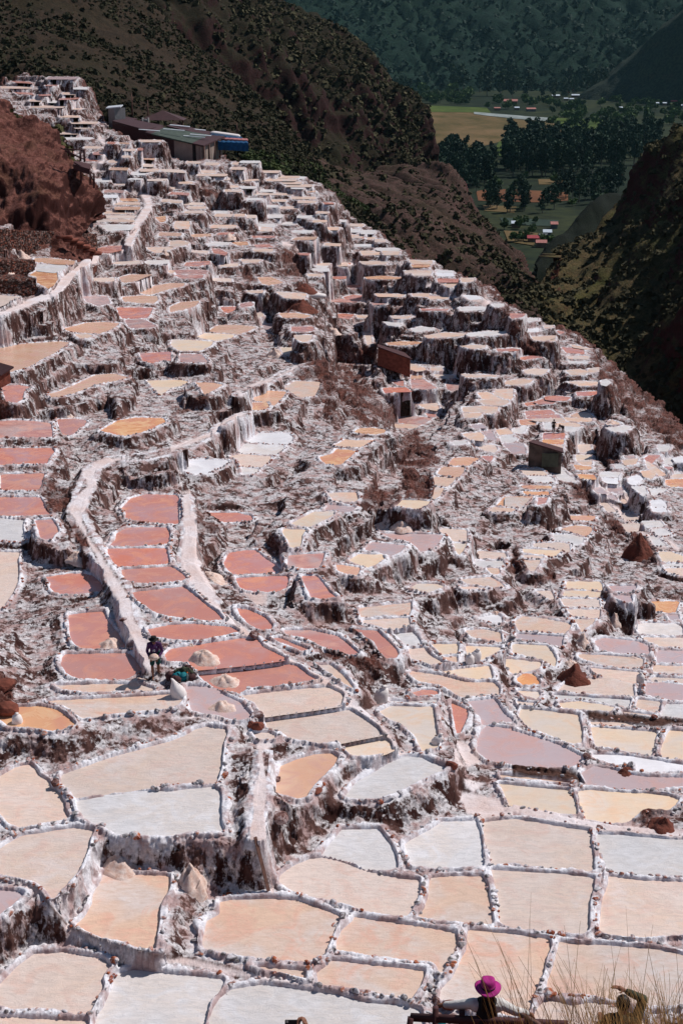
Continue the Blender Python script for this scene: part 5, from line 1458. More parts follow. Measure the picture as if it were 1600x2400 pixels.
M_SKY = mat_plain('roof_skylight', lin('cfd2d6'), .5, .05, 1); M_CAMO = mat_plain('camouflage_cloth', lin('3c4030'), .85, .7, 9); M_GRASS = mat_plain('dry_grass', lin('b98d55'), .8, .3, 6); M_REDSTONE = mat_plain('red_masonry', lin('7a4436'), .95, .4, 3, bump=1, bd=.08)
M_BLK = mat_plain('phone_black', lin('141416'), .3, .1); M_ORG = mat_plain('orange_cap', lin('e8742a'), .5, .05); M_CLEAR = mat_plain('bottle_plastic', lin('7d8f8a'), .2, .2)
# ---- heaps of harvested salt
def heap(px, py, w, h, lab, grp=None, mat=None, cat='salt heap', sy=1.0, rz=0, seed=0, name='salt_heap', peak=1.0, lift=0):
    p = hit(px, py); s = scale_at(p); R_ = w*s/2; _, e = ray_np(px, py); H = max(.12, h*s*.75)*peak; n, m = 26, 10; r = np.random.RandomState(seed+3); V = [(0, 0, H)]; F = []
    ox, oy = r.rand(2)*50
    for a in range(1, m+1):
        f = a/m
        for k in range(n):
            th = 2*math.pi*k/n; rr = R_*f*(1+.14*math.sin(2*th+ox)+.08*math.sin(5*th+oy)); z = H*(1-f**1.15)*(1+.0*f)
            x, y = rr*math.cos(th), rr*math.sin(th)*sy; nz = float(fbm(np.array([x*4/max(R_, .2)+ox]), np.array([y*4/max(R_, .2)+oy]), o=3, seed=seed)[0]); z += nz*H*.42*(1-f*.6); V.append((x, y, z-(.06 if a == m else 0)))
    for k in range(n): F.append([0, 1+k, 1+(k+1) % n])
    V = np.array(V); c_, s_ = math.cos(rz), math.sin(rz); V[:, :2] = V[:, :2]@np.array([[c_, s_], [-s_, c_]]); Fq = []
    for a in range(m-1):
        for k in range(n): b = 1+a*n; Fq.append([b+k, b+n+k, b+n+(k+1) % n, b+(k+1) % n])
    me = bpy.data.meshes.new(name); me.from_pydata([tuple(v) for v in V], [], F+Fq); me.materials.append(mat or M_PILE); me.polygons.foreach_set('use_smooth', [True]*len(me.polygons))
    o = bpy.data.objects.new(name, me); COL.objects.link(o); k_ = int(lift); z0 = p.z
    zz = [terr_z(p.x+dx*R_*.7, p.y+dy*R_*.7) for dx, dy in ((1, 0), (-1, 0), (0, 1), (0, -1), (0, 0))]; o.location = (p.x, p.y, max(min(zz), p.z-.25)-.03 if not lift else p.z); tag(o, lab, cat, grp or 'heaps of harvested salt'); return o
HEAPS = [(522, 1665, 78, 34, 'grainy salt heap on the mauve mud below the teal bundle'), (479, 1553, 88, 46, 'large split salt heap in the terracotta pan right of the worker'), (448, 1507, 30, 18, 'small crumbly salt heap against the rim above the large split heap'),
 (528, 1605, 84, 38, 'wide pinkish salt heap in the red pan right of the teal bundle'), (260, 1518, 78, 34, 'rounded salt heap in the red pan left of the white trail'), (320, 1596, 66, 26, 'low salt heap at the near edge of the red pan, left of the worker'),
 (448, 2075, 92, 100, 'tall peach cone of salt beside the dark wall and plank'), (280, 2012, 110, 40, 'broad pale salt heap under the off-white pan, left of the peach cone'), (940, 1228, 60, 28, 'pointed salt heap in the middle of the slope, right one of a close pair'), (897, 1232, 44, 18, 'lower left salt heap of a close pair in the middle of the slope'),
 (1363, 1520, 50, 50, 'pale salt heap leaning on the wall right of the grey mauve pan'), (1483, 1537, 56, 14, 'flat salt heap in the mauve pan at the right'), (1335, 1560, 42, 22, 'reddish salt heap on the dark stone stump'), (1440, 1462, 36, 40, 'salt heap on the pale slope right of the straw pans'),
 (12, 650, 62, 42, 'white salt cone at the left edge on the red stone block'), (56, 652, 36, 20, 'small salt cone beside the bigger one on the red stone block'), (50, 606, 40, 24, 'salt cone on the upper red stone block at left'),
 (538, 556, 34, 20, 'salt cone among the far pans below the blue tarpaulin'), (780, 778, 36, 22, 'reddish salt heap beside a white crust in the middle distance'), (645, 838, 46, 30, 'white salt heap against a tall wall above the trail bend'), (163, 977, 30, 14, 'low white salt heap above the deep red pan at left'),
 (1430, 994, 24, 12, 'tiny salt cone on the right ridge near the distant workers'), (98, 172, 38, 18, 'cream salt heap on the topmost terrace'), (1160, 1438, 30, 16, 'small peach heap on the white ledge in the middle right'), (385, 592, 20, 16, 'reddish salt cone beyond the trail top')]
for k, (x, y, w, h, lb) in enumerate(HEAPS): heap(x, y, w, h, lb, seed=k, rz=k*.7)
heap(500, 1360, 70, 30, 'long apron of smooth cream salt spread beside the white canal', seed=40, sy=2.0, rz=.55, peak=.8); heap(185, 1300, 66, 34, 'long smooth cream salt heap at the left beside the trail', seed=41, sy=1.3, rz=.5, peak=.8)
M_ERH = mat_plain('loose_red_earth', lin('6b3a2e'), .95, .4, 2.5, bump=1, bd=.15)
heap(706, 724, 86, 34, 'heap of loose red earth above the apricot pan in the middle distance', 'heaps of red earth', M_ERH, 'earth heap', seed=50, name='earth_heap'); heap(712, 680, 60, 26, 'smaller heap of red earth beside the white sack in the middle distance', 'heaps of red earth', M_ERH, 'earth heap', seed=51, name='earth_heap')
heap(1552, 1938, 84, 44, 'dark rubble heap with red soil ringed by a crust at the right edge', 'heaps of red earth', M_ERH, 'earth heap', seed=52, name='earth_heap'); heap(1466, 1805, 56, 26, 'clump of dark red rubble on the rim of the white pan at right', 'heaps of red earth', M_ERH, 'earth heap', seed=53, name='earth_heap')
heap(1345, 1588, 90, 56, 'dark brown stone stump under the reddish salt heap', 'heaps of red earth', M_ERH, 'earth heap', seed=54, name='earth_heap'); heap(1495, 1300, 80, 70, 'brown earth mound with a pink top left of the orange pan at right', 'heaps of red earth', M_ERH, 'earth heap', seed=55, name='earth_heap')
# ---- single stones
def rock(px, py, w, lab, seed, mat=None, fl=.8):
    p = hit(px, py); s = scale_at(p)*w/2; V, F = stone_batch([((0, 0, s*fl*.45), s, seed*1.3)], 900+seed); V = V*np.array([1, 1, 1.0]); V = V+.12*s*fbm(V[:, 0]*5/s, V[:, 1]*5/s, V[:, 2]*5/s, o=3, seed=seed)[:, None]*V/s
    o = mesh_np('rock', V, F, mat or M_SALTROCK, None, False, origin=np.array([0, 0, 0])); o.location = p; tag(o, lab, 'rock', 'single rocks'); return o
t_ = NT('salty_brown_rock'); q_ = t_.noise(t_.co(), 3.2, 7, .7); t_.bump(q_, .8, .08); M_SALTROCK = t_.fin(t_.ramp(q_, [(.38, lin('3f2725')), (.5, lin('7b5a54')), (.62, lin('c3b4b4'))]), .95, .1)
for k, (x, y, w, lb, m_) in enumerate([(655, 1925, 50, 'round pitted brown boulder beside the pale trail', None), (595, 1492, 26, 'round dark rock on the junction of the white canal walls', None), (128, 1838, 28, 'crusted brown rock on the rim corner of the two pale pans at left', None), (604, 1708, 34, 'dark rust stone at the foot of the small stack by the mud', M_REDSTONE),
  (588, 1702, 24, 'rust stone left in the small stack by the mud', M_REDSTONE), (602, 1680, 30, 'pale salted stone on top of the small stack by the mud', None), (1373, 1777, 24, 'brown block where the mauve pan meets the white one', None), (12, 1670, 60, 'large orange brown rock at the left edge above the yellow pan', M_REDSTONE), (12, 1620, 56, 'upper orange brown rock at the left edge', M_REDSTONE),
  (1404, 1942, 18, 'dark grey stone on the canal wall at right', None), (650, 1832, 22, 'dark mossy stone at the corner of the orange pan', None), (1022, 2352, 26, 'grey green stone on the rim behind the wooden rail', None), (1055, 2362, 36, 'orange brown boulder on the rim behind the wooden rail', M_REDSTONE), (745, 1858, 28, 'mossy orange stone on the near corner of the orange pan', M_REDSTONE), (1057, 1798, 26, 'orange stone at the right tip of the lilac white pan', M_REDSTONE), (290, 1455, 18, 'rock on the white rim left of the trail', None)]): rock(x, y, w, lb, k, m_)
# ---- stone blocks with salt cones at the far left, brick wall and steps
def block(x0, y0, x1, y1, lab, name, mat, deep=3.0, grp=None, cat='stone wall', seed=0, hpx=None):
    """masonry face from pixel (x0, y0) base left to (x1, y1) base right, hpx tall"""
    a, b = hit(x0, y0), hit(x1, y1); s = (scale_at(a)+scale_at(b))/2; H = hpx*s; d = (b-a); d.z = 0; L = d.length; d.normalize(); n_ = Vector((-d.y, d.x, 0)); n_ = n_ if n_.y > 0 else -n_
    nu, nz, nd = max(8, int(L/.12)), max(5, int(H/.12)), 6; V = []; F = []
    for j in range(nz+nd+1):
        for i in range(nu+1):
            t = i/nu; bz = a.z*(1-t)+b.z*t; P = a+d*(L*t)
            if j <= nz: q = P; z = bz-.3+(H+.3)*j/nz; off = 0
            else: off = deep*(j-nz)/nd; z = bz+H
            nn = float(fbm(np.array([L*t*2.2]), np.array([z*2.6]), np.array([off*2.]), o=3, seed=seed)[0]); Q = P+n_*(off-.14*nn*(j <= nz)); V.append((Q.x, Q.y, z+.08*nn))
    for j in range(nz+nd):
        for i in range(nu): k = j*(nu+1)+i; F.append([k, k+1, k+nu+2, k+nu+1])
    V = np.array(V); o = mesh_np(name, V, np.array(F), mat); tag(o, lab, cat, grp); return o
t_ = NT('red_rubble_masonry'); vo = t_.n('ShaderNodeTexVoronoi'); vo.feature = 'F1'; vo.inputs['Scale'].default_value = 2.6; t_.l(t_.co((1, 1, 1.7)), vo.inputs['Vector']); q_ = t_.noise(t_.co(), 4, 7, .7); hv = t_.n('ShaderNodeSeparateColor'); t_.l(vo.outputs['Color'], hv.inputs[0])
cc = t_.ramp(hv.outputs[0], [(.1, lin('5a2c22')), (.5, lin('8a5140')), (.9, lin('5c4a44'))]); cc = t_.mix(t_.ramp(vo.outputs['Distance'], [(.30, 0), (.48, .85)]), cc, lin('23120f')); cc = t_.mix(t_.ramp(q_, [(.52, 0), (.68, .6)]), cc, lin('b9a8a2')); t_.bump(t_.math('SUBTRACT', q_, vo.outputs['Distance']), .9, .12); M_MAS = t_.fin(cc, .95, .1)
block(-60, 690, 88, 686, 'long red stone block under the big white salt cone at left', 'stone_block', M_MAS, 3, None, 'stone block', 3, 32); block(2, 640, 84, 638, 'upper red stone block behind the salt cones at left', 'stone_block', M_MAS, 3, None, 'stone block', 4, 28)
block(-60, 592, 230, 596, 'red brown rubble wall running left of the stone steps', 'rubble_wall', M_MAS, 2.5, None, 'stone wall', 5, 50)
st_root = None; a = hit(150, 598); s = scale_at(a); st_root = empty('stone_steps', a, .15, 'flight of rough red stone steps descending beside the rubble wall', 'steps')
for k in range(6):
    bm = bmesh.new(); boxv(bm, (k*.62+.2, -.4+k*.05, (5-k)*.36+.12), (1.7-k*.1, 1.0, .30)); bmesh.ops.bevel(bm, geom=bm.edges[:], offset=.05, segments=2, affect='EDGES'); bmesh.ops.subdivide_edges(bm, edges=bm.edges[:], cuts=2)
    for v in bm.verts: v.co += Vector((mnoise.noise(v.co*2+Vector((k, 0, 0))), mnoise.noise(v.co*2.3), mnoise.noise(v.co*1.7)))*.16
    bm_obj('step', bm, M_REDSTONE, st_root)
# ---- near left bluff of red earth
M_BLUFF = mk_hill('red_bluff_earth', lin('5c352d'), lin('875a50'), lin('5c4632'), lin('41231f'), .22, .62)
BF, GBF, NBF = loft('red_bluff', [
  [(-400, 80, 250), (-60, 240, 240), (0, 262, 236), (60, 300, 230), (130, 350, 225), (180, 420, 218), (215, 470, 210), (240, 520, 200)],
  [(-400, 50, 190), (-60, 215, 186), (0, 238, 184), (40, 268, 182), (110, 300, 180), (150, 345, 177), (180, 400, 173), (205, 432, 170), (232, 500, 164)],
  [(-400, 280, 165), (-60, 330, 163), (0, 350, 162), (60, 380, 160), (100, 420, 158), (150, 470, 157), (185, 510, 156), (215, 540, 158)],
  [(-400, 430, 158), (-60, 500, 154), (0, 510, 152), (60, 520, 152), (100, 530, 152), (150, 545, 152), (185, 555, 153), (225, 575, 156)],
  [(-400, 600, 148), (-60, 620, 144), (0, 625, 142), (60, 625, 142), (150, 622, 142), (230, 620, 145)]], 260, 170, M_BLUFF, (1.0, 14), (2.1, 4.0), (.9, 1.1), 83, gully=1.0, gdir=(.8, .6))
MSH2 = mk_leaf('olive_scrub_leaves', lin('2a2c17'), lin('5c5730'))
def scrub_px(name, quads, n, s0, s1, seed, mat):
    r = np.random.RandomState(seed); pts = []
    for (x0, y0, x1, y1, rr0, rr1) in quads:
        for k in range(n): f = r.rand(); x = x0+(x1-x0)*f+r.randn()*14; y = y0+(y1-y0)*f+abs(r.randn())*24; p = unproj(x, y, rr0+(rr1-rr0)*f); pts.append(tuple(p))
    return pts
r_ = np.random.RandomState(9); nv_, nu_, _ = GBF.shape
a_i = (r_.uniform(.18, .55, 900)*(nv_-1)).astype(int); b_i = (r_.uniform(.25, .95, 900)*(nu_-1)).astype(int); Pb = GBF[a_i, b_i]; kk = fbm(Pb[:, 0]/9, Pb[:, 1]/9, o=2, seed=4) > .0; Pb = Pb[kk]
def leafblobs(name, P, S, mat, seed, K=14):
    r = np.random.RandomState(seed); n = len(P); c = r.randn(n, K, 3); c /= np.linalg.norm(c, axis=2)[..., None]; c[..., 2] = np.abs(c[..., 2]); C = P[:, None]+c*S[:, None, None]*np.array([.9, .9, .8]); u = r.randn(n, K, 3); u /= np.linalg.norm(u, axis=2)[..., None]; v = np.cross(u, c); s = S[:, None, None]*.32
    V = np.stack([C-u*s-v*s, C+u*s-v*s, C+u*s+v*s, C-u*s+v*s], 2).reshape(-1, 3); o = mesh_np(name, V, np.arange(len(V)).reshape(-1, 4), mat, None, False); o['kind'] = 'stuff'; return o
leafblobs('bluff_scrub', Pb, r_.uniform(.25, .8, len(Pb)), MSH2, 3)
# green hollow under the sheds
gp = []; r_ = np.random.RandomState(14)
while len(gp) < 1300:
    x = r_.uniform(545, 830); y = np.interp(x, [545, 640, 740, 830], [372, 385, 412, 480])-r_.uniform(-6, 42)*np.interp(x, [545, 600, 700, 830], [.5, 1, 1, .5]); p = hit(x, y) if y > np.interp(x, [q[0] for q in RIDGE], [q[1] for q in RIDGE]) else unproj(x, y, r_.uniform(296, 330)); gp.append(tuple(p))
# rays above the ridge are dropped on to the brown hill's foot
tree_kd = None
from mathutils import kdtree
kd = kdtree.KDTree(GA1.shape[0]*GA1.shape[1]); G1f = GA1.reshape(-1, 3); a1, e1 = np.arctan2(G1f[:, 0], G1f[:, 1]), np.arctan2(ZC-G1f[:, 2], np.hypot(G1f[:, 0], G1f[:, 1]))
for i in range(len(G1f)): kd.insert((a1[i], e1[i], 0), i)
kd.balance()
def on_hill(px, py):
    a, e = ray_np(px, py); _, i, _ = kd.find((float(a), float(e), 0)); return Vector(G1f[i])
gp = []
for k in range(1500):
    x = r_.uniform(560, 860); y = np.interp(x, [560, 640, 740, 860], [352, 362, 385, 470])+r_.uniform(0, 46)*np.interp(x, [560, 640, 740, 860], [.2, 1, 1, .6]); gp.append(tuple(on_hill(x, y)))
leafblobs('green_scrub', np.array(gp), r_.uniform(.4, 1.0, len(gp)), mk_leaf('green_scrub_leaves', lin('27331a'), lin('55602c')), 5)
# ---- sheds below the brown hill
def P_(px, py, rr): return unproj(px, py, rr)
def slab(name, pts, th, mat, parent, o3):
    bm = bmesh.new(); vs = [bm.verts.new(p-o3) for p in pts]; f = bm.faces.new(vs); ex = bmesh.ops.extrude_face_region(bm, geom=[f]); 
    for v in [g for g in ex['geom'] if isinstance(g, bmesh.types.BMVert)]: v.co.z -= th
    return bm_obj(name, bm, mat, parent, False)
def wallq(name, a, b, h, mat, parent, o3, th=.15):
    bm = bmesh.new(); d = (b-a); d.z = 0; d.normalize(); n_ = Vector((-d.y, d.x, 0))*th; vs = []
    for p in (a, b, b+n_, a+n_): vs.append((bm.verts.new(p-o3), bm.verts.new(p-o3-Vector((0, 0, h)))))
    for i in range(4): bm.faces.new((vs[i][0], vs[(i+1) % 4][0], vs[(i+1) % 4][1], vs[i][1]))
    bm.faces.new([v[0] for v in vs]); bm.faces.new([v[1] for v in vs][::-1]); return bm_obj(name, bm, mat, parent, False)
RS = 268.0
def X_(u, v, rr): return P_(220+u/3.92, 220+v/3.92, rr)
o3 = X_(750, 500, RS); sh = empty('long_shed', o3, 0, 'long low shed with mossy green roof between brown roof ends, pale open walls', 'shed')
fl, fr = X_(474, 352, RS+3), X_(1010, 474, RS-4); bl, br_ = X_(606, 292, RS+13), X_(1204, 388, RS+8); l1, l2 = X_(530, 366, RS+2.4), X_(650, 306, RS+12.4); g1, g2 = X_(902, 452, RS-2.8), X_(1062, 376, RS+8.5)
slab('brown_roof', [fl, l1, l2, bl], .25, M_BRN, sh, o3); GR = slab('green_roof', [l1, g1, g2, l2], .25, M_GRN, sh, o3); slab('brown_roof', [g1, fr, br_, g2], .25, M_BRN, sh, o3)
dn = Vector((0, 0, -.3)); inb = Vector((0, .5, 0))
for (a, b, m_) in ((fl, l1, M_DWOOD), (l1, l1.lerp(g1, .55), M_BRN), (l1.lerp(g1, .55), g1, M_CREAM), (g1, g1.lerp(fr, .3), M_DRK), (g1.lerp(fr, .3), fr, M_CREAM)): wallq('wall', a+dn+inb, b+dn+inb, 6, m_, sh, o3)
for (a, b) in ((fr, fr.lerp(br_, .3)), (fr.lerp(br_, .35), fr.lerp(br_, .62)), (fr.lerp(br_, .66), br_)): wallq('side_panel', a+dn+Vector((-.5, .2, 0)), b+dn+Vector((-.5, .2, 0)), 5, M_CREAM, sh, o3)
for t in (.02, .25, .5, .75, .98):
    bm = bmesh.new(); p = fr.lerp(br_, t)-o3; bar(bm, p+Vector((0, 0, -.2)), p+Vector((0, 0, -5)), .18); bm_obj('post', bm, M_WOOD, sh)
for (u, v) in ((740, 338), (925, 400), (985, 386), (515, 342)):
    c = X_(u, v, RS+(4 if u < 900 else 3)); q = slab('skylight', [c+Vector((-2, -.3, .35)), c+Vector((2, -1.1, .1)), c+Vector((2, -.7, .15)), c+Vector((-2, .1, .4))], .1, M_SKY, GR, o3)
o4 = X_(880, 330, RS+22); s2 = empty('rear_shed', o4, 0, 'long narrow brown-roofed shed with two white skylights behind the green roof', 'shed')
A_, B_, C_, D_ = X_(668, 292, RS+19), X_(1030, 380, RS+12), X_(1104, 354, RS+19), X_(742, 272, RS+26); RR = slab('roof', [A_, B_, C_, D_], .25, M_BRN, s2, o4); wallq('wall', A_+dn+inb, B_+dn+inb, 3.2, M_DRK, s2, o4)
for k in range(9):
    bm = bmesh.new(); p = A_.lerp(B_, k/8)-o4; bar(bm, p+Vector((0, 0, -.2)), p+Vector((0, 0, -2.5)), .14); bm_obj('post', bm, M_WOOD, s2)
for (u, v) in ((790, 300), (935, 333)): c = X_(u, v, RS+20); slab('skylight', [c+Vector((-2, .2, .3)), c+Vector((2, -.6, .0)), c+Vector((2, .2, .05)), c+Vector((-2, 1, .35))], .1, M_SKY, RR, o4)
o5 = X_(350, 300, RS+14); s3 = empty('low_brown_shed', o5, 0, 'low reddish brown shed at the left end of the roofs, half behind the salt terraces', 'shed')
A_, B_, C_, D_ = X_(170, 246, RS+16), X_(480, 330, RS+6), X_(640, 288, RS+16), X_(310, 225, RS+26); slab('roof', [A_, B_, C_, D_], .25, M_BRN, s3, o5); wallq('wall', A_+dn, B_+dn, 6, M_DWOOD, s3, o5)
o6 = X_(240, 225, RS+34); s4 = empty('upper_shed', o6, 0, 'small brown-roofed shed with pale eave, topmost of the group by the terraces', 'shed')
A_, B_, C_, D_ = X_(178, 240, RS+30), X_(290, 262, RS+26), X_(400, 226, RS+36), X_(186, 192, RS+42); slab('roof', [A_, B_, C_, D_], .25, M_BRN, s4, o6); slab('pale_eave', [A_+Vector((0, -.6, -.3)), B_+Vector((0, -.6, -.3)), B_+Vector((0, 0, .05)), A_+Vector((0, 0, .05))], .15, M_SKY, s4, o6); wallq('wall', A_+dn, B_+dn, 3, M_CREAM, s4, o6)
o7 = X_(165, 180, RS+30); s5 = empty('white_cabin', o7, 0, 'tiny grey white cabin on the edge of the terraces, left of the sheds', 'cabin')
A_, B_ = X_(132, 138, RS+26), X_(190, 130, RS+24); wallq('wall', A_, B_, 3.6, M_GREY, s5, o7, 2.5); slab('roof', [A_+Vector((-.4, -.3, .2)), B_+Vector((1.3, -.5, .3)), B_+Vector((1.3, 3, .5)), A_+Vector((-.4, 3, .4))], .2, M_SKY, s5, o7)
o8 = X_(640, 250, RS+36); s6 = empty('kiosk', o8, 0, 'small open kiosk with brown hipped roof behind the sheds', 'kiosk')
bm = bmesh.new(); c = X_(635, 225, RS+36)-o8; w_ = 4.6; vs = [bm.verts.new(c+Vector((x*w_, y*w_*.7, -.2))) for x, y in ((-1, -1), (1, -1), (1, 1), (-1, 1))]; tp = bm.verts.new(c+Vector((0, 0, 1.6)))
for i in range(4): bm.faces.new((vs[i], vs[(i+1) % 4], tp))
bm.faces.new(vs[::-1]); bm_obj('roof', bm, M_BRN, s6, False)
for sx in (-1, 1):
    for sy in (-1, 1): bm = bmesh.new(); bar(bm, c+Vector((sx*3.8, sy*2.6, -.2)), c+Vector((sx*3.8, sy*2.6, -5)), .3); bm_obj('post', bm, M_WOOD, s6)
bm = bmesh.new(); boxv(bm, c+Vector((-1, 0, -3.2)), (1.2, 1.2, 2)); bm_obj('counter', bm, M_GREY, s6, False)
o9 = X_(475, 255, RS+28); s7 = empty('frame_stand', o9, 0, 'grey metal frame stand between the brown roofs', 'frame')
for u in (448, 500): bm = bmesh.new(); a = X_(u, 218, RS+28)-o9; bar(bm, a, a+Vector((0, 0, -5)), .35); bm_obj('post', bm, M_GREY, s7)
bm = bmesh.new(); bar(bm, X_(446, 240, RS+28)-o9, X_(504, 246, RS+28)-o9, .3, .5); bm_obj('crossbar', bm, M_GREY, s7)
o10 = X_(1280, 440, RS+8); s8 = empty('tarpaulin_stack', o10, 0, 'blue tarpaulin draped over a stack of goods beside the sheds, white bags on top', 'tarpaulin')
def drape(name, quad, drop, mat, wav=.25):
    a, b, c, d = quad; n = 26; V = []; F = []
    for j in range(14):
        for i in range(n+1):
            t = i/n
            if j < 6: p = d.lerp(a, j/5).lerp(c.lerp(b, j/5), t); k = 0
            else: p = a.lerp(b, t); k = (j-5)/8; p = p+Vector((0, -.5*k, -drop*k))
            p = p-o10; nn = math.sin(t*40+j*.4)*.5+mnoise.noise(Vector((t*9, j*.5, 1))); V.append((p.x, p.y-wav*nn*k, p.z+wav*.5*nn*(1-k)))
    for j in range(13):
        for i in range(n): k = j*(n+1)+i; F.append([k, k+1, k+n+2, k+n+1])
    return mesh_np(name, np.array(V), np.array(F), mat, s8, True)
drape('blue_cover', (X_(1140, 436, RS+4), X_(1420, 450, RS+2), X_(1400, 425, RS+9), X_(1150, 425, RS+10)), 1.5, M_BLUE); drape('upper_cover', (X_(1075, 376, RS+12), X_(1378, 408, RS+10), X_(1350, 395, RS+16), X_(1090, 365, RS+18)), 1.1, M_BLUE); drape('red_load', (X_(1160, 408, RS+8), X_(1418, 424, RS+6), X_(1410, 410, RS+9), X_(1180, 400, RS+11)), 1.2, mat_plain('pinkish_bundles', lin('a56a68'), .9, .3, 1), .1)
bm = bmesh.new()
for k in range(13): ellipsoid(bm, X_(1110+k*16, 362+k*2.2, RS+14)-o10, (1.0, .8, .42), 10)
bm_obj('white_bags', bm, M_SACK, s8)
for k, (u, vt, vb, lb) in enumerate([(357, -4, 200, 'thin utility pole behind the low brown shed'), (503, 60, 270, 'thin utility pole behind the frame stand'), (1316, 270, 380, 'thin utility pole beside the blue tarpaulin')]):
    b = X_(u, vb, RS+40); t = X_(u, vt, RS+40); bm = bmesh.new(); lathe(bm, [(.16, 0), (.09, (t-b).length)], 8); tag(bm_obj('utility_pole', bm, M_WOOD, None, True, b), lb, 'pole', 'utility poles by the sheds')
# ---- lone huts on the slope
def hut(name, quad, wall_h, roofm, wallm, lab, cat='hut', over=.25):
    a, b, c, d = quad; o = empty(name, (a+b)/2, 0, lab, cat); o3_ = (a+b)/2; slab('roof', [a, b, c, d], .12, roofm, o, o3_); dd = Vector((0, 0, -.13)); wallq('wall', a.lerp(c, .06)+dd, b.lerp(d, .06)+dd, wall_h, wallm, o, o3_)
    wallq('side_wall', b.lerp(d, .06)+dd, c.lerp(a, .1)+dd, wall_h, wallm, o, o3_); wallq('side_wall', a.lerp(c, .06)+dd, d.lerp(b, .1)+dd, wall_h, wallm, o, o3_); return o
h0 = hit(1285, 1096); rh = math.hypot(h0.x, h0.y)
q = [P_(1238, 1035, rh-1.5), P_(1320, 1060, rh-1.8), P_(1318, 1050, rh+1.6), P_(1250, 1030, rh+1.6)]; hu = hut('slope_hut', q, 2.3, M_DWOOD, mat_plain('stained_plank_wall', lin('5f5048'), .9, .5, 1.6), 'small lean-to hut with stained wooden wall and dark sloping roof on the right slope')
bm = bmesh.new(); pc = q[0].lerp(q[1], .62)-(q[0]+q[1])/2; boxv(bm, pc+Vector((0, -.1, -1.1)), (1.5, .12, 1.3)); bm_obj('shutter', bm, mat_plain('grey_green_shutter', lin('4e4f42'), .9, .3, 2), hu, False)
h0 = hit(930, 880); rh = math.hypot(h0.x, h0.y); q = [P_(884, 812, rh-1), P_(966, 842, rh-1.3), P_(948, 826, rh+2), P_(884, 806, rh+2)]; hut('lean_to', q, 2.2, M_DWOOD, M_REDSTONE, 'dark lean-to with curved plank roof and brown wall above the middle pans')
h0 = hit(20, 905); rh = math.hypot(h0.x, h0.y)-2; q = [P_(-60, 890, rh), P_(2, 878, rh-.3), P_(33, 859, rh+.6), P_(-60, 832, rh+2.2)]; hut('canopy', q, 1.0, M_BRN, M_REDSTONE, 'corner of a dark maroon canopy roof at the left edge', 'canopy')
# ---- wooden lookout fence on the bluff
f0 = unproj(200, 440, 163); fo = empty('wooden_lookout', f0, 0, 'rough pole railing and deck at the top of the red bluff', 'railing')
def Y_(u, v, rr=163): return unproj(u/3.92, 150+v/3.92, rr)-f0
for (u0, v0, u1, v1, nm) in ((775, 785, 778, 900, 'post'), (740, 800, 742, 890, 'post'), (640, 790, 640, 830, 'post'), (865, 1008, 866, 1140, 'post'), (834, 985, 832, 1110, 'post'), (745, 950, 748, 1090, 'post'), (590, 780, 780, 790, 'rail'), (600, 800, 760, 870, 'rail'), (680, 905, 850, 1000, 'rail'), (700, 1000, 745, 950, 'rail'), (690, 960, 830, 965, 'rail'), (560, 770, 790, 885, 'rail')):
    bm = bmesh.new(); bar(bm, Y_(u0, v0), Y_(u1, v1), .22 if nm == 'post' else .13); bm_obj(nm, bm, M_DWOOD, fo)
slab('deck', [unproj(172, 385, 163), unproj(210, 396, 162), unproj(212, 384, 166), unproj(176, 376, 167)], .6, M_DWOOD, fo, f0)
# ---- leaning plank
a = hit(598, 1968)+Vector((0, 0, .1)); b = hit(634, 2106); bm = bmesh.new(); bar(bm, Vector((0, 0, 0)), b-a, .11, .03); bmesh.ops.subdivide_edges(bm, edges=bm.edges[:], cuts=3); tag(bm_obj('plank', bm, M_WOOD, None, False, a), 'weathered plank leaning down the end of the dark wall beside the trail', 'plank')
# ---- sacks
def sack(px, py, h, lab, seed, lean=0.0):
    p = hit(px, py); s = scale_at(p); H = h*s/.9; bm = bmesh.new(); lathe(bm, [(.20*H, 0), (.31*H, .04*H), (.34*H, .22*H), (.33*H, .42*H), (.27*H, .60*H), (.17*H, .74*H), (.10*H, .86*H), (.07*H, .93*H), (.05*H, 1.0*H)] if seed == 0 else [(.22*H, 0), (.32*H, .05*H), (.36*H, .25*H), (.36*H, .5*H), (.32*H, .68*H), (.24*H, .80*H), (.14*H, .86*H), (.12*H, .92*H), (.15*H, .97*H)], 18, jit=.05, seed=seed)
    for v in bm.verts: v.co.x += lean*v.co.z*v.co.z/H; v.co += v.co.normalized()*mnoise.noise(v.co*7/H*H*6)*.03
    o = bm_obj('salt_sack', bm, M_SACK, None, True, p-Vector((0, 0, .03))); tag(o, lab, 'sack', 'white salt sacks'); bm = bmesh.new(); bar(bm, (-.03, 0, H*.86), (.08, .02, H*.84), .03); bm_obj('tie', bm, M_WOOD, o)
    return o
for k, (x, y, h, lb, ln) in enumerate([(421, 1638, 48, 'full white sack with pointed top beside the teal bundle', -.3), (891, 1648, 42, 'squat white sack on the wide white canal wall', .2), (1100, 1556, 26, 'left sack of two standing together at an orange pan', 0), (1112, 1552, 32, 'taller right sack of two standing together at an orange pan', .2), (1499, 1600, 24, 'white sack on the rim junction near the right edge', 0), (1020, 1748, 30, 'crumpled white bag against the stone wall right of the straw pan', .4), (42, 1700, 30, 'round white bundle in the deep yellow pan', 0)]): sack(x, y, h, lb, k, ln)
p = hit(735, 698); bm = bmesh.new(); ellipsoid(bm, (0, 0, .3), (1.7, .9, .42), 16); ellipsoid(bm, (-.9, -.3, .35), (.9, .6, .45), 12)
for v in bm.verts: v.co += v.co.normalized()*mnoise.noise(v.co*2.2)*.22
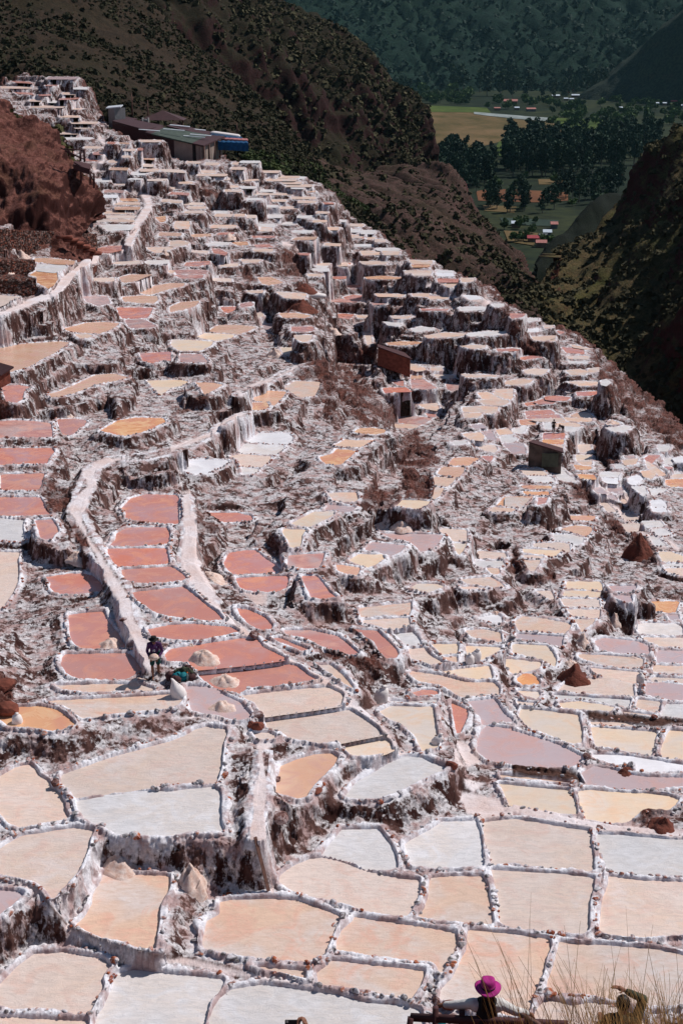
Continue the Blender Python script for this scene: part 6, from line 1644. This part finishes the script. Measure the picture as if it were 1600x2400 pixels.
tag(bm_obj('white_sheet', bm, M_SACK, None, True, p), 'crumpled white sheet over a load beside the red earth heap', 'sheet')
# ---- bundle of teal cloth with a bottle beside the worker
p = hit(424, 1592); s = scale_at(p); bn = empty('bundle', p, 0, 'bundle of dark green and teal cloth dropped on the trail beside the worker', 'bundle'); bn.scale = (.82, .82, .82); rb = random.Random(3)
for nm, m_, cs in (('teal_cloth', M_TEAL, [(-.15, -.1, .22), (.1, -.15, .2), (.25, 0, .15)]), ('dark_cloth', M_CAMO, [(.1, .25, .3), (.35, .2, .28), (-.1, .2, .25)]), ('brown_cloth', M_DWOOD, [(-.5, .1, .14), (.5, -.1, .16), (.3, .45, .3), (-.2, -.35, .14)])):
    bm = bmesh.new()
    for c in cs: ellipsoid(bm, c, (.26, .22, .2), 12)
    for v in bm.verts: v.co += Vector((mnoise.noise(v.co*7), mnoise.noise(v.co*7+Vector((9, 0, 0))), mnoise.noise(v.co*7+Vector((0, 9, 0)))))*.12
    bm_obj(nm, bm, m_, bn)
p = hit(441, 1594)+Vector((0, -.15, .05)); bm = bmesh.new(); lathe(bm, [(.045, 0), (.05, .02), (.05, .2), (.035, .27), (.018, .31), (.018, .33)], 14); bo = bm_obj('bottle', bm, M_CLEAR, None, True, p); tag(bo, 'plastic bottle with orange cap standing against the teal bundle', 'bottle'); bm = bmesh.new(); lathe(bm, [(.024, .33), (.024, .37)], 12); bm_obj('cap', bm, M_ORG, bo)
# ---- people
def hat_mesh(bm, c, rb_, rc, h, tilt=0.1, wav=.0):
    lathe(bm, [(rc*.98, -.005), (rb_*.9, -.012), (rb_, .0), (rb_*.9, .008), (rc*1.04, .012), (rc*1.0, h*.6), (rc*.92, h*.9), (rc*.6, h), (.02, h*.93)], 26, c, 1.0, 1.08, wav=wav)
def hand_parts(w, d, side, palm_r=.032, up=Vector((0, 0, 1)), curl=.5):
    """palm plus five bent fingers from wrist point w along direction d"""
    d = d.normalized(); sd_ = d.cross(up).normalized(); nn = sd_.cross(d).normalized(); P = [('c', w, w+d*.075, .026, .034)]
    for k in range(4):
        b0 = w+d*.09+sd_*(k-1.5)*.019; l = [.036, .042, .040, .032][k]; b1 = b0+(d-nn*curl*.4).normalized()*l; b2 = b1+(d-nn*curl*1.3).normalized()*l*.8; b3 = b2+(d-nn*curl*2.2).normalized()*l*.6; P += [('c', b0-d*.02, b1, .0095, .009, 7), ('c', b1, b2, .009, .0085, 7), ('c', b2, b3, .0085, .007, 7)]
    t0 = w+d*.03+sd_*side*.028; t1 = t0+(d*.6+sd_*side*.9-nn*.4).normalized()*.036; t2 = t1+(d*1.0+sd_*side*.3-nn*.6).normalized()*.03; P += [('c', t0, t1, .012, .0105, 7), ('c', t1, t2, .0105, .0085, 7)]; return P
def V3(*a): return Vector(a)
def head_parts(c, f):
    """c: head centre, f: facing unit vector (horizontal)"""
    s_ = f.cross(V3(0, 0, 1)).normalized(); return [('e', c+V3(0, 0, .015), (.077, .092, .105)), ('e', c+f*.035-V3(0, 0, .055), (.055, .055, .06)), ('c', c+f*.085+V3(0, 0, .01), c+f*.108-V3(0, 0, .018), .009, .014, 8), ('c', c+f*.085-V3(0, 0, .055)-s_*.018, c+f*.085-V3(0, 0, .055)+s_*.018, .009, .009, 8),
      ('e', c+s_*.078, (.012, .02, .03)), ('e', c-s_*.078, (.012, .02, .03))]
def worker():
    p = hit(366, 1588); s = scale_at(p); Hh = 104*s/.93; k = Hh/1.76; o = empty('person', p, 0, 'worker in purple jersey, green shorts and dark hat, carrying a basin of salt', 'person'); o.scale = (k, k, k); f = V3(.15, -.98, 0).normalized(); sx = V3(1, 0, 0)
    hc_ = V3(.0, -.16, 1.53); pel = V3(0, .03, .90); ch = V3(0, -.05, 1.27); nk = V3(0, -.09, 1.42)
    shl, shr = ch+V3(-.19, -.02, .09), ch+V3(.19, -.02, .09); ell, elr = V3(-.27, -.05, 1.08), V3(.27, -.02, 1.07); wl, wr = V3(-.16, -.26, .93), V3(.17, -.26, .93)
    knl, knr = V3(-.10, -.10, .50), V3(.10, .02, .49); anl, anr = V3(-.09, -.08, .09), V3(.09, .12, .10)
    B = [('c', pel, ch, .13, .14, 12, (1.15, .8)), ('c', nk-V3(0, 0, .06), hc_, .055, .05)]+head_parts(hc_, f)
    for sh_, el_, w_, sd_ in ((shl, ell, wl, 1), (shr, elr, wr, -1)): B += [('c', sh_, el_, .05, .038), ('c', el_, w_, .038, .027)]+hand_parts(w_, V3(sd_*.35, -.55, -.35), sd_, curl=.8)
    for hp_, kn_, an_ in ((pel+V3(-.09, 0, -.04), knl, anl), (pel+V3(.09, 0, -.04), knr, anr)): B += [('c', hp_, kn_, .085, .055), ('c', kn_, kn_.lerp(an_, .45), .055, .055), ('c', kn_.lerp(an_, .45), an_, .055, .034), ('c', an_-V3(0, 0, .05), an_+V3(.01, -.17, -.065), .036, .026)]
    fused('body', B, M_SKIN, o, .008, 3)
    fused('jersey', [('c', pel+V3(0, 0, .05), ch, .155, .165, 14, (1.15, .82)), ('c', ch, ch+V3(0, -.01, .09), .16, .09, 14, (1.3, .8)), ('c', shl, ell, .072, .056), ('c', ell, wl.lerp(ell, .12), .056, .042), ('c', shr, elr, .072, .056), ('c', elr, wr.lerp(elr, .12), .056, .042), ('c', ch+V3(-.1, 0, .1), shl, .08, .075), ('c', ch+V3(.1, 0, .1), shr, .08, .075)], M_PURP, o, .012, 4)
    fused('shorts', [('c', pel+V3(-.07, 0, .06), pel+V3(.07, 0, .06), .14, .14), ('c', pel+V3(-.085, 0, -.02), knl+V3(0, .01, .10), .115, .09), ('c', pel+V3(.085, 0, -.02), knr+V3(0, .0, .10), .115, .09)], M_SHORT, o, .012, 3)
    bm = bmesh.new(); hat_mesh(bm, hc_+V3(0, 0, .06), .19, .098, .13, wav=.12); bm_obj('hat', bm, M_BLACK, o)
    bm = bmesh.new(); ellipsoid(bm, hc_+V3(0, .03, .02), (.086, .085, .10)); bm_obj('hair', bm, M_HAIR, o)
    for dx in (-.028, .028): bm = bmesh.new(); ellipsoid(bm, hc_+f*.088+V3(dx, 0, .012), (.011, .006, .007), 10); bm_obj('eye', bm, M_BLK, o)
    def stroke(pts, nm):
        bm = bmesh.new()
        for a, b in zip(pts, pts[1:]): bar(bm, a, b, .012, .016)
        bm_obj(nm, bm, M_WHITE, o)
    y = -.192; q = V3(.005, 0, 0); stroke([V3(-.03, y, 1.20), V3(-.03, y, 1.12)], 'number_one'); stroke([V3(.0, y, 1.20), V3(.035, y, 1.20), V3(.035, y, 1.12), V3(.0, y, 1.12), V3(.0, y, 1.20)], 'number_zero'); stroke([V3(-.115, y+.012, 1.275), V3(-.10, y+.004, 1.262), V3(-.065, y, 1.288)], 'chest_emblem'); bm = bmesh.new(); boxv(bm, V3(.09, y+.002, 1.29), (.032, .012, .04)); bmesh.ops.bevel(bm, geom=bm.edges[:], offset=.004, segments=1, affect='EDGES'); bm_obj('crest', bm, mat_plain('crest_lilac', lin('8a86a8'), .8, .05), o)
    bm = bmesh.new(); lathe(bm, [(.12, 0), (.20, .07), (.205, .075), (.21, .07), (.13, -.01), (.05, -.012)], 24); pc = p+V3(0, -.30, .88)*k; b_ = bm_obj('basin', bm, mat_plain('cream_plastic', lin('cfc0b4'), .5, .05), None, True, pc); b_.scale = (k, k, k); tag(b_, 'shallow cream basin held at the waist by the worker', 'basin')
    bm = bmesh.new(); lathe(bm, [(.19, .06), (.15, .13), (.09, .18), (.02, .20)], 20, jit=.08, seed=4); so = bm_obj('salt_load', bm, M_PILE, b_, True)
worker()
def small_person(px, py, hpx, lab, shirt, trousers, bend=0.0):
    p = hit(px, py); s = scale_at(p); k = hpx*s/1.68/(.97 if not bend else .62); o = empty('person', p, 0, lab, 'person'); o.scale = (k, k, k); f = V3(-.3, -.9, 0).normalized()
    pel = V3(0, .12*bend, .90-.12*bend); ch = V3(-.35*bend, -.15*bend, 1.30-.38*bend); hc_ = ch+V3(-.16*bend, -.08*bend-.01, .27-.12*bend); lh = V3(-.5*bend-.22, -.1-.2*bend, .88-.62*bend); rh_ = V3(-.45*bend+.24, -.1-.25*bend, .88-.60*bend)
    B = [('c', pel, ch, .12, .13, 12, (1.15, .8)), ('c', ch, hc_, .05, .05)]+head_parts(hc_, f)
    for sd_, w_ in ((-1, lh), (1, rh_)): sh_ = ch+V3(sd_*.18, 0, .07); el_ = (sh_+w_)/2+V3(sd_*.05, .05, 0); B += [('c', sh_, el_, .05, .038), ('c', el_, w_, .038, .026)]+hand_parts(w_, V3(0, -.2, -1), sd_, up=V3(0, 1, 0))
    for sd_ in (-1, 1): kn_ = V3(sd_*.1, -.03-.04*bend, .48); B += [('c', pel+V3(sd_*.09, 0, -.04), kn_, .085, .055), ('c', kn_, V3(sd_*.1, .02, .08), .055, .036), ('c', V3(sd_*.1, .02, .04), V3(sd_*.1, -.14, .03), .036, .028)]
    fused('body', B, M_SKIN, o, .01, 3); fused('shirt', [('c', pel+V3(0, 0, .04), ch, .145, .155, 12, (1.15, .82)), ('c', ch+V3(-.15, 0, .05), ch+V3(.15, 0, .05), .09, .09)]+[('c', ch+V3(sd_*.18, 0, .07), ((ch+V3(sd_*.18, 0, .07))+w_)/2+V3(sd_*.05, .05, 0), .068, .055) for sd_, w_ in ((-1, lh), (1, rh_))], shirt, o, .014, 3)
    fused('trousers', [('c', pel+V3(-.07, 0, .03), pel+V3(.07, 0, .03), .13, .13)]+[('c', pel+V3(sd_*.085, 0, -.03), V3(sd_*.1, -.03, .48), .105, .08) for sd_ in (-1, 1)]+[('c', V3(sd_*.1, -.03, .48), V3(sd_*.1, .02, .12), .08, .06) for sd_ in (-1, 1)], trousers, o, .014, 3)
    bm = bmesh.new(); hat_mesh(bm, hc_+V3(0, 0, .05), .16, .098, .10); bm_obj('hat', bm, M_BLACK, o)
small_person(1296, 1013, 29, 'standing worker in dark clothes on a far white pan', M_BLACK, mat_plain('dark_trousers', lin('1c2420'), .8, .2)); small_person(1318, 1014, 18, 'crouching far-off worker right of the standing one', mat_plain('dark_grey_shirt', lin('2c2426'), .8, .2), M_BLACK, 1.0)
# ---- the near bank below the viewpoint with the path, rail, visitors and dry grass
def bank_z(r): return ZC-float(np.interp(r, [3, 5, 8, 12, 15, 16.6, 18, 21, 26, 32], [2.9, 4.35, 7.0, 10.6, 13.6, 13.75, 16.5, 21, 25.5, 27.0]))
V = []; nu, nv = 90, 70
for j in range(nv):
    r = 3+29*j/(nv-1)
    for i in range(nu):
        a = R(-26+52*i/(nu-1)); x, y = r*math.sin(a), r*math.cos(a); nz = float(fbm(np.array([x*.8]), np.array([y*.8]), o=3, seed=70)[0]); V.append((x, y, bank_z(r)+.10*nz-.12))
id_ = np.arange(nu*nv).reshape(nv, nu); F = np.stack([id_[:-1, :-1], id_[:-1, 1:], id_[1:, 1:], id_[1:, :-1]], -1).reshape(-1, 4); nb = mesh_np('near_bank', np.array(V), F, M_BLUFF); nb['kind'] = 'structure'
def near(px, py, rr): return unproj(px, py, rr)
def woman():
    hc_ = near(1142, 2322, 15.9); z0 = bank_z(15.9); k = 1.0; base = V3(hc_.x, hc_.y, z0); o = empty('person', base, 0, 'woman in a magenta hat and white blouse leaning on the rail, seen from behind', 'person'); H = hc_.z-z0; c = V3(0, 0, H)
    ch = c+V3(0, .02, -.30); pel = c+V3(0, -.10, -.72); shl, shr = ch+V3(-.18, 0, .08), ch+V3(.18, 0, .08); ell, elr = ch+V3(-.36, .10, -.02), ch+V3(.38, .05, -.08); wl, wr = ch+V3(-.56, .20, -.10), ch+V3(.58, .12, -.18); f = V3(.1, 1, 0).normalized()
    B = [('c', pel, ch, .13, .14, 12, (1.15, .8)), ('c', ch+V3(0, 0, .08), c, .05, .05)]+head_parts(c, f)
    for sh_, el_, w_, sd_ in ((shl, ell, wl, 1), (shr, elr, wr, -1)): B += [('c', sh_, el_, .05, .038), ('c', el_, w_, .036, .026)]+hand_parts(w_, (w_-el_)+V3(0, 0, -.05), sd_, curl=.9)
    for sd_ in (-1, 1): B += [('c', pel+V3(sd_*.09, 0, -.04), V3(sd_*.1, .02, .46), .09, .055), ('c', V3(sd_*.1, .02, .46), V3(sd_*.1, -.02, .09), .055, .036), ('c', V3(sd_*.1, -.02, .04), V3(sd_*.1, .14, .03), .036, .028)]
    fused('body', B, M_SKIN, o, .008, 3)
    fused('blouse', [('c', shl, ell, .078, .066), ('c', ell, wl.lerp(ell, .15), .068, .05), ('c', shr, elr, .078, .066), ('c', elr, wr.lerp(elr, .15), .068, .05), ('c', ch+V3(-.14, 0, .05), ch+V3(.14, 0, .05), .10, .10)], M_BLOUSE, o, .012, 2)
    fused('vest', [('c', pel, ch+V3(0, 0, .03), .155, .150, 14, (1.15, .85)), ('c', ch+V3(-.07, 0, .08), ch+V3(.07, 0, .08), .095, .095)], M_BLACK, o, .012, 3)
    fused('skirt', [('c', pel+V3(0, 0, .05), pel+V3(0, .02, -.5), .17, .26)], M_DWOOD, o, .015, 3)
    fused('hair', [('e', c+V3(0, -.03, 0), (.088, .085, .11)), ('c', c+V3(-.05, -.08, -.04), ch+V3(-.07, -.13, -.02), .045, .025), ('c', c+V3(.05, -.08, -.04), ch+V3(.10, -.12, -.05), .045, .022)], M_HAIR, o, .008, 2)
    bm = bmesh.new(); hat_mesh(bm, c+V3(0, 0, .055), .18, .098, .14, wav=.10); HT_ = bm_obj('hat', bm, M_PINK, o); bm = bmesh.new(); lathe(bm, [(.101, .068), (.104, .068), (.104, .092), (.101, .092)], 24, c, 1, 1.08); bm_obj('hat_band', bm, M_BLACK, HT_)
    return wl+base, wr+base
wl, wr = woman()
ra = empty('wooden_rail', (wl.x, wl.y, bank_z(16.2)), 0, 'dark reddish wooden rail the woman leans on', 'railing'); ro = V3(wl.x, wl.y, bank_z(16.2)); A_ = near(962, 2384, 15.9); B_ = near(1330, 2402, 15.7)
bm = bmesh.new(); bar(bm, A_-ro, B_-ro, .07, .09); bm_obj('rail', bm, M_DWOOD, ra); bm = bmesh.new(); bar(bm, A_-ro-V3(0, 0, .35), B_-ro-V3(0, 0, .35), .06, .07); bm_obj('rail', bm, M_DWOOD, ra)
bm = bmesh.new(); bar(bm, wr-ro+V3(-.1, -.1, .05), near(1320, 2440, 14.5)-ro, .06, .07); bm_obj('rail', bm, M_WOOD, ra)
for (u, v) in ((948, 2400), (1006, 2376), (1068, 2384)): bm = bmesh.new(); a = near(u+14, v-14, 15.85)-ro; bar(bm, a, a+V3(-.12 if u < 960 else 0, 0, -1.1), .075); bm_obj('post', bm, M_DWOOD, ra)
def visitor(px, py, rr, lab, shirt, cap, arm=False, phone=False):
    c0 = near(px, py, rr); z0 = bank_z(rr); o = empty('person', V3(c0.x, c0.y, z0), 0, lab, 'person'); c = V3(0, 0, c0.z-z0); H = c.z; ch = V3(0, -.03, H-.30); pel = V3(0, -.03, H*.53); f = V3(0, 1, 0)
    wr_ = c+V3(.05, .12, .10) if arm else ch+V3(.2, .25, -.12); el_ = c+V3(.27, .06, .02) if arm else ch+V3(.26, .0, -.22); wl_ = c+V3(-.05, .34, .09) if phone else ch+V3(-.22, .25, -.15); ell = ch+V3(-.26, .05, -.2)
    if phone: wr_ = c+V3(.10, .34, .10); el_ = ch+V3(.24, .2, -.1)
    B = [('c', pel, ch, .12, .14, 12, (1.15, .8)), ('c', ch+V3(0, 0, .08), c, .05, .05)]+head_parts(c, f)
    for sh_, e_, w_, sd_ in ((ch+V3(-.18, 0, .08), ell, wl_, 1), (ch+V3(.18, 0, .08), el_, wr_, -1)): B += [('c', sh_, e_, .05, .038), ('c', e_, w_, .036, .026)]+hand_parts(w_, (w_-e_), sd_)
    for sd_ in (-1, 1): B += [('c', pel+V3(sd_*.09, 0, -.04), V3(sd_*.1, .02, H*.28), .09, .055), ('c', V3(sd_*.1, .02, H*.28), V3(sd_*.1, -.02, .09), .055, .036), ('c', V3(sd_*.1, -.02, .04), V3(sd_*.1, .14, .03), .036, .028)]
    fused('body', B, M_SKIN, o, .009, 3)
    fused('jacket', [('c', pel, ch+V3(0, 0, .03), .15, .155, 14, (1.15, .85)), ('c', ch+V3(-.14, 0, .06), ch+V3(.14, 0, .06), .10, .10), ('c', ch+V3(.18, 0, .08), el_, .072, .06), ('c', el_, wr_.lerp(el_, .15), .06, .045), ('c', ch+V3(-.18, 0, .08), ell, .072, .06), ('c', ell, wl_.lerp(ell, .15), .06, .045)], shirt, o, .012, 2)
    fused('trousers', [('c', pel+V3(-.07, 0, .03), pel+V3(.07, 0, .03), .13, .13)]+[('c', pel+V3(sd_*.085, 0, -.03), V3(sd_*.1, .02, .12), .105, .065) for sd_ in (-1, 1)], M_DRK, o, .014, 3)
    fused('hair' if cap is M_HAIR else 'cap', [('e', c+V3(0, -.02, .03), (.09, .10, .105))], cap, o, .008, 2)
    return V3(c0.x, c0.y, z0)+(wr_+wl_)/2
visitor(1030, 2404, 17.0, 'visitor beyond the rail of whom only the teal cap shows', M_BLACK, M_TEAL); visitor(1458, 2352, 15.2, 'visitor in a camouflage jacket raising one arm, behind the dry grass', M_CAMO, M_HAIR, True)
hp_ = visitor(700, 2470, 15.0, 'visitor at the bottom edge holding up a black phone', M_BLACK, M_HAIR, False, True)
c = near(682, 2398, 15.25); bm = bmesh.new(); boxv(bm, (0, 0, 0), (.16, .012, .085)); bmesh.ops.bevel(bm, geom=bm.edges[:], offset=.005, segments=2, affect='EDGES'); ph = bm_obj('phone', bm, M_BLK, None, False, c); ph.rotation_euler = (-.6, 0, 0); tag(ph, 'black phone held up at the bottom edge of the photo', 'phone'); bm = bmesh.new(); boxv(bm, (-.05, -.008, .02), (.03, .006, .03)); bm_obj('camera_bump', bm, M_GREY, ph, False)
# dry grass on the bank
rg = np.random.RandomState(77); Vg = []; Fg = []
for k in range(2300):
    dense = k > 150
    px_ = rg.uniform(1180, 1650) if not dense else 1660-abs(rg.randn())*150; rr = rg.uniform(4.4, 6.2); a, _ = ray_np(px_, 2400); a = float(a); b0 = np.array([rr*math.sin(a), rr*math.cos(a), bank_z(rr)-.1]); top = rg.uniform(.4, 1.0) if not dense else rg.uniform(.2, .68); ln = rg.uniform(-.65, .35)*top*.6; ly = rg.uniform(-.3, .3); w = rg.uniform(.0014, .0032); n = 9; base = len(Vg)
    for j in range(n+1):
        t = j/n; bend = ln*t*t; P = b0+np.array([bend, ly*t*t, top*(t-.18*abs(ln)*t**3)]); ww = w*(1-.8*t); Vg += [P+np.array([-ww, 0, 0]), P+np.array([ww, 0, 0])]
    for j in range(n): q = base+2*j; Fg.append([q, q+1, q+3, q+2])
g_ = mesh_np('dry_grass', np.array(Vg), np.array(Fg), M_GRASS, None, False); g_['kind'] = 'stuff'

# ---- the air of the valley
hz = NT('valley_air'); hz.t.nodes.remove(hz.b); vp = hz.n('ShaderNodeVolumePrincipled'); vp.inputs['Color'].default_value = (.45, .88, 1.0, 1); vp.inputs['Density'].default_value = .000013; vp.inputs['Anisotropy'].default_value = .2; hz.l(vp.outputs[0], hz.o.inputs['Volume'])
bm = bmesh.new(); bmesh.ops.create_cube(bm, size=1); hb = bm_obj('haze', bm, hz.m, None, False); hb.scale = (9000, 9000, 2300); hb.location = (300, 2600, -60+1150); hb['kind'] = 'stuff'
SC.cycles.volume_bounces = 0
